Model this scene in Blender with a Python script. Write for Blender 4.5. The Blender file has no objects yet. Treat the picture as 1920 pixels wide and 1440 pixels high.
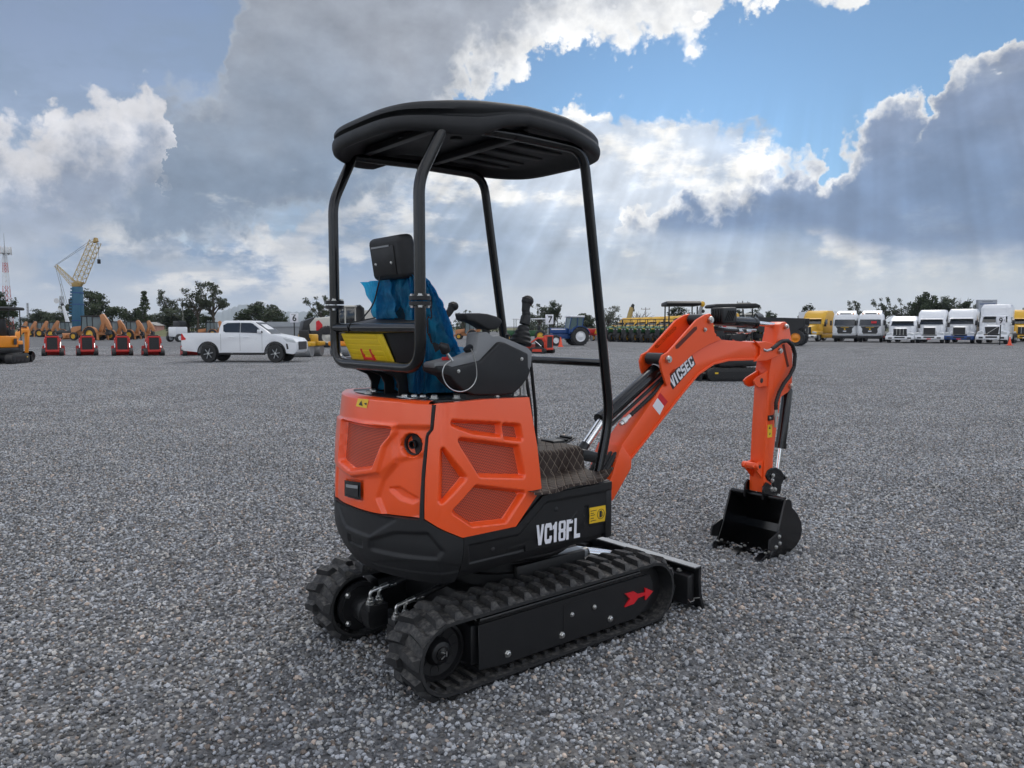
import bpy, bmesh, math, random
from mathutils import Vector, Matrix, noise
R = math.radians
sc = bpy.context.scene
col = sc.collection

# ---------------------------------------------------------------- camera
cam_d = bpy.data.cameras.new('camera'); cam = bpy.data.objects.new('camera', cam_d); col.objects.link(cam)
cam.location = (0, 0, 1.55); cam.rotation_euler = (R(90) - math.atan(108 / 1442), 0, 0)
cam_d.sensor_fit = 'HORIZONTAL'; cam_d.sensor_width = 36; cam_d.lens = 36 * 1442 / 1920
cam_d.clip_start = .05; cam_d.clip_end = 30000
sc.camera = cam

# ---------------------------------------------------------------- exposure and renderer
sc.view_settings.view_transform = 'Standard'; sc.view_settings.look = 'None'
sc.view_settings.exposure = 0.42; sc.view_settings.gamma = 1; sc.view_settings.use_curve_mapping = False
sc.render.engine = 'CYCLES'
sc.cycles.use_denoising = True
sc.cycles.max_bounces = 6; sc.cycles.diffuse_bounces = 3; sc.cycles.glossy_bounces = 3
sc.cycles.transparent_max_bounces = 10; sc.cycles.transmission_bounces = 4; sc.cycles.volume_bounces = 1
sc.cycles.caustics_reflective = False; sc.cycles.caustics_refractive = False
sc.cycles.sample_clamp_indirect = 4

SUN_AZ, SUN_EL = 24., 46.       # degrees right of the view axis, above the horizon; the sun stands behind cloud
sun_d = bpy.data.lights.new('sun', 'SUN'); sun = bpy.data.objects.new('sun', sun_d); col.objects.link(sun)
sun_d.energy = 1.0; sun_d.angle = R(28); sun_d.color = (1, .95, .87)
SUNV = Vector((math.sin(R(SUN_AZ)) * math.cos(R(SUN_EL)), math.cos(R(SUN_AZ)) * math.cos(R(SUN_EL)), math.sin(R(SUN_EL))))
sun.rotation_euler = SUNV.to_track_quat('Z', 'Y').to_euler()

# ---------------------------------------------------------------- node helper
class NT:
    def __init__(s, tree): s.t = tree; tree.nodes.clear()
    def n(s, typ, ins=None, **kw):
        nd = s.t.nodes.new(typ)
        for k, v in kw.items(): setattr(nd, k, v)
        for k, v in (ins or {}).items(): s.set(nd.inputs[k], v)
        return nd
    def set(s, sock, v):
        if isinstance(v, bpy.types.NodeSocket): s.t.links.new(v, sock)
        elif isinstance(v, (tuple, list)) and len(v) == 3 and sock.type == 'RGBA': sock.default_value = (*v, 1)
        else: sock.default_value = v
    def m(s, op, a, b=None, c=None, clamp=False):
        nd = s.t.nodes.new('ShaderNodeMath'); nd.operation = op; nd.use_clamp = clamp
        for i, v in enumerate((a, b, c)):
            if v is not None: s.set(nd.inputs[i], v)
        return nd.outputs[0]
    def vm(s, op, a, b=None, c=None, scale=None):
        nd = s.t.nodes.new('ShaderNodeVectorMath'); nd.operation = op
        for i, v in enumerate((a, b, c)):
            if v is not None: s.set(nd.inputs[i], v)
        if scale is not None: s.set(nd.inputs['Scale'], scale)
        return nd.outputs['Value'] if op in ('DOT_PRODUCT', 'LENGTH', 'DISTANCE') else nd.outputs[0]
    def mix(s, f, a, b):
        nd = s.t.nodes.new('ShaderNodeMix'); nd.data_type = 'RGBA'
        s.set(nd.inputs[0], f); s.set(nd.inputs[6], a); s.set(nd.inputs[7], b)
        return nd.outputs[2]
    def ss(s, v, lo, hi):                       # smoothstep lo..hi -> 0..1
        nd = s.t.nodes.new('ShaderNodeMapRange'); nd.interpolation_type = 'SMOOTHSTEP'
        s.set(nd.inputs[0], v); s.set(nd.inputs[1], lo); s.set(nd.inputs[2], hi)
        return nd.outputs[0]
    def noise(s, vec, scale, detail=4, rough=.5, lac=2., dist=0., out=0):
        nd = s.n('ShaderNodeTexNoise'); s.set(nd.inputs['Vector'], vec)
        for k, v in (('Scale', scale), ('Detail', detail), ('Roughness', rough), ('Lacunarity', lac), ('Distortion', dist)): s.set(nd.inputs[k], v)
        return nd.outputs[out]

# ---------------------------------------------------------------- world: daylight sky with broken cumulus
world = bpy.data.worlds.new('World'); sc.world = world; world.use_nodes = True
def build_sky():
    t = NT(world.node_tree)
    tc = t.n('ShaderNodeTexCoord').outputs['Generated']
    d = t.vm('NORMALIZE', tc)
    sep = t.n('ShaderNodeSeparateXYZ', {0: d}); x, y, z = sep.outputs
    az0 = t.m('MULTIPLY', t.m('ARCTAN2', x, y), 180 / math.pi)
    el0 = t.m('MULTIPLY', t.m('ARCSINE', z), 180 / math.pi)
    # billowing: large warp, then small cauliflower warp
    w1 = t.noise(d, 5.5, 4, .55, out=1); w2 = t.noise(d, 24, 6, .64, out=1)
    w1s = t.n('ShaderNodeSeparateXYZ', {0: w1}); w2s = t.n('ShaderNodeSeparateXYZ', {0: w2})
    v1 = t.n('ShaderNodeSeparateXYZ', {0: t.vm('ADD', t.vm('SCALE', t.vm('SUBTRACT', w1, (.5, .5, .5)), scale=5.5), t.vm('SCALE', t.vm('SUBTRACT', w2, (.5, .5, .5)), scale=3.4))})
    az = t.m('ADD', az0, v1.outputs[0]); el = t.m('ADD', el0, v1.outputs[2])
    vo = t.n('ShaderNodeTexVoronoi', {'Scale': 19., 'Detail': 2., 'Roughness': .6, 'Lacunarity': 2.4}, feature='F1')
    t.set(vo.inputs['Vector'], t.vm('ADD', d, t.vm('SCALE', t.vm('SUBTRACT', w2, (.5, .5, .5)), scale=.035)))
    puff = t.m('SUBTRACT', .55, vo.outputs['Distance'])           # + on puffs, - between
    n_soft = w1s.outputs[1]
    n_fine = w2s.outputs[1]
    wisp = t.noise(t.vm('MULTIPLY', d, (1, 1, 2.4)), 9, 7, .62)
    rel_d = t.vm('MULTIPLY', d, (1, 1, 1.5)); sv = (.014, .004, .022)
    relief = t.m('SUBTRACT', t.noise(rel_d, 7.5, 6, .58), t.noise(t.vm('ADD', rel_d, sv), 7.5, 6, .58))      # >0 on flanks turned to the sun
    def curve(src, pts, lo=-45., hi=45., vmax=60.):               # 1-D outline: azimuth -> elevation
        nd = t.n('ShaderNodeFloatCurve'); cm = nd.mapping; c = cm.curves[0]
        P = sorted(pts)
        q = [((a - lo) / (hi - lo), (e + 20) / (vmax + 20)) for a, e in P]
        c.points[0].location = (0, q[0][1]); c.points[1].location = (1, q[-1][1])
        for a, e in q: c.points.new(max(.001, min(.999, a)), e)
        for p in c.points: p.handle_type = 'VECTOR'
        cm.update()
        t.set(nd.inputs['Value'], t.m('MULTIPLY', t.m('SUBTRACT', src, lo), 1 / (hi - lo), clamp=True))
        return t.m('SUBTRACT', t.m('MULTIPLY', nd.outputs[0], vmax + 20), 20.)
    # ---- clear air
    sky = t.n('ShaderNodeTexSky', sky_type='NISHITA', sun_disc=False)
    sky.sun_elevation = R(SUN_EL); sky.sun_rotation = R(SUN_AZ); sky.altitude = 2200; sky.air_density = 1.0; sky.dust_density = .6; sky.ozone_density = 2.0
    blue = t.mix(1.0, (0, 0, 0), sky.outputs[0])
    left = t.ss(az0, -34., 6.)
    blue = t.vm('MULTIPLY', blue, t.mix(left, (1.16, .92, .77), (.57, .70, .70)))
    # all colours below are for Background strength .1
    def C(r, g, b, k=1.):                                         # display colour -> radiance
        f = lambda c: ((c / 255 + .055) / 1.055) ** 2.4 * 7.5 * k
        return (f(r), f(g), f(b))
    # angle to the sun: unseen cloud is boosted more on the side opposite it
    front = t.ss(t.vm('DOT_PRODUCT', d, tuple(SUNV)), -.5, .75)
    # ---- layer: pale hazy cumulus through the middle and low right
    top4 = curve(az, [(-33.20,9.11),(-25.85,9.11),(-15.29,8.67),(-12.29,11.69),(-7.73,14.18),(-2.32,16.23),(0.00,16.77),(1.94,17.00),(3.86,17.59),(6.17,16.78),(8.46,16.77),(10.72,16.05),(12.95,15.92),(16.58,15.40),(18.02,14.07),(20.14,12.75),(23.54,10.99),(33.20,9.11)])
    d4 = t.m('ADD', t.m('SUBTRACT', top4, el), t.m('MULTIPLY', puff, 2.6))
    a4 = t.ss(d4, 0., t.m('MULTIPLY_ADD', n_soft, 3.2, -.5))
    b4 = t.ss(t.m('ADD', t.m('MULTIPLY', t.m('MINIMUM', d4, 8.), .15), t.m('MULTIPLY', t.m('SUBTRACT', wisp, .5), 6.5)), -.05, 1.0)
    c4 = t.mix(b4, C(246, 243, 237), C(130, 157, 189))
    glow = t.m('MULTIPLY', t.ss(az0, -16., 8.), t.m('SUBTRACT', 1., t.ss(az0, 10., 24.)))
    glow = t.m('MULTIPLY', glow, t.m('MULTIPLY', t.ss(el0, 3., 9.), t.m('SUBTRACT', 1., t.ss(el0, 12., 19.))))
    c4 = t.mix(t.m('MULTIPLY', glow, .55), c4, C(244, 246, 247))
    lowmix = t.m('SUBTRACT', 1., t.ss(t.m('ADD', el0, t.m('MULTIPLY', t.m('SUBTRACT', n_soft, .5), 5.)), -.2, t.m('MULTIPLY_ADD', t.ss(az0, -10., 6.), 3.6, 4.8)))
    c4 = t.mix(lowmix, c4, t.mix(t.ss(az0, -30., 25.), C(214, 216, 216), C(226, 227, 219)))
    out = t.mix(a4, blue, c4)
    # ---- layer: long flat grey bars low over the horizon
    bar = t.noise(t.vm('MULTIPLY', d, (1.5, 1.5, 11.)), 3.1, 4, .55)
    ab = t.m('MULTIPLY', t.ss(bar, .50, .62), t.m('MULTIPLY', t.ss(el0, 1.2, 3.0), t.m('SUBTRACT', 1., t.ss(el0, 7.5, 11.))))
    out = t.mix(t.m('MULTIPLY', ab, t.m('MULTIPLY_ADD', t.ss(az0, -10., 6.), -.25, .6)), out, C(156, 175, 196))
    # ---- layer: blue-grey shelf under the great mass on the left
    sh = t.m('MULTIPLY', t.m('MULTIPLY', t.m('SUBTRACT', 1., t.ss(az0, -15., -1.)), t.ss(t.m('ADD', el0, t.m('MULTIPLY', t.m('SUBTRACT', bar, .5), 8.)), 3.0, 5.2)), t.m('SUBTRACT', 1., t.m('MULTIPLY', t.ss(t.m('ADD', wisp, t.m('MULTIPLY', n_soft, .5)), .66, .84), .9)))
    out = t.mix(t.m('MULTIPLY', sh, .52), out, C(134, 154, 180))
    # ---- layer: dark backlit cloud on the right with bright rim
    top5 = curve(az, [(-2.38,0.00),(3.92,6.69),(6.63,7.99),(9.69,9.52),(13.04,10.87),(16.30,11.84),(17.70,12.97),(19.42,13.76),(21.14,13.21),(21.93,11.45),(22.81,13.33),(24.08,14.25),(25.32,15.24),(26.53,16.24),(27.74,16.38),(28.55,14.98),(28.80,16.17),(29.46,17.86),(30.57,18.55),(31.82,18.83),(32.76,18.98)])
    bot5 = curve(az, [(-2.38,0.00),(3.92,6.46),(8.58,6.02),(16.80,5.61),(22.37,5.56),(25.03,4.82),(28.81,3.99),(33.43,3.67)])
    up5 = t.m('SUBTRACT', top5, el)
    d5 = t.m('ADD', up5, t.m('MULTIPLY', puff, 2.2))
    lo5 = t.m('MULTIPLY', t.m('ADD', t.m('SUBTRACT', el0, bot5), t.m('MULTIPLY', t.m('SUBTRACT', n_soft, .5), 3.)), .55)
    a5 = t.m('MULTIPLY', t.ss(d5, 0., t.m('MULTIPLY_ADD', n_soft, 2.6, -.55)), t.ss(lo5, -.2, 1.))
    rim5 = t.ss(t.m('ADD', d5, t.m('MULTIPLY', t.m('SUBTRACT', n_fine, .5), 2.2)), .0, 2.3)
    body5 = t.mix(t.ss(t.m('ADD', el0, t.m('MULTIPLY', t.m('SUBTRACT', n_soft, .5), 14.)), 6., 20.), C(106, 131, 165), C(144, 158, 184))
    body5 = t.mix(t.m('MULTIPLY', t.ss(wisp, .5, .75), .35), body5, C(178, 189, 204))
    c5 = t.mix(rim5, C(250, 249, 246), body5)
    out = t.mix(a5, out, c5)
    # ---- layer: scraps of white over the blue gap
    frag = t.m('MULTIPLY', t.ss(t.m('ADD', wisp, t.m('MULTIPLY', puff, .18)), .64, .74), t.m('SUBTRACT', 1., a4))
    out = t.mix(t.m('MULTIPLY', frag, t.ss(az0, -12., -2.)), out, C(244, 245, 247))
    # ---- layer: great grey mass, upper left to top centre, bright broken fringe on its right end
    top2 = curve(az, [(-33.20,9.11),(-30.10,9.09),(-27.54,9.65),(-26.19,12.73),(-25.35,14.43),(-24.33,16.46),(-23.01,17.19),(-20.84,17.89),(-19.96,18.87),(-19.73,21.06)] + [(-14.5, 40.), (45., 40.)])
    bot2 = curve(az, [(-33.51,1.71),(-30.05,2.79),(-27.87,4.57),(-25.70,3.96),(-23.10,3.50),(-20.35,4.85),(-17.55,4.19),(-15.00,4.99),(-12.38,5.99),(-9.33,7.56),(-6.61,10.41),(-4.65,15.50),(-3.10,16.29),(-0.77,16.52),(1.16,17.45),(3.86,17.86),(7.31,17.49),(11.45,17.10),(13.28,17.68),(14.53,18.81),(16.48,19.67),(19.25,20.01),(21.97,18.88),(24.55,19.09),(27.06,18.54),(28.19,20.12),(32.68,20.65)])
    e2 = t.m('MINIMUM', t.m('SUBTRACT', top2, el), t.m('MULTIPLY', t.m('SUBTRACT', el, bot2), 1.0))
    d2 = t.m('ADD', e2, t.m('MULTIPLY', puff, 2.4))
    softL = t.m('ADD', t.m('MULTIPLY_ADD', n_soft, 3.0, -.6), t.m('MULTIPLY', t.m('SUBTRACT', 1., t.ss(az0, -12., -4.)), 1.8))
    a2 = t.ss(d2, 0., softL)
    edge2 = t.m('SUBTRACT', 1., t.ss(t.m('ADD', d2, t.m('MULTIPLY', t.m('SUBTRACT', n_fine, .5), 4.)), .2, t.m('MULTIPLY_ADD', t.ss(az0, -3., 5.), 3., 3.2)))
    fringe = t.m('MULTIPLY', edge2, t.m('ADD', .28, t.m('MULTIPLY', t.ss(az0, -10., 2.), .72)))
    fringe = t.m('MAXIMUM', fringe, t.m('MULTIPLY', t.ss(az0, 3., 11.), t.ss(t.m('ADD', n_fine, t.m('MULTIPLY', puff, .25)), .42, .62)))
    body2 = t.mix(t.ss(t.m('ADD', el0, t.m('MULTIPLY', t.m('SUBTRACT', n_soft, .5), 16.)), 8., 21.), C(128, 146, 168), C(160, 167, 179))
    body2 = t.mix(t.m('MULTIPLY', t.ss(n_soft, .5, .8), .45), body2, C(186, 192, 202))
    body2 = t.mix(t.m('MULTIPLY', t.ss(t.m('ADD', wisp, t.m('MULTIPLY', puff, .12)), .54, .68), t.m('MULTIPLY', t.m('SUBTRACT', 1., t.ss(el0, 8., 15.)), .7)), body2, C(196, 203, 210))
    c2 = t.mix(fringe, body2, C(243, 243, 242))
    out = t.mix(a2, out, c2)
    # ---- layer: sunlit cumulus at the left edge
    top1 = curve(az, [(-32.99,13.88),(-32.43,14.27),(-31.78,13.31),(-31.39,12.68),(-30.52,13.11),(-29.46,14.24),(-28.37,15.62),(-27.15,16.16),(-26.07,16.18),(-24.94,17.07),(-24.16,15.85),(-23.69,14.29),(-23.50,9.97),(-23.54,0.00)] + [(45., -20.)])
    d1 = t.m('ADD', t.m('SUBTRACT', top1, el), t.m('MULTIPLY', puff, 2.4))
    a1 = t.m('MULTIPLY', t.ss(d1, 0., t.m('MULTIPLY_ADD', n_soft, 4., -.8)), t.ss(t.m('ADD', t.m('SUBTRACT', el0, t.m('MULTIPLY', t.m('ADD', az0, 34.), .9)), t.m('MULTIPLY', t.m('SUBTRACT', n_fine, .5), 9.)), -1., 4.))
    b1 = t.ss(t.m('ADD', t.m('MULTIPLY', d1, .26), t.m('MULTIPLY', t.m('SUBTRACT', n_fine, .5), 3.)), .2, 1.8)
    c1 = t.mix(b1, C(224, 224, 228), C(150, 163, 184))
    c1 = t.mix(t.m('SUBTRACT', 1., t.ss(el0, 2., 8.)), c1, C(190, 198, 208))
    out = t.mix(a1, out, c1)
    # ---- the rest of the sky: unseen broken cloud, boosted behind and overhead to brighten machine and ground
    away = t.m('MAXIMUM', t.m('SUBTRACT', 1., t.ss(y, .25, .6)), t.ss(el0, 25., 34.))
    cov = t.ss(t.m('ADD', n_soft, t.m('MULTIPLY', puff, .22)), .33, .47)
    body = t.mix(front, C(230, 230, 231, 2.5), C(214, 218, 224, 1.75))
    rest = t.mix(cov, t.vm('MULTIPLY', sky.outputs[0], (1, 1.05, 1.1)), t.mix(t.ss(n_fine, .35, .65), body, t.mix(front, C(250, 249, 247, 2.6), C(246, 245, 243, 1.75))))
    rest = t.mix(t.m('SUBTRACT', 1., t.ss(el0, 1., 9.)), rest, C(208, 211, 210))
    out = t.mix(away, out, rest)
    # ---- crepuscular shafts fanning out below the hidden sun
    ux = t.m('SUBTRACT', az0, SUN_AZ); uy = t.m('SUBTRACT', SUN_EL, el0)
    ang = t.m('DIVIDE', ux, uy)
    ray = t.n('ShaderNodeTexNoise', {'Scale': 22., 'Detail': 2., 'Roughness': .5}, noise_dimensions='1D'); t.set(ray.inputs['W'], ang)
    rk = t.m('MULTIPLY', t.m('MULTIPLY', t.ss(el0, 1., 5.), t.m('SUBTRACT', 1., t.ss(el0, 10., 17.))), t.ss(y, .3, .6))
    rk = t.m('MULTIPLY', rk, t.ss(az0, -14., -4.))
    k = t.m('ADD', 1., t.m('MULTIPLY', t.m('MULTIPLY', t.m('SUBTRACT', ray.outputs[0], .5), rk), .66))
    out = t.vm('SCALE', out, scale=k)
    cloudy = t.m('MAXIMUM', t.m('MAXIMUM', a4, a2), t.m('MAXIMUM', a5, a1))
    out = t.vm('SCALE', out, scale=t.m('ADD', 1., t.m('MULTIPLY', t.m('MULTIPLY', relief, cloudy), t.m('MULTIPLY', t.ss(el0, 1., 6.), 1.25))))
    gx = t.m('MULTIPLY', t.m('SUBTRACT', az0, 11.), .075); gy = t.m('MULTIPLY', t.m('SUBTRACT', el0, 14.), .11)
    gl = t.m('EXPONENT', t.m('MULTIPLY', t.m('ADD', t.m('MULTIPLY', gx, gx), t.m('MULTIPLY', gy, gy)), -1.))
    out = t.vm('SCALE', out, scale=t.m('MULTIPLY_ADD', gl, .32, .97))
    out = t.mix(t.ss(el0, -.4, -2.), out, C(120, 122, 126))
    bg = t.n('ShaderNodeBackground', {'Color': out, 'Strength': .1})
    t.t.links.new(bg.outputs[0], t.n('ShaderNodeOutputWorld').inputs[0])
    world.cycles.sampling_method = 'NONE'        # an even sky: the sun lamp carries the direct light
build_sky()

# ---------------------------------------------------------------- mesh helper
class B:
    def __init__(s): s.v = []; s.f = []
    def add(s, v, f):
        o = len(s.v); s.v += [tuple(p) for p in v]; s.f += [tuple(i + o for i in q) for q in f]; return s
    def bx(s, x0, x1, y0, y1, z0, z1):
        v = [(x, y, z) for z in (z0, z1) for y in (y0, y1) for x in (x0, x1)]
        return s.add(v, [(0, 2, 3, 1), (4, 5, 7, 6), (0, 1, 5, 4), (2, 6, 7, 3), (0, 4, 6, 2), (1, 3, 7, 5)])
    def box(s, c, d, rot=None):
        m = Matrix.Rotation(rot[1], 3, rot[0]) if rot else Matrix.Identity(3); c = Vector(c)
        v = [c + m @ Vector((x * d[0] / 2, y * d[1] / 2, z * d[2] / 2)) for z in (-1, 1) for y in (-1, 1) for x in (-1, 1)]
        return s.add(v, [(0, 2, 3, 1), (4, 5, 7, 6), (0, 1, 5, 4), (2, 6, 7, 3), (0, 4, 6, 2), (1, 3, 7, 5)])
    def prism(s, pts, a, b, ax='y'):
        k = 'xyz'.index(ax)
        def P(p, h): q = list(p); q.insert(k, h); return q
        n = len(pts)
        s.add([P(p, a) for p in pts] + [P(p, b) for p in pts],
              [tuple(range(n)), tuple(range(2 * n - 1, n - 1, -1))] + [(i, (i + 1) % n, n + (i + 1) % n, n + i) for i in range(n)])
        return s
    def loft(s, rings, closed=True, caps=True):
        n = len(rings[0]); f = []
        for j in range(len(rings) - 1):
            for i in range(n if closed else n - 1):
                k = (i + 1) % n; f.append((j * n + i, j * n + k, (j + 1) * n + k, (j + 1) * n + i))
        if caps and closed: f += [tuple(range(n - 1, -1, -1)), tuple((len(rings) - 1) * n + i for i in range(n))]
        return s.add([p for r in rings for p in r], f)
    def tube(s, path, r, n=10, closed=False, caps=True):
        P = [Vector(p) for p in path]; m = len(P); rr = r if isinstance(r, (list, tuple)) else [r] * m
        T = []
        for i in range(m):
            a = P[(i - 1) % m] if closed or i > 0 else P[i]; b = P[(i + 1) % m] if closed or i < m - 1 else P[i]
            T.append((b - a).normalized())
        u = T[0].orthogonal().normalized(); rings = []
        for i in range(m):
            u = (u - T[i] * u.dot(T[i])).normalized(); w = T[i].cross(u)
            rings.append([P[i] + (u * math.cos(2 * math.pi * k / n) + w * math.sin(2 * math.pi * k / n)) * rr[i] for k in range(n)])
        if closed: rings.append(rings[0]); caps = False
        return s.loft(rings, True, caps)
    def cyl(s, p0, p1, r, r1=None, n=16): return s.tube([p0, p1], [r, r if r1 is None else r1], n)
    def lathe(s, c, axis, prof, n=20, caps=True):              # prof: (distance along axis, radius)
        a = Vector(axis).normalized(); c = Vector(c); u = a.orthogonal().normalized(); w = a.cross(u)
        return s.loft([[c + a * h + (u * math.cos(2 * math.pi * k / n) + w * math.sin(2 * math.pi * k / n)) * max(r, 1e-4) for k in range(n)] for h, r in prof], True, caps)
    def ball(s, c, r, n=12, m=8, sc=(1, 1, 1)):
        c = Vector(c)
        return s.loft([[c + Vector((math.sin(math.pi * j / m) * math.cos(2 * math.pi * k / n) * r * sc[0], math.sin(math.pi * j / m) * math.sin(2 * math.pi * k / n) * r * sc[1], -math.cos(math.pi * j / m) * r * sc[2])) for k in range(n)] for j in range(m + 1)], True, False)
    def mesh(s, name, bevel=0, seg=2, ang=38, smooth=True, weld=False):
        me = bpy.data.meshes.new(name); bm = bmesh.new(); vs = [bm.verts.new(p) for p in s.v]
        for f in s.f:
            try: bm.faces.new([vs[i] for i in f])
            except ValueError: pass
        if weld: bmesh.ops.remove_doubles(bm, verts=bm.verts, dist=1e-4)
        bmesh.ops.recalc_face_normals(bm, faces=bm.faces)
        if bevel:
            es = [e for e in bm.edges if len(e.link_faces) == 2 and e.calc_face_angle(0) > R(30)]
            bmesh.ops.bevel(bm, geom=es, offset=bevel, segments=seg, profile=.5, affect='EDGES', clamp_overlap=True)
        bm.to_mesh(me); bm.free()
        if smooth:
            me.polygons.foreach_set('use_smooth', [True] * len(me.polygons)); me.set_sharp_from_angle(angle=R(ang))
        return me
    def obj(s, name, m, parent=None, **kw):
        return link(name, s.mesh(name, **kw), m, parent)
def link(name, me, m, parent=None, loc=None, rz=None):
    o = bpy.data.objects.new(name, me); col.objects.link(o)
    if m is not None and not me.materials: me.materials.append(m)
    if parent: o.parent = parent
    if loc: o.location = loc
    if rz: o.rotation_euler = (0, 0, rz)
    return o
def tag(o, label, cat, group=None):
    o['label'] = label; o['category'] = cat
    if group: o['group'] = group
    return o
def thing(name, label, cat, loc=(0, 0, 0), rz=0, group=None, scale=1.):
    o = bpy.data.objects.new(name, None); col.objects.link(o); o.empty_display_size = .2
    o.location = loc; o.rotation_euler = (0, 0, rz); o.scale = (scale,) * 3
    return tag(o, label, cat, group)
def copytree(o, parent=None):
    c = o.copy(); col.objects.link(c); c.parent = parent
    for ch in list(o.children): copytree(ch, c)
    return c
def again(proto, label, loc, rz=0, scale=None):
    c = copytree(proto); c.location = loc; c.rotation_euler = (0, 0, rz); c['label'] = label
    if scale: c.scale = (scale,) * 3
    return c
def arc(c, r, a0, a1, n=8): return [(c[0] + r * math.cos(R(a0 + (a1 - a0) * i / n)), c[1] + r * math.sin(R(a0 + (a1 - a0) * i / n))) for i in range(n + 1)]
def rbend(path, rad, n=5):                           # round the corners of a polyline
    P = [Vector(p) for p in path]; out = [P[0]]
    for i in range(1, len(P) - 1):
        a = (P[i - 1] - P[i]); b = (P[i + 1] - P[i]); r = min(rad, a.length * .45, b.length * .45)
        p0 = P[i] + a.normalized() * r; p2 = P[i] + b.normalized() * r
        for k in range(n + 1):
            t = k / n; out.append(p0 * (1 - t) ** 2 + P[i] * 2 * t * (1 - t) + p2 * t * t)
    out.append(P[-1]); return out
def text_mesh(body, size, depth=.001, shear=0., xs=1., bold=0., spacing=1.):
    cu = bpy.data.curves.new('text', 'FONT'); cu.body = body; cu.size = size; cu.extrude = depth; cu.shear = shear
    cu.offset = bold; cu.align_x = 'CENTER'; cu.align_y = 'CENTER'; cu.space_character = spacing
    o = bpy.data.objects.new('text', cu); col.objects.link(o)
    dg = bpy.context.evaluated_depsgraph_get(); me = bpy.data.meshes.new_from_object(o.evaluated_get(dg))
    bpy.data.objects.remove(o); bpy.data.curves.remove(cu)
    for v in me.vertices: v.co.x *= xs
    me.materials.clear(); return me
def place_text(name, body, m, parent, origin, xdir, ydir, size, **kw):
    me = text_mesh(body, size, **kw); X = Vector(xdir).normalized(); Y = Vector(ydir); Y = (Y - X * Y.dot(X)).normalized(); Z = X.cross(Y)
    O = Vector(origin)
    for v in me.vertices: v.co = O + X * v.co.x + Y * v.co.y + Z * v.co.z
    return link(name, me, m, parent)

# ---------------------------------------------------------------- materials
MATS = {}
def mat(name, c, rough=.5, metal=0., coat=0., var=.12, vscale=9., bump=0., bscale=160., spec=.5, dust=0.):
    m = bpy.data.materials.new(name); m.use_nodes = True; t = NT(m.node_tree); MATS[name] = m
    tc = t.n('ShaderNodeTexCoord').outputs['Object']
    nz = t.noise(tc, vscale, 5, .6)
    f = t.m('MULTIPLY_ADD', nz, var * 2, 1 - var)
    colr = t.vm('SCALE', tuple(c), scale=f)
    if dust:
        geo = t.n('ShaderNodeNewGeometry'); up = t.n('ShaderNodeSeparateXYZ', {0: geo.outputs['Normal']}).outputs[2]
        dn = t.noise(tc, vscale * 3.1, 6, .65)
        k = t.m('MULTIPLY', t.m('MULTIPLY', t.ss(up, -.2, .9), t.ss(dn, .38, .72)), dust)
        colr = t.mix(k, colr, (.30, .28, .25))
    p = t.n('ShaderNodeBsdfPrincipled', {'Base Color': colr, 'Metallic': metal, 'Coat Weight': coat, 'Coat Roughness': .12, 'Specular IOR Level': spec})
    t.set(p.inputs['Roughness'], t.m('MULTIPLY_ADD', t.noise(tc, vscale * 2.3, 4, .6), .16, rough - .08, clamp=True))
    if bump:
        b = t.n('ShaderNodeBump', {'Strength': bump, 'Distance': .004, 'Height': t.noise(tc, bscale, 3, .6)})
        t.set(p.inputs['Normal'], b.outputs[0])
    t.t.links.new(p.outputs[0], t.n('ShaderNodeOutputMaterial').inputs[0]); return m
ORANGE = mat('orange_paint', (.90, .092, .011), .32, coat=.55, var=.05, vscale=2.5, bump=.05, bscale=90)
ORANGE2 = mat('orange_steel_paint', (.88, .09, .011), .40, coat=.12, var=.05, vscale=3, bump=.05, bscale=60)
BLACKP = mat('black_grained_plastic', (.0095, .0100, .0112), .58, var=.2, bump=.3, bscale=420)
BLACKS = mat('black_gloss_paint', (.0045, .0045, .005), .20, coat=.0, var=.1)
BLACKM = mat('black_satin_paint', (.0065, .0066, .0075), .46, var=.2, bump=.08, bscale=120)
RUBBER = mat('track_rubber', (.013, .013, .0138), .70, var=.35, vscale=14, bump=.3, bscale=220, dust=.3)
HOSE = mat('hose_rubber', (.007, .007, .0075), .55, var=.2)
STEEL = mat('zinc_steel', (.62, .62, .60), .32, metal=1., var=.15, vscale=40)
CHROME = mat('chrome_rod', (.8, .8, .8), .16, metal=1., var=.05)
GREYP = mat('grey_console_plastic', (.20, .205, .21), .55, var=.06, bump=.2, bscale=400)
YELLOWP = mat('yellow_plastic', (.74, .52, .012), .45, var=.08)
REDP = mat('red_plastic', (.62, .02, .02), .45, var=.1)
DECAL_Y = mat('decal_yellow', (.80, .50, .02), .4, var=.05)
DECAL_W = mat('decal_white', (.78, .78, .82), .4, var=.04)
DECAL_K = mat('decal_black', (.015, .015, .017), .45, var=.1)
DECAL_R = mat('decal_red', (.60, .012, .02), .4, var=.05)
WHITE = mat('white_vehicle_paint', (.74, .75, .77), .3, coat=.4, var=.04, vscale=1.5)
GLASS = mat('dark_window_glass', (.012, .015, .018), .08, var=.1, spec=.8)
TYRE = mat('tyre_rubber', (.020, .020, .021), .75, var=.3, dust=.25)
RED = mat('red_machine_paint', (.50, .022, .016), .42, var=.12, vscale=3)
AMBER = mat('amber_machine_paint', (.78, .26, .012), .42, var=.08, vscale=2)
TAN = mat('faded_orange_paint', (.46, .19, .07), .5, var=.14, vscale=2)
YELLOW = mat('yellow_machine_paint', (.66, .37, .018), .42, var=.12, vscale=1.2)
BLUE = mat('blue_machine_paint', (.012, .055, .20), .42, var=.12, vscale=2)
GREEN = mat('green_machine_paint', (.012, .085, .02), .42, var=.12, vscale=2)
TEAL = mat('crane_blue_paint', (.018, .10, .17), .5, var=.25, vscale=.6)
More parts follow.
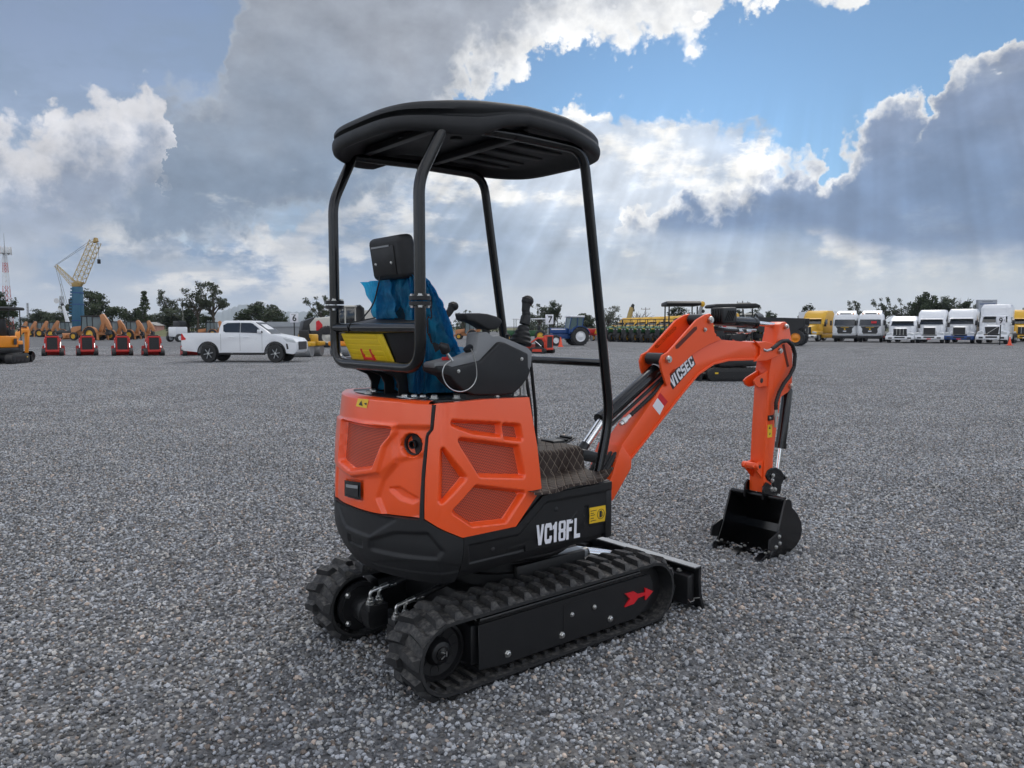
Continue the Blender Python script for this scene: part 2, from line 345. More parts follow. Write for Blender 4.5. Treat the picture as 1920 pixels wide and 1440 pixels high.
GREYS = mat('grey_steel', (.28, .29, .30), .45, metal=.3, var=.2)
CONE = mat('cone_orange', (.85, .09, .03), .5, var=.08)
LAMPG = mat('lamp_glass', (.55, .57, .58), .12, var=.1)

# ---------------------------------------------------------------- ground: gravel yard
rng = random.Random(7)
def stone_colour(r):
    k = r.random(); v = .085 + .41 * r.random() ** 1.3
    if k < .62: c = (v * .955, v * .985, v * 1.035)
    elif k < .86: c = (v * 1.03, v, v * .95)
    elif k < .95: c = (v * 1.22, v * 1.0, v * .84)
    else: c = (min(.50, v * 1.6),) * 3
    return c
def gravel_mat(stone):
    m = bpy.data.materials.new('gravel_stone' if stone else 'gravel_ground'); m.use_nodes = True; t = NT(m.node_tree)
    if stone:
        c = t.n('ShaderNodeAttribute', attribute_name='tint').outputs['Color']
        tc = t.n('ShaderNodeTexCoord').outputs['Object']
        c = t.vm('SCALE', c, scale=t.m('MULTIPLY_ADD', t.noise(tc, 220, 4, .65), .9, .55))
        c = t.vm('SCALE', c, scale=t.m('MULTIPLY_ADD', t.noise(t.n('ShaderNodeNewGeometry').outputs['Position'], .55, 5, .6), .7, .65))
        p = t.n('ShaderNodeBsdfPrincipled', {'Base Color': c, 'Roughness': .82, 'Specular IOR Level': .3})
    else:
        P = t.n('ShaderNodeNewGeometry').outputs['Position']
        vo = t.n('ShaderNodeTexVoronoi', {'Scale': 38., 'Detail': 1., 'Randomness': 1.}); t.set(vo.inputs['Vector'], P)
        vo2 = t.n('ShaderNodeTexVoronoi', {'Scale': 13., 'Randomness': 1.}); t.set(vo2.inputs['Vector'], P)
        v = t.n('ShaderNodeSeparateColor', {0: vo.outputs['Color']}).outputs[0]
        v2 = t.n('ShaderNodeSeparateColor', {0: vo2.outputs['Color']}).outputs[1]
        big = t.noise(P, .23, 6, .6); mid = t.noise(P, 2.2, 5, .65)
        val = t.m('ADD', t.m('MULTIPLY', v, .17), t.m('MULTIPLY', v2, .10))
        val = t.m('ADD', val, t.m('MULTIPLY_ADD', big, .12, t.m('MULTIPLY_ADD', mid, .14, -.05)))
        val = t.m('MULTIPLY', t.m('MAXIMUM', val, .03), .56)  # darkened evenly: shade between loose stones is put into the colour
        hue = t.mix(t.ss(mid, .35, .7), (.96, .99, 1.05), (1.03, 1., .97))
        c = t.vm('SCALE', hue, scale=val)
        p = t.n('ShaderNodeBsdfPrincipled', {'Base Color': c, 'Roughness': .88, 'Specular IOR Level': .25})
        hgt = t.m('SUBTRACT', t.m('MULTIPLY', mid, .5), t.m('MULTIPLY', vo.outputs['Distance'], .8))
        b = t.n('ShaderNodeBump', {'Strength': .8, 'Distance': .02, 'Height': hgt}); t.set(p.inputs['Normal'], b.outputs[0])
    t.t.links.new(p.outputs[0], t.n('ShaderNodeOutputMaterial').inputs[0]); return m
GM, SM = gravel_mat(False), gravel_mat(True)
def ground():
    b = B(); xs = [-4000, -400, -120, -60, -30, -15, 0, 15, 30, 60, 120, 400, 4000]; ys = [-400, -30, -10, 0, 10, 20, 40, 80, 150, 300, 1000, 9000]
    r = random.Random(3)
    v = [(x, y, 0.) for y in ys for x in xs]; n = len(xs)
    b.add(v, [(j * n + i, j * n + i + 1, (j + 1) * n + i + 1, (j + 1) * n + i) for j in range(len(ys) - 1) for i in range(n - 1)])
    o = b.obj('ground', GM, smooth=False); o['kind'] = 'structure'
ground()
def gravel():
    # a few square metres of loose crushed stone, laid edge to edge over the yard round the machine
    tiles = []
    ico = bmesh.new(); bmesh.ops.create_icosphere(ico, subdivisions=1, radius=1.); iv = [v.co.copy() for v in ico.verts]; ifc = [tuple(v.index for v in f.verts) for f in ico.faces]; ico.free()
    hidden = bpy.data.collections.new('gravel_tiles')
    protos = []
    for q in range(14):                                            # crushed-stone shapes: an icosahedron cut by random flats
        r = random.Random(100 + q); cuts = [(Vector((r.gauss(0, 1), r.gauss(0, 1), r.gauss(0, 1))).normalized(), r.uniform(.55, .85)) for _ in range(9)]
        pts = []
        for p in iv:
            p = p * r.uniform(.92, 1.08)
            for nrm, dd in cuts:
                e = p.dot(nrm) - dd
                if e > 0: p = p - nrm * e
            pts.append(p)
        sx, sy, sz = r.uniform(.8, 1.25), r.uniform(.75, 1.), r.uniform(.55, .85)
        protos.append([Vector((p.x * sx, p.y * sy, p.z * sz)) for p in pts])
    for k in range(4):
        r = random.Random(40 + k); V = []; F = []; Cc = []
        T = 1.0
        nst = 4100
        for i in range(nst):
            rad = .5 * min(.042, max(.010, r.lognormvariate(math.log(.0185), .33)))
            c = Vector((r.uniform(-T / 2, T / 2), r.uniform(-T / 2, T / 2), r.uniform(-.004, .008)))
            m = Matrix.Rotation(r.uniform(0, 6.3), 3, 'Z') @ Matrix.Rotation(r.gauss(0, .5), 3, 'X') @ Matrix.Rotation(r.gauss(0, .5), 3, 'Y')
            o = len(V); V += [tuple(c + (m @ p) * rad) for p in r.choice(protos)]; F += [tuple(j + o for j in f) for f in ifc]
            Cc += [(*stone_colour(r), 1.)] * len(iv)
        me = bpy.data.meshes.new('gravel_tile'); me.from_pydata(V, [], F)
        at = me.color_attributes.new('tint', 'FLOAT_COLOR', 'POINT'); at.data.foreach_set('color', [x for c in Cc for x in c])
        me.materials.append(SM); tiles.append(me)
        o = bpy.data.objects.new('gravel_tile', me); hidden.objects.link(o)
    # points: one per tile
    r = random.Random(9); pts = []; rot = []; idx = []
    for j in range(0, 62):
        for i in range(-60, 61):
            y = .5 + j; x = i + .5 * (j % 2)
            if abs(x) > 4.5 + y * .75: continue
            if y > 42 and r.random() < (y - 42) / 20: continue
            pts.append((x, y, 0.)); rot.append(r.randrange(4) * math.pi / 2); idx.append(r.randrange(4))
    me = bpy.data.meshes.new('gravel'); me.from_pydata(pts, [], [])
    me.attributes.new('turn', 'FLOAT', 'POINT').data.foreach_set('value', rot)
    me.attributes.new('pick', 'INT', 'POINT').data.foreach_set('value', idx)
    o = bpy.data.objects.new('gravel', me); col.objects.link(o); o['kind'] = 'stuff'; o['label'] = 'loose grey crushed stone covering the yard'; o['category'] = 'gravel'
    ng = bpy.data.node_groups.new('gravel', 'GeometryNodeTree')
    ng.interface.new_socket('Geometry', in_out='INPUT', socket_type='NodeSocketGeometry'); ng.interface.new_socket('Geometry', in_out='OUTPUT', socket_type='NodeSocketGeometry')
    N = ng.nodes.new; gi = N('NodeGroupInput'); go = N('NodeGroupOutput')
    ci = N('GeometryNodeCollectionInfo'); ci.inputs[0].default_value = hidden; ci.inputs['Separate Children'].default_value = True; ci.inputs['Reset Children'].default_value = True
    ip = N('GeometryNodeInstanceOnPoints'); ip.inputs['Pick Instance'].default_value = True
    a1 = N('GeometryNodeInputNamedAttribute'); a1.data_type = 'FLOAT'; a1.inputs[0].default_value = 'turn'
    a2 = N('GeometryNodeInputNamedAttribute'); a2.data_type = 'INT'; a2.inputs[0].default_value = 'pick'
    cx = N('ShaderNodeCombineXYZ'); L = ng.links.new
    L(gi.outputs[0], ip.inputs['Points']); L(ci.outputs[0], ip.inputs['Instance']); L(a1.outputs[0], cx.inputs[2])
    e2r = N('FunctionNodeEulerToRotation'); L(cx.outputs[0], e2r.inputs[0]); L(e2r.outputs[0], ip.inputs['Rotation'])
    L(a2.outputs[0], ip.inputs['Instance Index']); L(ip.outputs[0], go.inputs[0])
    md = o.modifiers.new('gravel', 'NODES'); md.node_group = ng
gravel()

# ================================================================ the orange mini excavator
# local frame: x forward, y left, z up; origin on the ground under the slew axis
def _smin(a, b, k):
    h = max(0., min(1., .5 + .5 * (b - a) / k)); return b * (1 - h) + a * h - k * h * (1 - h)
def _plan():
    pts = []
    for i in range(0, 1251):
        th = R(i * .1); fl = .49 / max(1e-6, math.sin(th)) if th > .05 else 9.
        r = _smin(.797, fl, .07)
        if th > R(70): r = .49 / math.sin(th)
        pts.append((-r * math.cos(th), -r * math.sin(th)))
    S = [0.]
    for a, b in zip(pts, pts[1:]): S.append(S[-1] + math.hypot(b[0] - a[0], b[1] - a[1]))
    return pts, S
_PL, _PS = _plan()
def inset(z):
    if z > .8: return .040 * ((z - .8) / .43) ** 1.3
    if z < .66: return .075 * ((.66 - z) / .19) ** 2
    return 0.
def surf(s, z, off=0.):                              # point of the house shell: s along the plan from the tail, + to the right side
    a = min(abs(s), _PS[-1] - 1e-6); lo, hi = 0, len(_PS) - 1
    while hi - lo > 1:
        m = (lo + hi) // 2
        if _PS[m] <= a: lo = m
        else: hi = m
    t = (a - _PS[lo]) / (_PS[hi] - _PS[lo])
    x = _PL[lo][0] * (1 - t) + _PL[hi][0] * t; y = _PL[lo][1] * (1 - t) + _PL[hi][1] * t
    dx = _PL[hi][0] - _PL[lo][0]; dy = _PL[hi][1] - _PL[lo][1]; n = math.hypot(dx, dy)
    nx, ny = dy / n, -dx / n
    if nx * x + ny * y < 0: nx, ny = -nx, -ny
    k = off - inset(z)
    return (x + nx * k, (y + ny * k) * (1 if s >= 0 else -1), z)
def lin(pts):                                        # piecewise linear function
    P = sorted(pts)
    def f(q):
        if q <= P[0][0]: return P[0][1]
        for a, b in zip(P, P[1:]):
            if q <= b[0]: return a[1] + (b[1] - a[1]) * (q - a[0]) / max(1e-9, b[0] - a[0])
        return P[-1][1]
    return f
def sdist(p, poly):                                  # + inside
    x, y = p; ins = False; best = 9.
    n = len(poly)
    for i in range(n):
        ax, ay = poly[i]; bx_, by = poly[(i + 1) % n]
        ex, ey = bx_ - ax, by - ay; t = max(0., min(1., ((x - ax) * ex + (y - ay) * ey) / (ex * ex + ey * ey + 1e-12)))
        d = math.hypot(x - ax - t * ex, y - ay - t * ey); best = min(best, d)
        if (ay > y) != (by > y) and x < (bx_ - ax) * (y - ay) / (by - ay) + ax: ins = not ins
    return best if ins else -best
def ramp(t): t = max(0., min(1., t)); return .45 * t + .55 * t * t * (3 - 2 * t)
def panel(name, sL, sR, zb, zt, feats, m, parent, nu, nv, base=0., thick=.014, lip=.006):
    """a sculpted shell panel: relief features are (polygon, depth, width of its sloping wall)"""
    G = []
    for j in range(nv + 1):
        row = []
        for i in range(nu + 1):
            u, v = i / nu, j / nv; z = .9; s = .5
            for _ in range(6):
                s = sL(z) + (sR(z) - sL(z)) * u; z = zb(s) + (zt(s) - zb(s)) * v
            row.append((s, z))
        G.append(row)
    b = B(); V = []; n = nu + 1
    boxes = [(min(p[0] for p in f[0]) - f[2] - .01, max(p[0] for p in f[0]) + f[2] + .01, min(p[1] for p in f[0]) - f[2] - .01, max(p[1] for p in f[0]) + f[2] + .01) for f in feats]
    for row in G:
        for s, z in row:
            o = base
            for (poly, dep, w), (x0, x1, z0, z1) in zip(feats, boxes):
                if x0 < s < x1 and z0 < z < z1: o += dep * ramp((sdist((s, z), poly) + w) / w)
            V.append(surf(s, z, o))
    F = [(j * n + i, j * n + i + 1, (j + 1) * n + i + 1, (j + 1) * n + i) for j in range(nv) for i in range(nu)]
    ring = [(0, i) for i in range(nu)] + [(j, nu) for j in range(nv)] + [(nv, nu - i) for i in range(nu)] + [(nv - j, 0) for j in range(nv)]
    k0 = len(V)
    for j, i in ring: s, z = G[j][i]; V.append(surf(s, z, base - thick))
    L = len(ring)
    for q in range(L):
        a = ring[q]; c = ring[(q + 1) % L]; F.append((a[0] * n + a[1], c[0] * n + c[1], k0 + (q + 1) % L, k0 + q))
    b.add(V, F); return b.obj(name, m, parent, ang=50)
def patch(name, poly, off, m, parent, rows=14, cols=14):    # flat or curved sheet on the shell, filling a convex outline
    z0, z1 = min(p[1] for p in poly), max(p[1] for p in poly); V = []
    if len(poly) == 4:                               # a four-sided sheet is laid bilinearly
        a, b, c, d = poly; n = cols + 1
        for j in range(rows + 1):
            for i in range(cols + 1):
                u, v = i / cols, j / rows; V.append(surf((a[0] * (1 - u) + b[0] * u) * (1 - v) + (d[0] * (1 - u) + c[0] * u) * v, (a[1] * (1 - u) + b[1] * u) * (1 - v) + (d[1] * (1 - u) + c[1] * u) * v, off))
        return B().add(V, [(j * n + i, j * n + i + 1, (j + 1) * n + i + 1, (j + 1) * n + i) for j in range(rows) for i in range(cols)]).obj(name, m, parent)
    for j in range(rows + 1):
        z = z0 + (z1 - z0) * min(.9995, max(.0005, j / rows)); xs = []
        for (ax, ay), (bx_, by) in zip(poly, poly[1:] + poly[:1]):
            if (ay > z) != (by > z): xs.append(ax + (bx_ - ax) * (z - ay) / (by - ay))
        a, c = min(xs), max(xs)
        V += [surf(a + (c - a) * i / cols, z, off) for i in range(cols + 1)]
    n = cols + 1
    return B().add(V, [(j * n + i, j * n + i + 1, (j + 1) * n + i + 1, (j + 1) * n + i) for j in range(rows) for i in range(cols)]).obj(name, m, parent, weld=True)
def grille_mat():
    m = bpy.data.materials.new('orange_mesh_grille'); m.use_nodes = True; t = NT(m.node_tree)
    P = t.n('ShaderNodeSeparateXYZ', {0: t.n('ShaderNodeTexCoord').outputs['Object']})
    u = t.m('SUBTRACT', P.outputs[0], P.outputs[1])
    a = t.n('ShaderNodeCombineXYZ', {0: t.m('ADD', t.m('MULTIPLY', u, 115.), t.m('MULTIPLY', P.outputs[2], 75.)), 1: t.m('MULTIPLY', P.outputs[2], 150.)})
    vo = t.n('ShaderNodeTexVoronoi', {'Scale': 1., 'Randomness': 0.}, voronoi_dimensions='2D'); t.set(vo.inputs['Vector'], a.outputs[0])
    hole = t.m('SUBTRACT', 1., t.ss(vo.outputs['Distance'], .31, .41))
    c = t.mix(hole, (.66, .08, .024), (.045, .013, .010))
    p = t.n('ShaderNodeBsdfPrincipled', {'Base Color': c, 'Roughness': .5})
    bp = t.n('ShaderNodeBump', {'Strength': .6, 'Distance': .002, 'Height': vo.outputs['Distance']}); t.set(p.inputs['Normal'], bp.outputs[0])
    t.t.links.new(p.outputs[0], t.n('ShaderNodeOutputMaterial').inputs[0]); return m
GRILLE = grille_mat()
BOLT = B().lathe((0, 0, 0), (0, 0, 1), [(0, .014), (.002, .014), (.0021, .010), (.009, .010), (.011, .007)], 6).mesh('bolt', smooth=False); BOLT.materials.append(STEEL)
def bolt(parent, p, axis=(0, -1, 0), k=1., name='bolt'):
    o = link(name, BOLT, None, parent); o.location = p; o.rotation_euler = Vector(axis).to_track_quat('Z', 'Y').to_euler(); o.scale = (k,) * 3; return o

GLYPH = {   # heavy condensed block letters, unit cell
 'V': [[(0, 1), (.30, 1), (.48, .36), (.66, 1), (.96, 1), (.66, 0), (.30, 0)]],
 'C': [[(.0, .18), (.16, 0), (.80, 0), (.94, .16), (.94, .36), (.64, .36), (.64, .22), (.30, .22), (.30, .78), (.64, .78), (.64, .64), (.94, .64), (.94, .84), (.80, 1), (.16, 1), (0, .82)]],
 '1': [[(.30, 0), (.66, 0), (.66, 1), (.42, 1), (.34, .90), (.12, .82), (.12, .64), (.30, .68)]],
 '8': [[(.10, 0), (.84, 0), (.94, .12), (0, .12)], [(0, .12), (.30, .12), (.30, .42), (0, .42)], [(.64, .12), (.94, .12), (.94, .42), (.64, .42)], [(0, .42), (.94, .42), (.88, .5), (.94, .60), (0, .60), (.06, .5)], [(0, .60), (.30, .60), (.30, .88), (0, .88)], [(.64, .60), (.94, .60), (.94, .88), (.64, .88)], [(0, .88), (.94, .88), (.84, 1), (.10, 1)]],
 'F': [[(0, 0), (.32, 0), (.32, .40), (.70, .40), (.70, .60), (.32, .60), (.32, .79), (.84, .79), (.84, 1), (0, 1)]],
 'L': [[(0, 0), (.82, 0), (.82, .21), (.32, .21), (.32, 1), (0, 1)]],
 'I': [[(.22, 0), (.56, 0), (.56, 1), (.22, 1)]],
 'S': [[(0, 0), (.80, 0), (.92, .14), (.92, .46), (.80, .60), (.32, .60), (.32, .79), (.90, .79), (.90, 1), (.14, 1), (0, .86), (0, .54), (.12, .40), (.60, .40), (.60, .21), (0, .21)]],
 'E': [[(0, 0), (.86, 0), (.86, .21), (.32, .21), (.32, .40), (.72, .40), (.72, .60), (.32, .60), (.32, .79), (.86, .79), (.86, 1), (0, 1)]]}
def lettering(name, word, width, height, origin, xd, yd, m, parent, depth=.0008, slant=0.):
    X = Vector(xd).normalized(); Y = Vector(yd); Y = (Y - X * Y.dot(X)).normalized(); Z = X.cross(Y); O = Vector(origin); cw = width / len(word)
    adv = [.74 if c in '1I' else 1. for c in word]; cw = width / sum(adv); x = 0.
    for c, a in zip(word, adv):
        b = B()
        for poly in GLYPH[c]:
            q = [O + X * (x + (px - (.13 if c in '1I' else 0)) * cw * .96 + slant * py * height) + Y * py * height for px, py in poly]; n = len(q)
            b.add([p + Z * depth for p in q] + q, [tuple(range(n))] + [(i, (i + 1) % n, n + (i + 1) % n, n + i) for i in range(n)])
        b.obj(name, m, parent, smooth=False); x += a * cw
EXC = thing('mini_excavator', 'orange and black mini excavator in the foreground with canopy and VC18FL lettering', 'excavator', (-0.0858, 3.8738, 0), R(39))
EXC.location.z = -.010
E_ = EXC
# ---------------------------------------------------------------- undercarriage
TZ, TR, TX = .1935, .1615, .63                       # belt loop: axle height, radius, half axle distance
def belt_pt(d):                                      # point and tangent angle at distance d along the loop (outer belt face)
    L1 = 2 * TX; L2 = math.pi * TR; per = 2 * (L1 + L2); d %= per
    if d < L1: return TX - d, TZ + TR, math.pi
    d -= L1
    if d < L2: a = math.pi / 2 + d / TR; return -TX + TR * math.cos(a), TZ + TR * math.sin(a), a + math.pi / 2
    d -= L2
    if d < L1:
        sag = -.0 ; return -TX + d, TZ - TR, 0.
    d -= L1; a = -math.pi / 2 + d / TR; return TX + TR * math.cos(a), TZ + TR * math.sin(a), a + math.pi / 2
PER = 2 * (2 * TX + math.pi * TR)
def lug_mesh(sgn):
    # a staggered tread bar: local t along the belt, w across (0 = centre of belt, .125 = edge), h outwards
    base = [(-.034, .004), (.014, .004), (.022, .055), (.036, .124), (-.016, .124), (-.030, .06)]
    top = [(-.026, .010), (.006, .010), (.014, .055), (.022, .106), (-.004, .106), (-.022, .06)]
    n = 6; v = [(t, sgn * w, -.003) for t, w in base] + [(t, sgn * w, .023 + .002 * (i % 2)) for i, (t, w) in enumerate(top)]
    f = [tuple(range(n, 2 * n))] + [(i, (i + 1) % n, n + (i + 1) % n, n + i) for i in range(n)]
    me = B().add(v, f).mesh('lug', smooth=False); me.materials.append(RUBBER); return me
LUGS = [lug_mesh(1), lug_mesh(-1)]
DLUG = B().box((0, 0, 0), (.022, .19, .02)).mesh('drive_lug', smooth=False); DLUG.materials.append(RUBBER)
def track(side):
    y0, y1 = (.275, .525) if side > 0 else (-.525, -.275); yc = (y0 + y1) / 2; yo = side * .525
    N = 96; rings = []
    for i in range(N):
        x, z, a = belt_pt(i * PER / N); nx, nz = math.sin(a), -math.cos(a)
        t = .020; e = .006
        rings.append([(x - nx * e, y0, z - nz * e), (x, y0 + .012, z), (x, y1 - .012, z), (x - nx * e, y1, z - nz * e), (x - nx * t, y1, z - nz * t), (x - nx * t, y0, z - nz * t)])
    rings.append(rings[0])
    tr = B().loft(rings, True, False).obj('rubber_track', RUBBER, E_, weld=True)
    npitch = 38
    for i in range(npitch):
        for k, sg in enumerate((1, -1)):
            x, z, a = belt_pt((i + .5 * k) * PER / npitch)
            o = link('lug', LUGS[k], None, tr); o.location = (x, yc, z)
            nx, nz = math.sin(a), -math.cos(a); tx, tz = math.cos(a), math.sin(a)
            # columns: tangent, y, outward
            M = Matrix(((tx, 0, nx), (0, 1, 0), (tz, 0, nz))); o.rotation_euler = M.to_euler()
    # drive lugs on the inside of the belt, seen round the sprocket
    for i in range(52):
        x, z, a = belt_pt(i * PER / 52); nx, nz = math.sin(a), -math.cos(a)
        if (z > .3 or i % 1) and abs(x) < .6 or (side > 0 and abs(x) < .6) or x > .62: continue
        o = link('drive_lug', DLUG, None, tr); o.location = (x - nx * .026, yc, z - nz * .026); o.rotation_euler = (0, -a, 0)
    # sprocket: dished wheel with lightening holes
    sp = B(); sp.lathe((-TX, yc - side * .03, TZ), (0, side, 0), [(0, .125), (.06, .125), (.062, .112), (.045, .106), (.040, .062), (.058, .058), (.075, .046), (.082, .030), (.084, .004)], 36)
    s1 = sp.obj('sprocket', BLACKM, E_, ang=30)
    for k in range(6):
        a = R(60 * k + 20); c = (-TX + .083 * math.cos(a), yc + side * .008, TZ + .083 * math.sin(a)); B().lathe(c, (0, side, 0), [(0, .023), (.0075, .023), (.0077, .021), (.003, .019)], 14).obj('lightening_hole', DECAL_K, s1)
    B().lathe((-TX, yc + side * .045, TZ), (0, side, 0), [(0, .03), (.012, .030), (.0125, .026), (.02, .010), (.021, .001)], 14).obj('hub_nut', BLACKS, s1)
    for k in range(3): B().box((-TX + .012 * math.cos(2.1 * k), yc + side * .066, TZ + .012 * math.sin(2.1 * k)), (.004, .002, .022), ('Y', 2.1 * k)).obj('hub_tab', STEEL, s1)
    idl = B(); idl.lathe((TX, yc - side * .05, TZ), (0, side, 0), [(0, .05), (0, .125), (.03, .13), (.032, .138), (.068, .138), (.07, .13), (.10, .125), (.10, .05)], 32); idl.obj('idler_wheel', BLACKM, E_)
    # track frame with guard plate
    fr = B(); fr.bx(-.50, .56, y0 + .05, y1 - .045, .11, .285); fr.obj('track_frame', BLACKM, E_, bevel=.01)
    gp = [(-.483, .098), (-.36, .086), (.50, .086), (.585, .12), (.632, .19), (.632, .24), (.605, .293), (-.483, .293)]
    yg = side * .508
    g = B().prism(gp, yg - side * .006, yg, 'y').obj('guard_plate', BLACKM, E_, bevel=.002, seg=1)
    B().prism([(-.48, .289), (.60, .289), (.54, .318), (-.47, .318)], yg - side * .05, yg - side * .006, 'y').obj('guard_flange', BLACKS, g, bevel=.006)
    for x, z, k in ((-.327, .13, 1.25), (-.005, .131, 1.25), (.316, .13, 1.25), (.06, .213, .9), (.208, .214, .9)): bolt(g, (x, yg + side * .001, z), (0, side, 0), k)
    B().bx(.005, .135, min(yg, yg + side * .002), max(yg, yg + side * .002), .13, .27).obj('hatch_plate', BLACKM, g)
    for x in (-.327, -.005, .316):
        B().lathe((x + .02, yc - side * .08, .108), (0, side, 0), [(0, .03), (0, .058), (.03, .058), (.032, .045), (.125, .045), (.127, .058), (.165, .058), (.165, .03)], 20).obj('track_roller', BLACKS, E_)
    for x in (-.2, .25): B().lathe((x, yc - side * .05, .318), (0, side, 0), [(0, .016), (.12, .016)], 12).obj('carrier_roller', BLACKM, E_)
    # travel motor between the tracks
    ym = side * .285; c = (-TX, ym, TZ); ax = (0, -side, 0)
    pl = B().lathe(c, ax, [(0, .118), (.02, .118), (.022, .10), (.03, .10)], 28).obj('motor_plate', BLACKM, E_)
    mo = B(); mo.lathe(c, ax, [(.02, .062), (.08, .062), (.082, .066), (.125, .066), (.127, .055), (.17, .05), (.172, .03), (.18, .03)], 20)
    yb = sorted((ym - side * .135, ym - side * .20)); mo.bx(-TX - .05, -TX + .05, yb[0], yb[1], TZ - .05, TZ + .055)
    mo = mo.obj('travel_motor', BLACKM, E_, bevel=.004)
    for dx, dz in ((-.075, .07), (-.075, -.07), (.075, .07), (.075, -.07)): bolt(pl, (-TX + dx, ym - side * .03, TZ + dz), ax, 1.15)
    yf = ym - side * .165
    for k, dx in enumerate((-.026, .02)):
        f = B(); f.lathe((-TX + dx, yf, TZ + .055), (0, 0, 1), [(0, .021), (.016, .021), (.0165, .015), (.03, .015), (.0305, .010)], 6); f.tube(rbend([(-TX + dx, yf, TZ + .08), (-TX + dx, yf, TZ + .115), (-TX + dx + .06, yf, TZ + .125)], .03), .008, 8); f.cyl((-TX + dx + .055, yf, TZ + .124), (-TX + dx + .10, yf, TZ + .13), .012, n=10)
        f.obj('hose_fitting', STEEL, mo)
        h = [(-TX + dx + .09, yf, TZ + .128), (-TX + .20, yf - side * .01 * k, TZ + .15), (-TX + .42, yf - side * .12, TZ + .13), (-.02, side * .05, TZ + .15)]
        corr_hose('hydraulic_hose', rbend(h, .12, 8), .0125, mo)
    B().bx(-TX - .0545, -TX - .051, ym - side * .2 if side > 0 else ym + .135, ym - side * .135 if side > 0 else ym + .2, TZ - .03, TZ + .03).obj('name_plate', BLACKM, mo)
def corr_hose(name, path, r, parent, m=None, rib=.010):    # spiral-wrapped hose
    P = [Vector(p) for p in path]; L = [0.]
    for a, b in zip(P, P[1:]): L.append(L[-1] + (b - a).length)
    n = max(8, int(L[-1] / rib)); out = []; rr = []
    for i in range(n + 1):
        d = L[-1] * i / n; k = 0
        while k < len(L) - 2 and L[k + 1] < d: k += 1
        t = (d - L[k]) / max(1e-9, L[k + 1] - L[k]); out.append(P[k].lerp(P[k + 1], t)); rr.append(r * (1.12 if i % 2 else .9))
    return B().tube(out, rr, 8).obj(name, m or HOSE, parent, ang=70)
for side in (-1, 1): track(side)
ch = B(); ch.bx(-.36, .42, -.30, .30, .17, .33); ch.prism([(.42, -.22), (.42, .22), (.62, .30), (.62, -.30)], .18, .30, 'z'); ch.obj('chassis', BLACKM, E_, bevel=.015)
B().lathe((0, 0, .33), (0, 0, 1), [(0, .29), (.05, .29), (.052, .26), (.10, .26), (.102, .30), (.17, .30)], 40).obj('slew_ring', BLACKM, E_)
for s_ in (-1, 1):
    B().prism([(-.10, .32), (.35, .32), (.35, .42), (-.10, .42)], s_ * .27, s_ * .30, 'y').obj('swivel_guard', BLACKM, E_, bevel=.004)
# red travel-direction arrow on the near guard
ya = -.5155
B().prism([(0.42,0.232),(0.483,0.231),(0.515,0.21),(0.568,0.207),(0.567,0.232),(0.627,0.201),(0.57,0.167),(0.566,0.193),(0.513,0.191),(0.482,0.168),(0.417,0.166),(0.454,0.199)], ya - .0008, -.5078, 'y').obj('direction_arrow', DECAL_R, E_, smooth=False)
# dozer blade

prof = [(1.03, .012), (1.052, .012), (1.022, .10), (1.012, .19), (1.016, .245), (1.016, .256), (.955, .256), (.955, .249), (.995, .247), (.990, .19), (.998, .10)]
B().prism(prof, -.525, .525, 'y').obj('dozer_blade', BLACKM, E_, bevel=.002, seg=1)
B().bx(.957, 1.014, -.523, .523, .2565, .2605).obj('blade_edge_sheen', GREYS, E_)  # pale strip: sky reflection on the black edge, put into the colour
for s_ in (-1, 1):
    a = B().prism([(.55, .17), (.62, .15), (.99, .10), (.99, .21), (.62, .25), (.55, .24)], s_ * .16, s_ * .21, 'y').obj('blade_arm', BLACKM, E_, bevel=.008)
    e = B(); e.prism([(.93, .05), (.99, .04), (.99, .22), (.93, .21)], s_ * .29, s_ * .50, 'y'); e = e.obj('blade_extension', BLACKM, E_, bevel=.01)
    for yy in (.34, .42): bolt(e, (.955, s_ * yy, .2185), (0, 0, 1), 1.3)
    B().tube([(.94, s_ * .49, .085), (.93, s_ * .52, .075), (.94, s_ * .535, .085), (.96, s_ * .52, .09), (1.0, s_ * .525, .085)], .0025, 6).obj('pin_clip', STEEL, e)
for s_ in (-.05, .05):
    B().cyl((.30, s_, .30), (.60, s_, .30), .035).obj('blade_cylinder', BLACKS, E_); B().cyl((.60, s_, .30), (.97, s_, .20), .018).obj('blade_rod', CHROME, E_)
B().bx(.32, .50, -.17, -.08, .325, .365).obj('cylinder_cover', GREYS, E_, bevel=.006)

# ---------------------------------------------------------------- house shell
ZTOP = 1.238
seamL = lin([(z, s) for s, z in [(0.447,1.243),(0.442,1.136),(0.423,1.119),(0.411,0.974),(0.403,0.766)]])      # right edge of the tail panel
seamR = lin([(z, s) for s, z in [(0.467,1.243),(0.459,1.136),(0.438,1.111),(0.428,0.929),(0.428,0.767)]])    # rear edge of the side door
tb = [(-0.271,0.746),(-0.051,0.756),(0.132,0.757),(0.271,0.761),(0.403,0.765)]
tailbot = lin([(-1.1, tb[0][1]), (-.5, tb[0][1])] + tb)
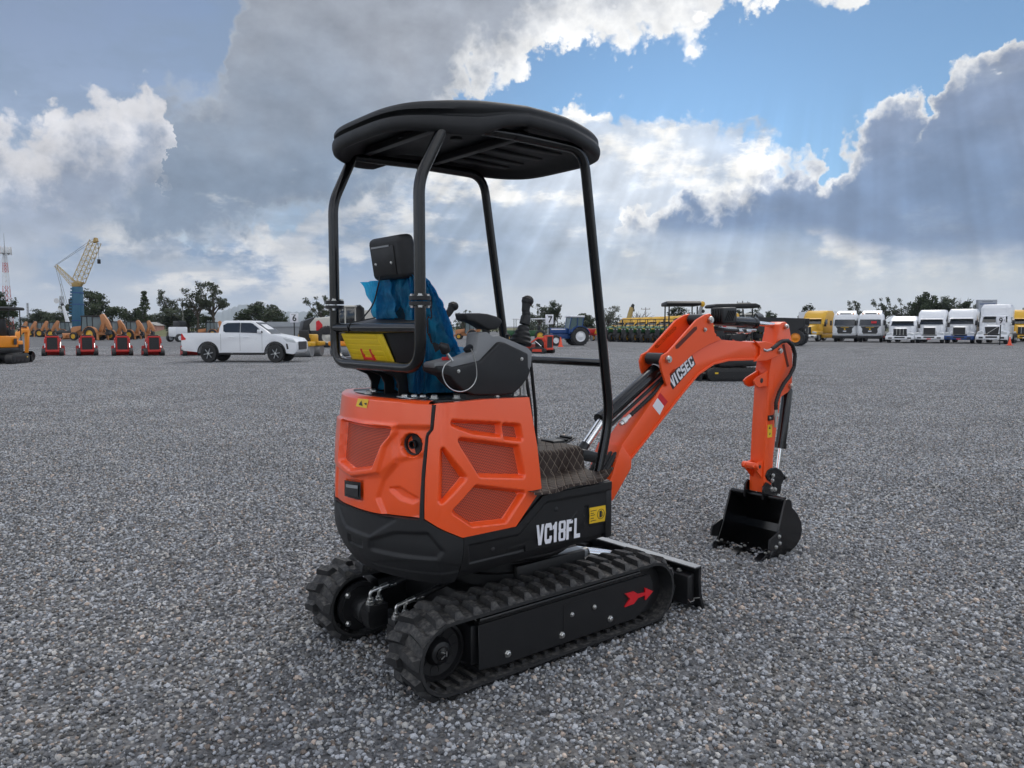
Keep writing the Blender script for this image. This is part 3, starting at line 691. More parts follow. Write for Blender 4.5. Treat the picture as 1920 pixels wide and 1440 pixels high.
# relief of the tail
t_gr = [(-0.18,1.122),(0.237,1.126),(0.23,1.106),(0.184,1.061),(0.137,0.961),(-0.026,0.928),(-0.171,0.948)]
t_fr = [(-0.364,1.125),(0.267,1.144),(0.266,1.115),(0.212,1.052),(0.178,0.94),(-0.022,0.897),(-0.266,0.915)]
t_hole = [(0.343,1.106),(0.369,1.101),(0.386,1.085),(0.392,1.067),(0.388,1.047),(0.373,1.03),(0.348,1.021),(0.322,1.026),(0.304,1.042),(0.297,1.061),(0.301,1.079),(0.317,1.098)]
t_low = [(0.274,1.127),(0.442,1.133),(0.43,1.072),(0.414,0.776),(0.336,0.761),(0.22,0.758),(0.175,0.825),(0.204,0.898),(0.279,0.977),(0.273,1.062)]
t_scoop = [(0.237,0.87),(0.285,0.877),(0.378,0.84),(0.357,0.829),(0.295,0.838)]
t_latch = [(-0.107,0.862),(0.057,0.878),(0.062,0.801),(-0.101,0.79)]
t_step = [(-0.257,0.896),(-0.014,0.877),(0.19,0.912),(0.279,0.982),(0.432,1.024),(0.413,0.767),(0.269,0.76),(0.132,0.756),(-0.054,0.757),(-0.271,0.746)]
def ztop_tail(s): return ZTOP
tailp = panel('tail_panel', lambda z: -.95, seamL, tailbot, lambda s: ZTOP, [
    (t_fr, .012, .010), (t_gr, -.036, .013), (t_hole, -.035, .010), (t_low, -.014, .020), (t_scoop, -.012, .010), (t_latch, -.012, .006), (t_step, -.010, .025)], ORANGE, E_, 250, 100, thick=.03)
patch('tail_grille', t_gr, -.0215, GRILLE, tailp, 24, 24)
hc = surf(*[(0.345,1.065)][0], -.05); hn = Vector(surf(*[(0.345,1.065)][0], .1)) - Vector(hc)
B().lathe(hc, hn, [(-.02, .047), (.018, .047), (.022, .044), (.019, .040), (-.01, .040), (-.01, .001)], 24).obj('exhaust_sleeve', DECAL_K, tailp)
B().lathe(hc, hn, [(-.03, .018), (.03, .018), (.03, .014), (.0, .014), (0, .001)], 16).obj('exhaust_pipe', BLACKM, tailp)
patch('latch_bezel', t_latch, -.001, BLACKS, tailp, 4, 6)
lt = patch('latch_recess', [(-0.075,0.85),(0.041,0.862),(0.044,0.81),(-0.071,0.805)], .0015, DECAL_K, tailp, 4, 4)
patch('latch_lever', [(-0.075,0.85),(0.041,0.862),(0.042,0.848),(-0.073,0.836)], .004, GREYS, tailp, 2, 4)
# rubber seam between tail and door
V = []
zs = [.74 + (ZTOP - .74) * i / 30 for i in range(31)]
B().add([q for z in zs for q in (surf(seamL(z) - .002, z, -.012), surf(seamL(z) + .003, z, .004), surf((seamL(z) + seamR(z)) / 2, z, .008), surf(seamR(z) - .003, z, .004), surf(seamR(z) + .002, z, -.012))],
        [(j * 5 + i, j * 5 + i + 1, j * 5 + i + 6, j * 5 + i + 5) for j in range(30) for i in range(4)]).obj('door_seal', BLACKP, E_)
# right side door with five mesh grilles
dfront = lin([(z, s) for s, z in [(0.993,1.244),(1.001,1.171),(1.02,1.028),(1.033,0.833)]])
db_ = [(0.428,0.767),(0.595,0.682),(0.883,0.682),(1.033,0.833)]
dtop = [(0.468,1.243),(0.744,1.249),(0.993,1.244)]
gr = [[(0.574,1.16),(0.811,1.132),(0.812,1.095),(0.675,1.121)], [(0.844,1.126),(0.919,1.116),(0.926,1.067),(0.849,1.08)], [(0.608,1.084),(0.905,1.024),(0.926,0.905),(0.703,0.936)],
      [(0.513,1.048),(0.611,0.931),(0.504,0.848)], [(0.673,0.879),(0.922,0.822),(0.825,0.721),(0.653,0.733),(0.565,0.796)]]
door = panel('side_door', seamR, dfront, lin(db_), lin(dtop), [(g, -.034, .018) for g in gr], ORANGE, E_, 190, 150, thick=.03)
for g in gr: patch('door_grille', g, -.0315, GRILLE, door, 12, 16)
# black skirt round the tail
skt = lambda s: tailbot(s) - .004 if s < seamL(.77) else lin(db_)(s) - .004
k1 = [(0.135,0.629),(0.285,0.684),(0.44,0.698),(0.498,0.634),(0.473,0.607),(0.38,0.604),(0.13,0.599)]; k2 = [(-0.222,0.735),(-0.09,0.659),(0.123,0.658),(0.275,0.747),(0.132,0.749),(-0.054,0.747)]; k3 = [(-0.06,0.623),(0.064,0.618),(0.052,0.588),(-0.071,0.585)]
skirt = panel('tail_skirt', lambda z: -.95, lambda z: .598, lambda s: .475, skt, [(k1, -.014, .018), (k2, -.010, .014), (k3, -.010, .006), ([(0.095,0.521),(0.596,0.538),(0.596,0.553),(0.48,0.586),(0.323,0.573)], -.004, .01)], BLACKP, E_, 200, 60, base=.004, thick=.04)
# black lower side panel
so = lin([(s, z) for s, z in [(0.598,0.682),(0.883,0.68),(1.037,0.796),(1.112,0.803)]] + [(1.49, .806)])
lp_in = [(0.631,0.639),(0.901,0.636),(1.06,0.759)] + [(1.6, .757), (1.6, .572)] + [(1.001,0.563),(0.647,0.563)]
lpan = panel('lower_side_panel', lambda z: .601, lambda z: 1.485, lambda s: .50 + .028 * ramp((s - .6) / .9), so, [(lp_in, -.007, .010), ([(0.846,0.586),(1.023,0.593),(1.026,0.582),(0.849,0.575)], .002, .004), ([(1.2,0.643),(1.251,0.688),(1.261,0.684),(1.211,0.638)], .002, .003), ([(1.306,0.705),(1.331,0.704),(1.343,0.589),(1.319,0.585)], -.010, .003)], BLACKM, E_, 200, 60, base=.003, thick=.04)
for u in [(0.763,0.6),(1.125,0.722)]: B().lathe(surf(u[0], u[1], -.006), (0, -1, 0), [(0, .012), (.003, .012), (.006, .006), (.0065, .001)], 14).obj('panel_plug', BLACKP, lpan)
c0 = [(1.147,0.613)][0]; p0 = surf(*c0, .0005)
lettering('model_letter', 'VC18FL', .285, .094, (p0[0] - .145, p0[1] - .0012, p0[2] - .040), (1, 0, -.028), (0, 0, 1), DECAL_W, lpan)
d0 = [(1.337,0.696),(1.447,0.694),(1.453,0.614),(1.341,0.618)]
dec = patch('fuel_decal', d0, -.0022, DECAL_Y, lpan, 2, 2)
yd = surf(*d0[0], -.0022)[1] - .0008
zc_ = sum(q[1] for q in d0) / 4
for zz, w in ((zc_ + .022, .040), (zc_ + .010, .022), (zc_ + .001, .030), (zc_ - .014, .022), (zc_ - .026, .038)):
    sx = surf(d0[0][0] + .008, .7)[0]; B().bx(sx, sx + w, yd - .0004, yd, zz, zz + .003).obj('decal_print', DECAL_K, dec, smooth=False)
fx = surf(d0[0][0] + .078, .7)[0]; B().tube([(fx + .024 * math.cos(R(a)), yd, zc_ + .024 * math.sin(R(a))) for a in range(0, 360, 18)], .0012, 5, closed=True).obj('decal_ring', DECAL_K, dec)
b_ = B(); b_.bx(fx - .009, fx + .006, yd - .0004, yd, zc_ - .016, zc_ + .016); b_.tube([(fx + .006, yd, zc_ + .007), (fx + .013, yd, zc_ + .005), (fx + .013, yd, zc_ - .01), (fx + .008, yd, zc_ - .01)], .0012, 5); b_.obj('decal_pump', DECAL_K, dec)
# front corner, floor frame and the inside of the house
B().prism([(.343, -.49), (.352, -.47), (.352, .47), (.343, .49), (.30, .49), (.30, -.49)], .53, .80, 'z').obj('front_panel', BLACKM, E_, bevel=.008)
fl = B().prism([(-.20, -.478), (.345, -.478), (.345, .478), (-.20, .478)], .55, .812, 'z').obj('floor_deck', BLACKM, E_, bevel=.008)
core = B(); core.prism([(-.66, -.33), (-.60, -.40), (-.17, -.43), (-.17, .43), (-.60, .40), (-.66, .33), (-.70, 0)], .50, ZTOP - .012, 'z'); core.obj('engine_bay', DECAL_K, E_)
B().lathe((0, 0, .462), (0, 0, 1), [(0, .38), (.02, .40), (.03, .40)], 48).obj('house_floor', BLACKM, E_)
# left side closing panel (away from the camera)
panel('left_side_panel', lambda z: -1.05, lambda z: -.955, lambda s: .78, lambda s: ZTOP, [], ORANGE, E_, 4, 8, thick=.03)
panel('left_lower_panel', lambda z: -1.48, lambda z: -.955, lambda s: .52, lambda s: .80, [], BLACKM, E_, 12, 8, thick=.03)
# top of the house: orange shoulder and black deck plate with bolts
rim_s = [-.95 + (.43 + .95) * i / 60 for i in range(61)]
ring0 = [surf(s, ZTOP, 0.) for s in rim_s]; ring1 = [surf(s, ZTOP + .010, -.012) for s in rim_s]; ring2 = [surf(s, ZTOP + .012, -.05) for s in rim_s]; ring3 = [surf(s, ZTOP + .004, -.11) for s in rim_s]
B().loft([[p for p in r] for r in (ring0, ring1, ring2, ring3)], False, False).obj('tail_top', ORANGE, E_)

deck = B().prism([surf(s, ZTOP, -.055)[:2] for s in [-.95 + (1.40 + .0) * i / 40 for i in range(41)]] + [(-.155, -.435), (-.155, .30)], ZTOP - .004, ZTOP + .012, 'z').obj('deck_plate', BLACKM, E_, bevel=.003, seg=1)
ds = [surf(s, z_, 0)[:2] for s, z_ in ((.47, ZTOP), (.99, ZTOP))]
B().prism([surf(.455, ZTOP, .0)[:2], surf(.60, ZTOP, .0)[:2], surf(.99, ZTOP, .0)[:2], surf(.99, ZTOP, -.05)[:2], surf(.60, ZTOP, -.05)[:2], surf(.455, ZTOP, -.05)[:2]], ZTOP - .03, ZTOP + .004, 'z').obj('door_top', ORANGE, door, bevel=.004)
for x, y, k in ((-.62, .13, 1.5), (-.60, .17, 1.5), (-.66, .10, 1.4), (-.60, -.20, 1.4), (-.63, -.17, 1.4), (-.58, -.24, 1.4), (-.555, -.29, 1.5), (-.47, -.34, 1.5), (-.30, -.40, 1.2), (-.20, -.40, 1.2)): bolt(deck, (x, y, ZTOP + .012), (0, 0, 1), k)
for x, y in ((-.625, .15), (-.605, -.20)): B().prism([(x - .05, y - .06), (x + .04, y - .06), (x + .04, y + .06), (x - .05, y + .06)], ZTOP + .0125, ZTOP + .018, 'z').obj('hinge_plate', STEEL, deck, bevel=.003)
wd = patch('warning_decal', [(-0.019,1.24),(0.078,1.242),(0.067,1.203),(-0.034,1.205)], .002, DECAL_Y, tailp, 8, 12)
patch('warning_triangle', [(-0.007,1.212),(0.033,1.21),(0.019,1.234)], .0034, DECAL_K, wd, 6, 6)
patch('warning_mark', [(0.041,1.223),(0.067,1.227),(0.065,1.215)], .0034, DECAL_K, wd, 6, 6)

# ---------------------------------------------------------------- canopy
TUBE = .024
def post(name, path, r=TUBE, rad=.06): return B().tube(rbend(path, rad, 6), r, 14).obj(name, BLACKS, E_)
for s_ in (-1, 1):
    y = s_ * .385
    rp = post('rear_post', [(-.683, y, 1.67), (-.683, y, 2.15), (-.565, s_ * .40, 2.385)])
    fl_ = B()
    for dz in (-.011, .011): fl_.lathe((-.683, y, 1.664 + dz), (0, 0, 1), [(-.008, .026), (-.008, .045), (.008, .045), (.008, .026)], 18)
    fl_.obj('post_flange', BLACKM, rp)
    for dx, dy in ((.036, 0), (-.018, .03), (-.018, -.03)):
        bolt(rp, (-.683 + dx, y + dy, 1.683), (0, 0, 1), .9); bolt(rp, (-.683 + dx, y + dy, 1.645), (0, 0, -1), .9)
    post('front_post', [(-.20, s_ * .395, 2.395), (.225, s_ * .395, 2.392), (.372, s_ * .39, 1.46), (.423, s_ * .39, 1.11), (.345, s_ * .39, .815)], rad=.10)
    post('side_rail', [(-.565, s_ * .40, 2.385), (-.20, s_ * .395, 2.395)], .022)
post('front_crossbar', [(.383, -.39, 1.378), (.383, .39, 1.378)], .020)
# rear hoop carrying the canopy
post('rear_hoop', [(-.683, .385, 1.66), (-.683, .385, 1.385), (-.683, -.385, 1.385), (-.683, -.385, 1.66)], rad=.11)
post('rear_crossbar', [(-.683, .385, 1.553), (-.683, -.385, 1.553)], .021)
for y in (.185, .06, -.065):
    B().prism([(-.70, 1.37), (-.68, 1.36), (-.62, 1.335), (-.60, 1.30), (-.60, ZTOP + .01), (-.53, ZTOP + .01), (-.50, 1.30), (-.50, 1.36), (-.56, 1.385), (-.70, 1.395)], y - .005, y + .005, 'y').obj('hoop_bracket', BLACKM, E_, bevel=.002, seg=1)
def roof():
    zl = lin([(-.80, 2.372), (-.68, 2.352), (-.55, 2.345), (-.44, 2.352), (-.29, 2.408), (-.20, 2.428), (.05, 2.415), (.22, 2.390), (.45, 2.375)])
    N = 96; pts = []
    for i in range(N):
        a = 2 * math.pi * i / N; c, s = math.cos(a), math.sin(a)
        ex = .62 if c > 0 else .60                     # squarer front, rounder back
        x = (abs(c) ** ex) * (1 if c > 0 else -1); y = (abs(s) ** .55) * (1 if s > 0 else -1)
        cx = -.175; hx = .645 if c > 0 else .585
        w = .475 * (1 - .035 * ramp((cx + hx * x - .1) / .35))
        pts.append((cx + hx * x, w * y))
    zt = lin([(-.80, 2.462), (-.62, 2.470), (-.42, 2.492), (-.14, 2.514), (.05, 2.506), (.20, 2.490), (.35, 2.478), (.48, 2.462)])
    def ring(k, f, grv=0.):                            # f: height in the rim, 0 lower edge .. 1 upper edge
        out = []
        for x, y in pts:
            g = grv * (1 - ramp((x + .62) / .52)); q = k - g
            out.append((-.175 + (x + .175) * q, y * q, zl(x) + f * (zt(x) - zl(x))))
        return out
    up = lambda k, dz: [(-.175 + (x + .175) * k, y * k, zt(x) * .5 + zt(x * k) * .5 + dz) for x, y in pts]
    dn = lambda k, z: [(-.175 + (x + .175) * k, y * k, z + .012 * (1 - ((x + .3) / .7) ** 2)) for x, y in pts]
    rings = [[(-.175, 0, 2.44)] * N, dn(.5, 2.43), dn(.80, 2.425), ring(.90, .36), ring(.93, .03), ring(.965, -.03), ring(.992, .07), ring(1., .25), ring(1., .40), ring(.996, .48),
             ring(.99, .53, .040), ring(.987, .58, .048), ring(.985, .64, .042), ring(.987, .72, .002), ring(.985, .84), ring(.97, .97), up(.94, .003), up(.88, .008), up(.6, .012), [(-.175, 0, 2.528)] * N]
    o = B().loft(rings, True, False).obj('canopy_roof', BLACKP, E_, weld=True, ang=60)
    for y in (-.27, -.15, 0, .15, .27): B().bx(-.10, .30, y - .022, y + .022, 2.415, 2.436).obj('roof_rib', BLACKP, o, bevel=.008)
    B().bx(-.14, -.10, -.38, .38, 2.398, 2.43).obj('roof_crossmember', BLACKM, o, bevel=.004)
    B().bx(-.52, -.48, -.38, .38, 2.398, 2.43).obj('roof_crossmember', BLACKM, o, bevel=.004)
    for p in ((-.50, .02), (-.30, -.1)): B().lathe((*p, 2.425), (0, 0, -1), [(0, .03), (.012, .03), (.014, .024)], 16).obj('roof_plug', BLACKP, o)
roof()
# ---------------------------------------------------------------- seat, tool box
SY = .03
def rrect(x0, x1, y0, y1, z, r, n=5, tilt=0.):
    out = []
    for cx, cy, a in ((x1 - r, y1 - r, 0), (x0 + r, y1 - r, 90), (x0 + r, y0 + r, 180), (x1 - r, y0 + r, 270)):
        out += [(cx + r * math.cos(R(a + 90 * i / n)), cy + r * math.sin(R(a + 90 * i / n)), z) for i in range(n + 1)]
    return out
def seat_rings(g=0.):
    rings = []
    for z, xf, hw in ((1.27, -.25, .185), (1.33, -.27, .195), (1.42, -.335, .195), (1.52, -.375, .19), (1.62, -.405, .18), (1.70, -.435, .17), (1.76, -.465, .155), (1.785, -.50, .13)):
        xr = -.545 - .0 * (z - 1.27); rings.append(rrect(xr - g, xf + g, SY - hw - g, SY + hw + g, z + (g if z > 1.76 else 0), .045))
    return rings
st = B(); st.loft(seat_rings()); st.obj('seat_back', BLACKP, E_, ang=60)
cu = B(); cu.prism([(-.50, 1.30), (-.08, 1.33), (-.02, 1.37), (-.03, 1.42), (-.10, 1.445), (-.30, 1.42), (-.48, 1.40)], SY - .22, SY + .22, 'y'); cu.obj('seat_cushion', BLACKP, E_, bevel=.03, seg=3)
B().bx(-.46, -.08, SY - .16, SY + .16, ZTOP + .012, 1.30).obj('seat_base', BLACKM, E_, bevel=.01)
# headrest with a stitched back panel
hr = B(); c = Vector((-.562, SY + .003, 1.872)); tl = R(-9)
def tilt(p, a=tl): v = Vector(p) - c; return c + Matrix.Rotation(a, 3, 'Y') @ v
hb = B().box(c, (.085, .29, .195), ('Y', tl)).obj('headrest', BLACKP, E_, bevel=.028, seg=4)
B().box(c + Matrix.Rotation(tl, 3, 'Y') @ Vector((-.0445, .01, -.01)), (.006, .20, .13), ('Y', tl)).obj('headrest_plate', BLACKM, hb, bevel=.003)
B().box(c + Matrix.Rotation(tl, 3, 'Y') @ Vector((-.049, .02, .055)), (.003, .16, .008), ('Y', tl)).obj('headrest_seam', GREYS, hb)
for y in (-.06, .08):
    bolt(hb, c + Matrix.Rotation(tl, 3, 'Y') @ Vector((-.047, y, -.02)), (-1, 0, 0), .55)
    B().cyl((-.535, SY + y, 1.74), (-.555, SY + y * .9, 1.81), .008).obj('headrest_rod', BLACKM, hb)
# tool box behind the seat: black tub, yellow lid with red catch
tbx = B(); tbx.loft([[(-.618, .30, 1.395), (-.618, -.09, 1.395), (-.555, -.155, 1.40), (-.54, -.155, 1.40), (-.54, .30, 1.40)], [(-.665, .325, 1.535), (-.665, -.075, 1.535), (-.56, -.195, 1.545), (-.54, -.195, 1.55), (-.54, .325, 1.55)], [(-.645, .31, 1.572), (-.645, -.065, 1.572), (-.57, -.17, 1.585), (-.54, -.18, 1.59), (-.54, .31, 1.60)]])
tb_ = tbx.obj('tool_box', BLACKP, E_, bevel=.004, ang=25)
def lidp(u, v, o=0.): # u across 0..1 (left to right), v up 0..1
    return Vector((-.620 - .047 * v - o, .30 + .025 * v + u * (-.385 - .0 * v), 1.398 + .132 * v - o * .3))
lid = B(); q = [lidp(0, 0, .004), lidp(1, 0, .004), lidp(1, 1, .004), lidp(0, 1, .004)]; q2 = [lidp(0, 0, .016), lidp(1, 0, .016), lidp(1, 1, .016), lidp(0, 1, .016)]
lid.loft([q, q2]); lid = lid.obj('tool_box_lid', YELLOWP, tb_, bevel=.003)
for k in range(5):
    v = .10 + k * .19; b_ = B(); b_.loft([[lidp(.06, v, .014), lidp(.90, v, .014), lidp(.90, v + .145, .014), lidp(.06, v + .145, .014)], [lidp(.065, v + .01, .0185), lidp(.895, v + .01, .0185), lidp(.895, v + .135, .0185), lidp(.065, v + .135, .0185)]]); b_.obj('lid_rib', YELLOWP, lid)
cb = B()
for u0, u1 in ((.38, .42), (.62, .66)): cb.loft([[lidp(u0, .04, .016), lidp(u1, .04, .016), lidp(u1 - .03 if u0 < .5 else u1 - .05, .48, .016), lidp(u0 - .03 if u0 < .5 else u0 - .05, .48, .016)], [lidp(u0, .04, .026), lidp(u1, .04, .026), lidp(u1 - .035 if u0 < .5 else u1 - .055, .46, .020), lidp(u0 - .025 if u0 < .5 else u0 - .045, .46, .020)]])
cb.loft([[lidp(.40, .05, .0165), lidp(.64, .05, .0165), lidp(.64, .20, .0165), lidp(.40, .20, .0165)], [lidp(.40, .05, .028), lidp(.64, .05, .028), lidp(.64, .18, .025), lidp(.40, .18, .025)]]); cb.obj('lid_catch', REDP, lid)
B().tube([(-.70, .21, 1.535), (-.708, .205, 1.56), (-.69, .20, 1.578), (-.66, .18, 1.585), (-.62, .10, 1.60)], .003, 6).obj('cable_tie', HOSE, tb_)
B().tube(rbend([(-.575, SY + .06, 1.86), (-.60, SY + .07, 1.76), (-.60, SY + .12, 1.66), (-.66, .17, 1.585)], .08, 8), .0035, 6).obj('headrest_cable', HOSE, E_)
# blue film pulled over the seat: a thing of its own
def film_mat():
    m = bpy.data.materials.new('blue_plastic_film'); m.use_nodes = True; t = NT(m.node_tree)
    tc = t.n('ShaderNodeTexCoord').outputs['Object']
    wr = t.noise(t.vm('MULTIPLY', tc, (1., 1., .35)), 26, 6, .7, dist=.8); w2_ = t.noise(tc, 70, 4, .7, dist=1.2)
    c = t.mix(t.ss(wr, .35, .65), (.0, .17, .42), (.03, .46, .80))
    p = t.n('ShaderNodeBsdfPrincipled', {'Base Color': c, 'Roughness': .10, 'Specular IOR Level': 1.})
    b = t.n('ShaderNodeBump', {'Strength': 1., 'Distance': .045, 'Height': t.m('ADD', wr, t.m('MULTIPLY', w2_, .5))}); t.set(p.inputs['Normal'], b.outputs[0])
    tr = t.n('ShaderNodeBsdfTranslucent', {'Color': (.0, .55, .92)}); tp = t.n('ShaderNodeBsdfTransparent', {'Color': (.05, .55, .92)})
    mx = t.n('ShaderNodeMixShader', {0: .38}); t.t.links.new(p.outputs[0], mx.inputs[1]); t.t.links.new(tr.outputs[0], mx.inputs[2])
    m2 = t.n('ShaderNodeMixShader', {0: .24}); t.t.links.new(mx.outputs[0], m2.inputs[1]); t.t.links.new(tp.outputs[0], m2.inputs[2])
    t.t.links.new(m2.outputs[0], t.n('ShaderNodeOutputMaterial').inputs[0]); return m
FILM = film_mat()
film = thing('plastic_seat_cover', 'crumpled blue plastic film covering the seat of the orange excavator', 'plastic cover', (EXC.location.x, EXC.location.y, EXC.location.z), R(39))
def film_sheet():
    r = random.Random(5); rings = []
    src = seat_rings(.012); zs = [1.262] + [1.27 + (1.797 - 1.27) * i / 60 for i in range(61)]
    def sec(z):
        k = 0; Z = [q[0][2] for q in src]
        while k < len(Z) - 2 and Z[k + 1] < z: k += 1
        t = max(0, min(1, (z - Z[k]) / (Z[k + 1] - Z[k]))); return [Vector(a).lerp(Vector(b), t) for a, b in zip(src[k], src[k + 1])]
    for z in zs:
        s_ = sec(z); M = []
        n = 180; m = len(s_)
        for i in range(n):
            f = i / n * m; a = s_[int(f) % m].lerp(s_[(int(f) + 1) % m], f - int(f))
            ph = i / n * 2 * math.pi
            fold = .007 * math.sin(17 * ph + 4 * math.sin(z * 9)) + .005 * math.sin(41 * ph + z * 23) + .005 * math.sin(29 * ph - z * 40) + .004 * math.sin(13 * ph + z * 61) + .0035 * abs(math.sin(37 * ph + 30 * z + 5 * math.sin(8 * ph))) * 2 + .003 * math.sin(71 * ph - 55 * z)
            cen = Vector((-.43, SY, z)); dr = (a - cen); dr.z = 0; dr.normalize()
            tn = noise.turbulence(Vector((a.x * 9, a.y * 9, z * 5)), 4, True); fold += .020 * (tn - .75)
            flare = .045 * ramp((1.40 - z) / .14) * ramp((a.x + .53) / .06)
            M.append((a.x + dr.x * (fold + flare), a.y + dr.y * (fold + flare * 1.2), z + .004 * math.sin(13 * ph)))
        rings.append(M)
    top = rings[-1]; cen = Vector((-.51, SY, 1.806))
    rings.append([tuple(Vector(p).lerp(cen, .5) + Vector((0, 0, .006 * math.sin(i * 1.3)))) for i, p in enumerate(top)])
    rings.append([tuple(Vector(p).lerp(cen, .97)) for p in top])
    B().loft(rings, True, True).obj('seat_back_film', FILM, film, ang=80)
    # lap over the cushion
    V = []; nx, ny = 18, 20
    for i in range(nx + 1):
        for j in range(ny + 1):
            u, v = i / nx, j / ny; x = -.42 + .44 * u; y = SY - .26 + .52 * v
            z = 1.437 + .018 * math.sin(9 * u + 5 * v) * math.sin(13 * v) + .008 * math.sin(31 * u * v + 3) - .06 * ramp((abs(v - .5) - .38) / .12) - .05 * ramp((u - .9) / .1)
            V.append((x, y, z))
    B().add(V, [(i * (ny + 1) + j, i * (ny + 1) + j + 1, (i + 1) * (ny + 1) + j + 1, (i + 1) * (ny + 1) + j) for i in range(nx) for j in range(ny)]).obj('cushion_film', FILM, film, ang=80)
    # loose flap at the left
    fl3 = [(-0.59,0.3,1.773),(-0.59,0.138,1.78),(-0.59,0.02,1.772),(-0.59,-0.047,1.598),(-0.59,0.093,1.597),(-0.59,0.173,1.6),(-0.59,0.254,1.677)]; a = [Vector(p) for p in fl3]
    V = []; n = 12
    L = [a[0], a[6], a[5]]; Rr = [a[2], a[2].lerp(a[3], .5), a[3]]
    def bz(P, t): return P[0] * (1 - t) ** 2 + P[1] * 2 * t * (1 - t) + P[2] * t * t
    for i in range(n + 1):
        for j in range(n + 1):
            p = bz(L, i / n).lerp(bz(Rr, i / n), j / n); p.x += .022 * math.sin(j * .8 + i * .25) * (1 - j / n) + .006 * math.sin(i * 1.1); V.append(tuple(p))
    B().add(V, [(i * (n + 1) + j, i * (n + 1) + j + 1, (i + 1) * (n + 1) + j + 1, (i + 1) * (n + 1) + j) for i in range(n) for j in range(n)]).obj('loose_flap', FILM, film, ang=80)
film_sheet()
# ---------------------------------------------------------------- right console, levers, armrest
CY = -.42
con_out = [(-0.627,1.41),(-0.542,1.424),(-0.473,1.429),(-0.412,1.452),(-0.403,1.532),(-0.351,1.537),(-0.328,1.518),(-0.29,1.52),(-0.193,1.489),(-0.121,1.464),(-0.097,1.444),(-0.102,1.376),(-0.121,1.363),(-0.153,1.328),(-0.23,1.29),(-0.435,1.3),(-0.545,1.355),(-0.627,1.388)]
con = B().prism(con_out, -.405, -.315, 'y').obj('console', GREYP, E_, bevel=.008)
con_in = [(-0.627,1.397),(-0.566,1.398),(-0.545,1.39),(-0.494,1.398),(-0.4,1.413),(-0.307,1.49),(-0.29,1.493),(-0.269,1.489),(-0.137,1.438),(-0.135,1.377),(-0.121,1.363),(-0.134,1.334),(-0.171,1.295),(-0.214,1.265),(-0.272,1.257),(-0.441,1.267),(-0.491,1.286),(-0.542,1.328),(-0.558,1.348),(-0.59,1.359),(-0.619,1.371)]
cp = B().prism(con_in, -.424, -.30, 'y').obj('console_side_panel', BLACKP, con, bevel=.009, seg=3)
for p in [(-0.522,-0.425,1.373),(-0.178,-0.425,1.415)]: bolt(cp, p, (0, -1, 0), .62, 'panel_screw')
B().prism([(-0.463,1.27),(-0.392,1.261),(-0.245,1.256),(-0.218,1.268),(-0.214,1.242),(-0.463,1.249)], -.40, -.30, 'y').obj('console_foot', BLACKM, con)
# black knobs and switches on the console
for u, v, rr in ((901, 629, .021), (894, 651, .026)):
    p = Vector([(-0.358,-0.36,1.51)][0]) if u == 901 else Vector([(-0.379,-0.36,1.46)][0])
    B().lathe((p.x + .015, -.365, p.z), (-1, -.25, .25), [(0, rr), (.02, rr), (.028, rr * .9), (.03, rr * .3)], 12).obj('console_knob', BLACKM, con)
kn = Vector([(-0.406,-0.35,1.457)][0]); B().lathe(kn, (-.6, 0, .8), [(-.03, .012), (0, .024), (.018, .026), (.022, .012)], 12).obj('ignition_switch', BLACKM, con)
# joystick with bellows
jb = Vector([(-0.131,-0.36,1.489)][0]); jt = Vector([(-0.093,-0.36,1.676)][0])
ax = (Vector([(-0.106,-0.36,1.579)][0]) - jb).normalized()
L_ = (Vector([(-0.106,-0.36,1.572)][0]) - jb).length
pr = []
for i in range(9): pr.append((L_ * i / 8, (.058 - .034 * i / 8) * (1.0 if i % 2 else .86)))
def joystick(jb, jt, ax, parent):
    js = B().lathe(jb - ax * .01, ax, pr, 20).obj('joystick_bellows', HOSE, parent, ang=20)
    gr_ = [jb + ax * L_ * .97, jb + ax * L_ * 1.5, jb.lerp(jt, .78), jt, jt + Vector((.006, 0, .012))]
    B().tube(rbend(gr_, .03, 5), [.024, .023] + [.0195] * 5 + [.018] * 2 + [.019] * 4 + [.024, .027][:0] + [.022] * (len(rbend(gr_, .03, 5)) - 13 - 2) + [.027, .020], 14).obj('joystick_grip', BLACKP, js, ang=60)
    B().ball(jt + Vector((.004, 0, .0)), .027, 14, 8, (1.1, 1., .95)).obj('joystick_head', BLACKP, js, ang=80)
joystick(jb, jt, ax, con)
# armrest
ar = [(-0.467,1.614),(-0.452,1.616),(-0.389,1.617),(-0.346,1.614),(-0.299,1.604),(-0.269,1.59),(-0.266,1.576),(-0.284,1.557),(-0.308,1.545),(-0.349,1.548),(-0.381,1.564),(-0.418,1.58),(-0.457,1.586)]
B().prism(ar, -.40, -.315, 'y').obj('armrest', BLACKP, con, bevel=.012, seg=3)
p = Vector([(-0.329,-0.36,1.527)][0]); B().cyl(p, p + Vector((0, 0, .05)), .017).obj('armrest_post', BLACKM, con)
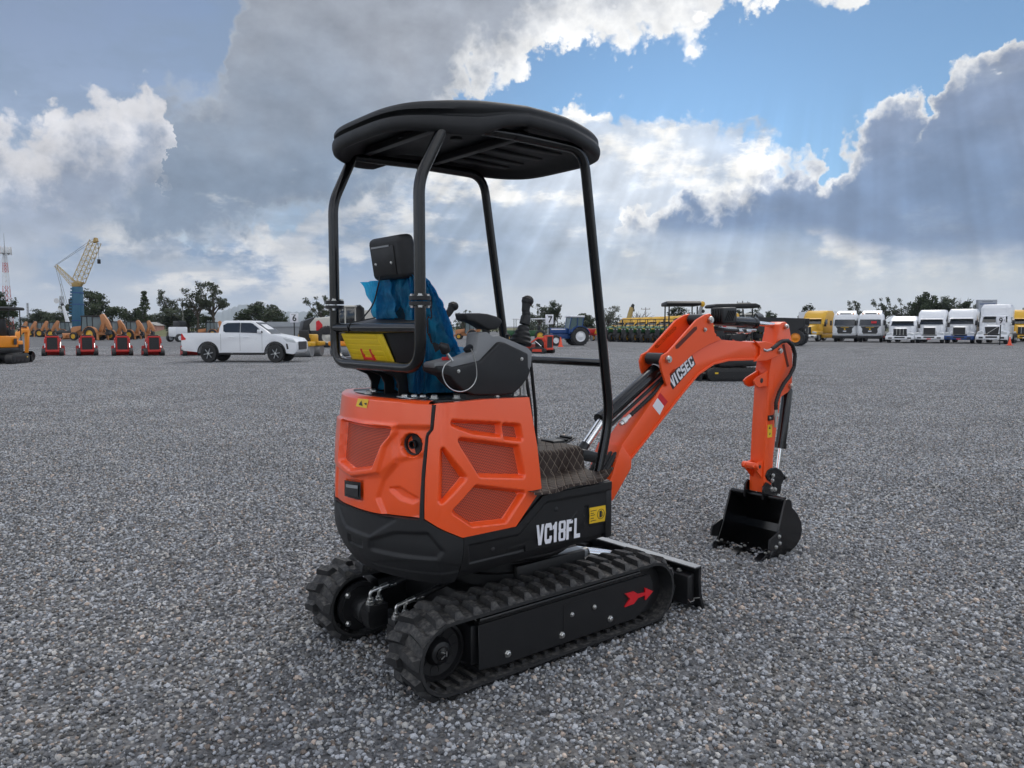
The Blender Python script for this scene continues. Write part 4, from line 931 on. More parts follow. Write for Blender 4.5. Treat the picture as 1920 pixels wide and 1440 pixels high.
# looped wire with its keys
w0 = [(-0.569,-0.44,1.42),(-0.601,-0.44,1.404),(-0.614,-0.44,1.376),(-0.609,-0.44,1.345),(-0.591,-0.44,1.316),(-0.559,-0.44,1.294),(-0.521,-0.44,1.287),(-0.486,-0.44,1.293),(-0.455,-0.44,1.314),(-0.439,-0.44,1.342),(-0.438,-0.44,1.374),(-0.443,-0.44,1.406),(-0.454,-0.44,1.44),(-0.468,-0.44,1.465)]
B().tube(rbend([(p[0], p[1], p[2]) for p in w0], .02, 4), .0022, 6).obj('key_wire', STEEL, con)
k0 = Vector([(-0.55,-0.42,1.417)][0]); k1 = Vector([(-0.582,-0.42,1.455)][0])
B().cyl(k0, k1, .006, n=8).obj('lever_shaft', STEEL, con); B().tube([k1, k1 + Vector((-.01, -.005, .018)), k1 + Vector((-.03, 0, .03))], [.02, .022, .012], 10).obj('lever_knob', BLACKM, con)
for a in (-.5, .5): B().box(k0.lerp(k1, .35) + Vector((.02 * a, .02, -.004)), (.035, .006, .014), ('Y', .5 + a)).obj('key_tag', REDP, con, bevel=.003)
# left console, mostly behind the seat
lc = B().prism([(-0.627,1.41),(-0.542,1.424),(-0.473,1.429),(-0.403,1.475),(-0.29,1.504),(-0.193,1.489),(-0.121,1.464),(-0.097,1.444),(-0.102,1.376),(-0.153,1.328),(-0.23,1.29),(-0.435,1.3),(-0.545,1.355)], .275, .405, 'y').obj('console', GREYP, E_, bevel=.008)
joystick(Vector((jb.x, .36, jb.z)), Vector((jt.x + .085, .36, jt.z - .008)), Vector((ax.x + .25, 0, ax.z)).normalized(), lc)
# ---------------------------------------------------------------- floor, pedals, levers
ml = Vector([(-0.023,-0.387,0.835)][0]); MY = -.31
mat_ = thing('floor_mat', 'dark brown diamond quilted floor mat on the deck of the orange excavator', 'mat', (EXC.location.x, EXC.location.y, EXC.location.z), R(39))
def quilt_mat():
    m = bpy.data.materials.new('brown_quilted_leatherette'); m.use_nodes = True; t = NT(m.node_tree)
    P = t.n('ShaderNodeSeparateXYZ', {0: t.n('ShaderNodeTexCoord').outputs['Object']})
    v = t.m('SUBTRACT', P.outputs[2], P.outputs[1])
    def line(sg):
        q = t.m('ADD', t.m('MULTIPLY', P.outputs[0], 20.), t.m('MULTIPLY', v, 17. * sg)); f = t.m('FRACT', q)
        return t.m('MULTIPLY', t.m('ABSOLUTE', t.m('SUBTRACT', f, .5)), 2.)
    h = t.m('MAXIMUM', line(1.), line(-1.)); stitch = t.ss(h, .90, .97)
    dash = t.ss(t.m('FRACT', t.m('MULTIPLY', t.m('ADD', P.outputs[0], v), 230.)), .3, .5)
    base = t.vm('SCALE', (.026, .0155, .0115), scale=t.m('MULTIPLY_ADD', t.noise(t.n('ShaderNodeTexCoord').outputs['Object'], 60, 4, .6), .5, .75))
    c = t.mix(t.m('MULTIPLY', stitch, t.m('MULTIPLY_ADD', dash, .5, .25)), base, (.34, .28, .22))
    p = t.n('ShaderNodeBsdfPrincipled', {'Base Color': c, 'Roughness': .6, 'Specular IOR Level': .22})
    b = t.n('ShaderNodeBump', {'Strength': 1., 'Distance': .0035, 'Height': t.m('SUBTRACT', 1., t.m('POWER', h, 4.))}); t.set(p.inputs['Normal'], b.outputs[0])
    t.t.links.new(p.outputs[0], t.n('ShaderNodeOutputMaterial').inputs[0]); return m
QUILT = quilt_mat()
# flat apron along the right sill, then up over the raised floor box
sec_ = [(-.505, .812), (-.50, .826), (-.47, .829), (MY - .03, .838), (MY - .006, .85), (MY + .004, .940), (MY + .02, .957), (.05, .962), (.40, .962)]
V = []; xs = [-.195 + i * (.345 + .195) / 30 for i in range(31)]
for i, x in enumerate(xs):
    for k, (y, z) in enumerate(sec_):
        yy = y + (.02 * math.sin(x * 9) - .012 + .02 * ramp((x - .2) / .15) if k < 3 else 0); zz = z + (.004 * math.sin(x * 23 + k) if k < 4 else .003 * math.sin(x * 31))
        if k < 3 and x > .27: zz += .05 * ((x - .27) / .075) ** 2 * (1 if k < 2 else .6)
        xx = x if k < 4 else min(x, .335 - .05 * (k - 3) / 6)
        V.append((xx, yy, zz + .003))
m_ = len(sec_)
B().add(V, [(i * m_ + k, i * m_ + k + 1, (i + 1) * m_ + k + 1, (i + 1) * m_ + k) for i in range(30) for k in range(m_ - 1)]).obj('mat_sheet', QUILT, mat_, ang=60)
B().bx(-.19, .30, MY + .012, .42, .812, .952).obj('raised_floor', BLACKM, fl, bevel=.01)
# travel levers and pedals
for s_, yy in ((-1, -.06), (1, .06)):
    B().tube(rbend([(.20, yy, .985), (.185, yy, 1.15), (.13, yy, 1.42), (.12, yy - .01, 1.52)], .06), .009, 8).obj('travel_lever', BLACKM, E_)
pd = B(); pp = Vector([(0.336,-0.12,0.966)][0]); pd.box(pp + Vector((0, 0, -.01)), (.13, .10, .010), ('Y', R(-20))); pd = pd.obj('travel_pedal', BLACKM, E_, bevel=.004)
for k in range(4): B().box(pp + Matrix.Rotation(R(-20), 3, 'Y') @ Vector((-.045 + .03 * k, 0, -.003)), (.012, .085, .012), ('Y', R(-20))).obj('pedal_rib', HOSE, pd)
B().bx(pp.x - .09, pp.x - .01, pp.y - .05, pp.y + .05, .975, pp.z - .02).obj('pedal_bracket', BLACKM, pd, bevel=.005)
for q in [(-0.141,-0.38,1.245),(-0.119,-0.38,1.244)]: B().cyl((q[0], q[1], 1.20), (q[0] - .012, q[1], q[2] + .16), .007, n=8).obj('console_strut', STEEL, con)
B().tube(rbend([(-.02, -.30, 1.40), (.03, -.28, 1.15), (.05, -.26, .98)], .05), .008, 8).obj('lock_rod', BLACKM, con)
# ---------------------------------------------------------------- swing post, boom, arm, bucket
BY0, BY1 = -.09, .05; BC = -.02
foot = B().prism([(0.743,0.74),(0.777,0.821),(0.819,0.893),(0.901,0.805),(0.897,0.75),(0.75,0.585),(0.648,0.57)], -.115, .075, 'y').obj('boom_foot', ORANGE2, E_, bevel=.008)
B().bx(.34, .62, -.10, .06, .50, .76).obj('swing_bracket', BLACKM, E_, bevel=.02)
boomp = [(0.781,0.8),(0.841,0.888),(1.181,1.197),(1.346,1.315),(1.472,1.393),(1.63,1.45),(1.756,1.476),(2.096,1.455),(2.233,1.46),(2.257,1.333),(2.107,1.335),(1.832,1.337),(1.675,1.318),(1.523,1.258),(1.381,1.154),(0.923,0.8),(0.843,0.725)]
boom = B().prism(boomp, BY0, BY1, 'y').obj('boom', ORANGE2, E_, bevel=.006)
lowp = boomp[9:17]
def strip(pl_, th):
    out = []
    for i, p_ in enumerate(pl_):
        a = Vector(pl_[max(0, i - 1)]); b = Vector(pl_[min(len(pl_) - 1, i + 1)]); n_ = (b - a).normalized(); out.append((p_[0] - n_.y * th, p_[1] + n_.x * th))
    return out
B().prism(lowp + strip(lowp, -.014)[::-1], BY0 - .007, BY1 + .007, 'y').obj('boom_flange', ORANGE2, boom, bevel=.002, seg=1)
# bracket plates with pins for the boom and arm cylinders
pinA = Vector([(1.208,-0.105,1.366)][0]); pinB = Vector([(1.605,-0.105,1.601)][0])
plate = [(1.263,1.302),(1.234,1.278),(1.245,1.223),(1.207,1.203),(1.156,1.306),(1.145,1.353),(1.164,1.39),(1.216,1.408),(1.478,1.599),(1.561,1.632),(1.609,1.641),(1.637,1.623),(1.65,1.563),(1.662,1.523),(1.735,1.476),(1.61,1.447),(1.453,1.391),(1.327,1.319)]
slot = [(1.279,1.445),(1.453,1.556),(1.479,1.56),(1.482,1.543),(1.305,1.429),(1.282,1.426)]
for y0, y1 in ((-.107, -.091), (.051, .067)):
    pb = B().prism(plate, y0, y1, 'y').obj('cylinder_bracket', ORANGE2, boom, bevel=.003, seg=1)
    ys = y0 - .0012 if y0 < 0 else y1 + .0012
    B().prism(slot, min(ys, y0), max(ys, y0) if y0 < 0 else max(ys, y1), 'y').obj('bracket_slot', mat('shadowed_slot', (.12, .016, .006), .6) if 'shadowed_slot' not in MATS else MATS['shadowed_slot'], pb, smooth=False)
def pin(p, parent, y0=-.12, y1=.08, r=.022, name='pivot_pin'):
    o = B().lathe((p.x, y0 - .012, p.z), (0, 1, 0), [(0, .001), (0, r * .55), (.006, r * .6), (.0061, r * .9), (.012, r), (.016, r), (y1 - y0 + .008, r), (y1 - y0 + .012, r * .8), (y1 - y0 + .014, .001)], 16).obj(name, STEEL, parent); return o
pin(pinA, boom); pin(pinB, boom)
for q in (pinA, pinB): B().cyl((q.x, -.078, q.z), (q.x, .038, q.z), .036).obj('cylinder_eye', BLACKM, boom)
def boxbeam(name, m, parent, poly, y0, y1, bevel=.004): return B().prism(poly, y0, y1, 'y').obj(name, m, parent, bevel=bevel)
# boom cylinder
r0 = Vector([(0.589,-0.02,0.871)][0]); b0 = Vector([(0.734,-0.02,1.027)][0]); b1 = Vector([(1.257,-0.02,1.325)][0]); b2 = Vector([(1.325,-0.02,1.365)][0])
cyl_ = B().lathe(b0, b1 - b0, [(0, .030), (.002, .046), (.03, .046), (.031, .042), ((b1 - b0).length, .042), ((b1 - b0).length + .02, .034), ((b2 - b0).length, .028)], 22).obj('boom_cylinder', BLACKS, E_)
B().cyl(r0, b0 + (b1 - b0) * .05, .024).obj('boom_rod', CHROME, cyl_)
rdir = (b0 - r0).normalized(); B().lathe(r0 - rdir * .05, rdir, [(0, .03), (.06, .03), (.07, .027), (.10, .0255)], 14).obj('rod_eye', BLACKM, cyl_)
B().lathe(b1 - (b1 - b0).normalized() * .06, b1 - b0, [(0, .0426), (.045, .0426)], 22).obj('cylinder_label', DECAL_W, cyl_)
off = Vector((.028, -.03, -.042))
B().tube([b0 + off + (b1 - b0) * .05, b0 + off + (b1 - b0) * .98], .010, 8).obj('steel_pipe', BLACKM, cyl_)
corr_hose('hydraulic_hose', rbend([b0 + off * 1.6 + (b1 - b0) * .30, b0 + off * 1.6 + (b1 - b0) * .7, b0 + off * 1.2 + (b1 - b0) * .97, b1 + Vector((.09, -.02, .06))], .05), .012, cyl_)
B().lathe(b0 + off * 1.6 + (b1 - b0) * .14, b1 - b0, [(0, .012), (.02, .014), (.021, .018), (.05, .018), (.051, .012), (.09, .012)], 8).obj('hose_fitting', STEEL, cyl_)
# bearing block of the boom cylinder on the swing post
B().box(r0 + Vector((.0, 0, -.02)), (.13, .16, .06), ('Y', R(15))).obj('cylinder_mount', BLACKM, E_, bevel=.015)
HA = Vector([(0.702,-0.08,0.735)][0]); HB = Vector([(0.791,-0.08,0.837)][0])
for y in (-.055, -.02, .015, .05): corr_hose('hydraulic_hose', rbend([HA + Vector((-.06, y + .05, -.08)), HA + Vector((0, y + .05, 0)), HB + Vector((0, y + .05, 0)), HB + Vector((.05, y + .05, .02))], .05), .016, foot)
# arm cylinder and work lamp
a0 = Vector([(1.742,-0.02,1.601)][0]); a1 = Vector([(2.228,-0.02,1.583)][0]); a2 = Vector([(2.569,-0.02,1.561)][0])
ac = B().lathe(a0, a1 - a0, [(0, .028), (.05, .034), ((a1 - a0).length - .03, .034), ((a1 - a0).length - .028, .038), ((a1 - a0).length, .038), ((a1 - a0).length + .001, .02)], 20).obj('arm_cylinder', BLACKS, E_)
B().cyl(a1, a2, .017).obj('arm_rod', CHROME, ac)
ad = a1 - a0
B().tube([a0 + ad * .1 + Vector((0, -.02, -.05)), a0 + ad * .95 + Vector((0, -.02, -.05))], .009, 8).obj('steel_pipe', STEEL, ac)
corr_hose('hydraulic_hose', rbend([a0 + ad * .0 + Vector((-.08, -.04, -.05)), a0 + ad * .25 + Vector((0, -.045, -.062)), a0 + ad * .6 + Vector((0, -.045, -.06))], .04), .012, ac)
for k in (.45, .62): B().lathe(a0 + ad * k + Vector((0, -.045, -.062)), ad, [(0, .017), (.03, .017), (.031, .012), (.06, .012)], 8).obj('hose_fitting', STEEL, ac)
lp = Vector([(1.774,-0.09,1.628)][0]); lamp = B().box(lp, (.15, .10, .105), ('Y', R(-2))).obj('work_lamp', BLACKM, E_, bevel=.012, seg=3)
for k in range(5): B().box(lp + Vector((-.035 + .018 * k, -.052, .0)), (.006, .006, .07), ('Y', R(28))).obj('lamp_fin', BLACKS, lamp)
for k in range(4): B().box(lp + Vector((-.0765, -.03 + .02 * k, 0)), (.006, .007, .08)).obj('lamp_fin', BLACKS, lamp)
B().box(Vector((lp.x - .06, -.1085, pinB.z - .085)), (.075, .003, .035)).obj('lamp_bracket', BLACKM, lamp); bolt(lamp, Vector([(1.556,-0.111,1.54)][0]), (0, -1, 0), 1.)
# clevis at the boom end, then the arm
pinC = Vector([(2.387,-0.1,1.393)][0])
clev = [(2.087,1.472),(2.137,1.451),(2.224,1.46),(2.301,1.445),(2.419,1.41),(2.441,1.384),(2.395,1.359),(2.242,1.33),(2.099,1.327),(2.165,1.372),(2.163,1.422)]
for y0, y1 in ((-.108, -.091), (.051, .068)): B().prism(clev, y0, y1, 'y').obj('boom_end_plate', ORANGE2, boom, bevel=.003, seg=1)
pin(pinC, boom, r=.020)
armp = [(2.422,1.521),(2.432,1.572),(2.465,1.587),(2.511,1.593),(2.553,1.569),(2.592,1.471),(2.608,1.369),(2.616,1.133),(2.563,1.094),(2.476,1.065),(2.432,0.85),(2.401,0.665),(2.395,0.515),(2.384,0.459),(2.353,0.403),(2.288,0.412),(2.288,0.565),(2.301,0.861),(2.329,1.265),(2.351,1.345),(2.381,1.41),(2.404,1.476)]
arm = B().prism(armp, -.077, .037, 'y').obj('arm', ORANGE2, E_, bevel=.005)
for yy, yq in ((-.0785, -.077), (.037, .0385)):
    B().prism([(2.472,1.431),(2.499,1.438),(2.567,1.279),(2.54,1.273)], yy, yq, 'y').obj('arm_slot', MATS['shadowed_slot'], arm, smooth=False)
    B().prism([(2.382,1.237),(2.408,1.247),(2.435,1.224),(2.449,1.067),(2.383,1.07)], yy, yq, 'y').obj('arm_rib', ORANGE2, arm, smooth=False)
pinD = Vector([(2.505,-0.08,1.559)][0]); pin(pinD, arm, -.09, .05, .018); pinE = Vector([(2.583,-0.08,1.139)][0]); pin(pinE, arm, -.09, .05, .018)
for y0 in (-.065, .012):
    B().prism([(2.351,1.264),(2.275,1.237),(2.194,1.211),(2.163,1.191),(2.183,1.161),(2.228,1.144),(2.278,1.149),(2.35,1.146)], y0, y0 + .014, 'y').obj('auxiliary_ear', ORANGE2, arm, bevel=.002, seg=1)
    B().prism([(2.34,0.625),(2.249,0.628),(2.199,0.618),(2.187,0.598),(2.213,0.576),(2.28,0.516),(2.319,0.492)], y0, y0 + .014, 'y').obj('auxiliary_ear', ORANGE2, arm, bevel=.002, seg=1)
e1 = Vector([(2.224,-0.07,0.602)][0]); B().lathe((e1.x, -.085, e1.z), (0, 1, 0), [(0, .012), (0, .024), (.13, .024), (.13, .012)], 16).obj('thumb_tube', ORANGE2, arm)
e2 = Vector([(2.25,-0.07,1.191)][0]); B().lathe((e2.x, -.0665, e2.z), (0, -1, 0), [(0, .018), (.001, .012), (.001, .001)], 14).obj('ear_bore', DECAL_K, arm)
B().lathe((e1.x, -.0855, e1.z), (0, -1, 0), [(0, .013), (.0008, .012), (.0008, .001)], 14).obj('ear_bore', DECAL_K, arm)
de = B().prism([(2.318,0.882),(2.373,0.881),(2.374,0.792),(2.319,0.793)], -.0785, -.0771, 'y').obj('arm_decal', DECAL_Y, arm, smooth=False)
tri = Vector([(2.343,-0.079,0.862)][0]); B().prism([(tri.x - .011, tri.z - .01), (tri.x + .011, tri.z - .01), (tri.x, tri.z + .011)], -.0793, -.0786, 'y').obj('decal_print', DECAL_K, de, smooth=False)
tri = Vector([(2.345,-0.079,0.817)][0]); B().prism([(tri.x - .009, tri.z - .008), (tri.x + .009, tri.z - .002), (tri.x + .002, tri.z + .01)], -.0793, -.0786, 'y').obj('decal_print', DECAL_K, de, smooth=False)
hk = Vector([(2.328,-0.085,0.93)][0]); B().bx(hk.x - .012, hk.x + .05, -.088, -.0775, hk.z - .018, hk.z + .018).obj('hose_clamp', BLACKM, arm, bevel=.003); bolt(arm, (hk.x, -.088, hk.z), (0, -1, 0), .7)
# bucket cylinder behind the arm, curled hose
c0 = Vector([(2.658,-0.02,1.128)][0]); c1 = Vector([(2.576,-0.02,0.686)][0]); c2 = Vector([(2.543,-0.02,0.512)][0])
bc = B().lathe(c0, c1 - c0, [(0, .02), (.03, .036), ((c1 - c0).length - .04, .036), ((c1 - c0).length - .039, .041), ((c1 - c0).length, .041), ((c1 - c0).length + .001, .018)], 20).obj('bucket_cylinder', BLACKS, E_)
B().cyl(c1, c2, .016).obj('bucket_rod', CHROME, bc)
hz = [(2.287,-0.11,1.406),(2.35,-0.11,1.43),(2.414,-0.11,1.458),(2.487,-0.11,1.461),(2.55,-0.11,1.427),(2.587,-0.11,1.363),(2.578,-0.11,1.277),(2.526,-0.11,1.215),(2.455,-0.11,1.165),(2.398,-0.11,1.105),(2.361,-0.11,1.037),(2.364,-0.11,0.985)]
corr_hose('hydraulic_hose', [(p[0], p[1], p[2]) for p in hz], .0135, arm)
h0 = Vector(hz[0]); B().tube([h0, h0 + Vector((-.06, 0, -.01)), h0 + Vector((-.09, .005, .0))], .009, 8).obj('hose_fitting', STEEL, arm)
h1 = Vector(hz[-1]); B().lathe(h1 + Vector((0, 0, .01)), (0, 0, -1), [(0, .013), (.03, .013), (.031, .017), (.055, .017), (.056, .010), (.13, .010)], 8).obj('hose_fitting', STEEL, arm)
# logo plate on the boom: dark outline with white angular letters
o_ = Vector([(1.283,-0.091,1.19)][0]); x_ = Vector([(1.489,-0.091,1.329)][0]) - o_; u_ = Vector([(1.257,-0.091,1.232)][0]) - o_
xn = x_.normalized(); un = (u_ - xn * u_.dot(xn)).normalized()
Lh = .072; Lw = x_.length
q = [o_ - xn * .006 - un * .006, o_ + xn * (Lw + .004) - un * .006, o_ + xn * (Lw + .008) + un * (Lh + .006), o_ - xn * .010 + un * (Lh + .006)]
B().add([(p.x, -.0913, p.z) for p in q] + [(p.x, -.0902, p.z) for p in q], [(0, 1, 2, 3), (0, 1, 5, 4), (1, 2, 6, 5), (2, 3, 7, 6), (3, 0, 4, 7)]).obj('logo_plate', DECAL_K, boom, smooth=False)
lettering('logo_letter', 'VICSEC', Lw, Lh, (o_.x, -.0914, o_.z), (xn.x, 0, xn.z), (un.x, 0, un.z), DECAL_W, boom, slant=.0)
dd = B().prism([(1.166,1.169),(1.205,1.151),(1.156,1.1),(1.16,1.033),(1.094,1.097)], -.0912, -.0901, 'y')
d1 = B().prism([(1.143,1.139),(1.202,1.087),(1.164,1.036),(1.099,1.094)], -.0914, -.0901, 'y').obj('danger_decal', DECAL_W, boom, smooth=False)
B().prism([(1.166,1.169),(1.236,1.111),(1.207,1.086),(1.143,1.139)], -.0914, -.0901, 'y').obj('danger_header', DECAL_R, d1, smooth=False)
# linkage
lk = Vector([(2.465,-0.06,0.523)][0])
for y0 in (-.085, .035):
    B().prism([(2.3,0.528),(2.324,0.562),(2.369,0.576),(2.429,0.573),(2.491,0.546),(2.533,0.507),(2.568,0.499),(2.576,0.475),(2.528,0.469),(2.503,0.442),(2.492,0.382),(2.446,0.358),(2.398,0.38),(2.394,0.46),(2.327,0.495)], y0, y0 + .012, 'y').obj('link_plate', BLACKS, E_, bevel=.003, seg=1)
for q in [(2.38,-0.09,0.523),(2.553,-0.09,0.494),(2.368,-0.09,0.43),(2.408,-0.09,0.421),(2.451,-0.09,0.369),(2.372,-0.09,0.49)]: bolt(arm, (q[0], -.088, q[2]), (0, -1, 0), 1.25)
pin(Vector([(2.355,-0.09,0.432)][0]), arm, -.10, .06, .018)
# bucket
RY, LY = -.235, .185
side_p = [(2.288,0.391),(2.327,0.393),(2.361,0.37),(2.37,0.328),(2.44,0.273),(2.49,0.212),(2.507,0.149),(2.49,0.092),(2.437,0.048),(2.345,0.016),(2.229,0.005),(2.133,0.002),(2.102,0.015),(2.15,0.064),(2.202,0.171)]
bk = B()
shell = [(2.301,0.389),(2.37,0.328),(2.44,0.273),(2.49,0.212),(2.507,0.149),(2.49,0.092),(2.437,0.048),(2.345,0.016),(2.229,0.005),(2.114,0.005)]
n = len(shell); cxx, czz = 2.55, .22
inn = []
for x, z in shell:
    v = Vector((cxx - .2 - x, .24 - z)).normalized() * .014; inn.append((x + v.x, z + v.y))
bk.prism(shell + inn[::-1], RY, LY, 'y'); bucket = bk.obj('bucket', BLACKS, E_, ang=30)
for y0 in (RY - .014, LY): B().prism(side_p, y0, y0 + .014, 'y').obj('bucket_side', BLACKS, bucket, bevel=.002, seg=1)
tp = Vector((shell[0][0], 0, shell[0][1])); B().cyl((tp.x, RY, tp.z), (tp.x, LY, tp.z), .016).obj('bucket_top_bar', BLACKS, bucket)
for y in (-.10, .045): B().prism([(tp.x - .05, tp.z - .02), (tp.x - .045, tp.z + .07), (tp.x - .01, tp.z + .10), (tp.x + .05, tp.z + .07), (tp.x + .09, tp.z - .01), (tp.x + .04, tp.z - .06)], y, y + .014, 'y').obj('bucket_ear', BLACKS, bucket, bevel=.002, seg=1)
lip = Vector((shell[-1][0], 0, shell[-1][1]))
for y in (-.215, -.025, .165):
    tth = B().prism([(lip.x + .07, lip.z + .042), (lip.x + .07, lip.z + .004), (lip.x - .03, lip.z - .004), (lip.x - .135, lip.z + .002), (lip.x - .03, lip.z + .044)], y - .027, y + .027, 'y').obj('bucket_tooth', BLACKS, bucket, bevel=.003, seg=1)
    for dx in (.0, .045): bolt(tth, (lip.x + dx, y, lip.z + .040), (0, 0, 1), 1.1)
for y0, sg in ((RY - .026, -1), (LY + .014, 1)):
    cpt = [(2.206,0.19),(2.232,0.168),(2.216,0.108),(2.154,0.069),(2.084,0.085),(2.094,0.152)]
    ct = B().prism(cpt, y0, y0 + .012, 'y').obj('side_cutter', BLACKM, bucket, bevel=.002, seg=1)
    for q in [(2.197,-0.262,0.159),(2.206,-0.262,0.111),(2.162,-0.262,0.093)]: bolt(ct, (q[0], y0 if sg < 0 else y0 + .012, q[2]), (0, sg, 0), 1.1)

# ================================================================ the yard behind: vehicles
def wheel(parent, c, r, w, rim=GREYS, tread=0, name='wheel', n=24):
    b = B(); x, y, z = c; h = w / 2
    b.lathe((x, y - h, z), (0, 1, 0), [(0, r * .58), (0, r * .90), (w * .12, r * .985), (w * .25, r), (w * .75, r), (w * .88, r * .985), (w, r * .90), (w, r * .58)], n, False)
    o = b.obj(name, TYRE, parent)
    if tread:
        t = B()
        for i in range(tread):
            a = 2 * math.pi * i / tread
            for sg in (-1, 1):
                a2 = a + (math.pi / tread if sg > 0 else 0); t.box((x + (r + .012) * math.cos(a2), y + sg * w * .24, z + (r + .012) * math.sin(a2)), (.05, w * .46, .06 * r + .02), ('Y', -a2))
        t.obj('tread', TYRE, o, smooth=False)['kind'] = 'stuff'
    B().lathe((x, y - h * .82, z), (0, 1, 0), [(0, .001), (0, r * .2), (w * .02, r * .22), (w * .1, r * .45), (0.0, r * .52), (0, r * .60), (w * .82, r * .60), (w * .82, r * .52), (w * .72, r * .45), (w * .8, r * .22), (w * .82, r * .2), (w * .82, .001)], n).obj('rim', rim, o)
    return o
def side_glass(parent, pts, y, m=GLASS, name='window'):
    s = 1 if y > 0 else -1; return B().prism(pts, y, y + s * .006, 'y').obj(name, m, parent, smooth=False)
# ---------------------------------------------------------------- white pickup
def pickup(loc, rz):
    T = thing('pickup_truck', 'white four door pickup truck parked side on to the left of the excavator', 'pickup truck', loc, rz)
    def archd(cx, r=.455): return [(cx + r * math.cos(R(a)), .40 + r * math.sin(R(a)) * .98) for a in range(180, -1, -15)]
    low = [(-2.62, .60), (-2.56, .50), (-1.89, .44)] + [p for p in archd(-1.43)] + [(-.95, .42), (1.17, .42)] + [p for p in archd(1.66)] + [(2.14, .40), (2.48, .36), (2.60, .44), (2.66, .62), (2.63, .86), (2.50, 1.00), (2.05, 1.09), (1.45, 1.19), (1.20, 1.22), (-.90, 1.22), (-.92, 1.235), (-2.60, 1.235), (-2.645, 1.15), (-2.66, .80)]
    w = .90; body = B(); rings = []
    for y, k in ((-w + .045, .985), (-w, 1.), (-w + .0, 1.), (w, 1.), (w - .045, .985)): pass
    body.prism(low, -w, w, 'y'); body = body.obj('body', WHITE, T, bevel=.035, seg=3, ang=45)
    def cabring(z, x0, x1, hw): return [(x0, -hw, z), (x1, -hw + .03, z), (x1 + .04, -hw * .5, z), (x1 + .04, hw * .5, z), (x1, hw - .03, z), (x0, hw, z)]
    B().loft([cabring(1.20, -.95, 1.42, .86), cabring(1.45, -.92, 1.06, .80), cabring(1.66, -.84, .72, .735), cabring(1.745, -.72, .50, .66)]).obj('cab', WHITE, T, bevel=.03, seg=3, ang=40)
    for s in (-1, 1):
        f = lambda z: s * (.866 - .235 * (z - 1.20) * 1.0)
        def gl(pts, nm='window'):
            q = [(x, f(z) + s * .012, z) for x, z in pts]; q2 = [(x, f(z) - s * .02, z) for x, z in pts]; n = len(q)
            return B().add(q + q2, [tuple(range(n)), tuple(range(2 * n - 1, n - 1, -1))] + [(i, (i + 1) % n, n + (i + 1) % n, n + i) for i in range(n)]).obj(nm, GLASS, T, smooth=False)
        gl([(-.72, 1.30), (-.62, 1.26), (.03, 1.255), (.03, 1.655), (-.55, 1.645), (-.74, 1.55)]); gl([(.07, 1.255), (1.02, 1.23), (1.10, 1.27), (.62, 1.62), (.50, 1.65), (.07, 1.655)])
        for x in (-.33, .33): B().box((x, s * (w + .012), 1.055), (.24, .03, .045)).obj('door_handle', WHITE, T, bevel=.012)
        for x0, x1 in ((-.84, -.832), (.046, .054), (1.06, 1.068)): B().bx(x0, x1, min(s * w, s * (w + .004)), max(s * w, s * (w + .004)), .50, 1.20).obj('door_seam', DECAL_K, T, smooth=False)
        m_ = B().box((.98, s * (w + .10), 1.30), (.14, .20, .15)).obj('mirror', WHITE, T, bevel=.04, seg=3)
        B().prism([(-2.66, .93), (-2.47, .95), (-2.43, .99), (-2.52, 1.08), (-2.60, 1.20), (-2.645, 1.20)], s * (w - .005), s * (w + .008), 'y').obj('tail_light', REDP, T, smooth=False)
        B().prism([(2.02, 1.03), (2.52, .93), (2.61, .86), (2.60, .82), (2.20, .88)], s * (w - .06), s * (w + .006), 'y').obj('headlight', LAMPG, T, smooth=False)
        B().prism([(2.16, .80), (2.24, .78), (2.28, .58), (2.20, .56)], s * (w - .05), s * (w + .007), 'y').obj('fog_lamp_recess', DECAL_K, T, smooth=False)
        B().bx(-.95, 1.18, min(s * .80, s * .94), max(s * .80, s * .94), .33, .40).obj('side_step', BLACKM, T, bevel=.015)
        for cx in (-1.43, 1.66):
            wh = wheel(T, (cx, s * .76, .385), .385, .26, BLACKM)
            for k in range(6):
                a = R(60 * k + 10); B().box((cx + .13 * math.cos(a), s * .885, .385 + .13 * math.sin(a)), (.17, .015, .035), ('Y', -a)).obj('spoke', GREYS, wh)
            B().lathe((cx, s * .885, .385), (0, s, 0), [(0, .05), (.012, .045), (.014, .001)], 12).obj('hub_cap', STEEL, wh)
            B().prism(archd(cx, .50) + archd(cx, .452)[::-1], s * (w - .01), s * (w + .022), 'y').obj('wheel_arch', WHITE if 0 else BLACKM, T, ang=50)
    B().bx(-2.57, -.98, -.80, .80, 1.22, 1.2365).obj('load_bed', DECAL_K, T)
    B().bx(-2.70, -2.56, -.85, .85, .52, .66).obj('rear_bumper', STEEL, T, bevel=.03)
    B().prism([(2.655, .88), (2.675, .86), (2.68, .56), (2.66, .54)], -.60, .60, 'y').obj('grille', DECAL_K, T)
    B().prism([(1.40, 1.215), (1.46, 1.215), (.74, 1.675), (.70, 1.66)], -.68, .68, 'y').obj('windscreen', GLASS, T)
    return T
pickup((-11.60, 33.60, 0), R(-1)).scale = (.93, .95, 1.03)

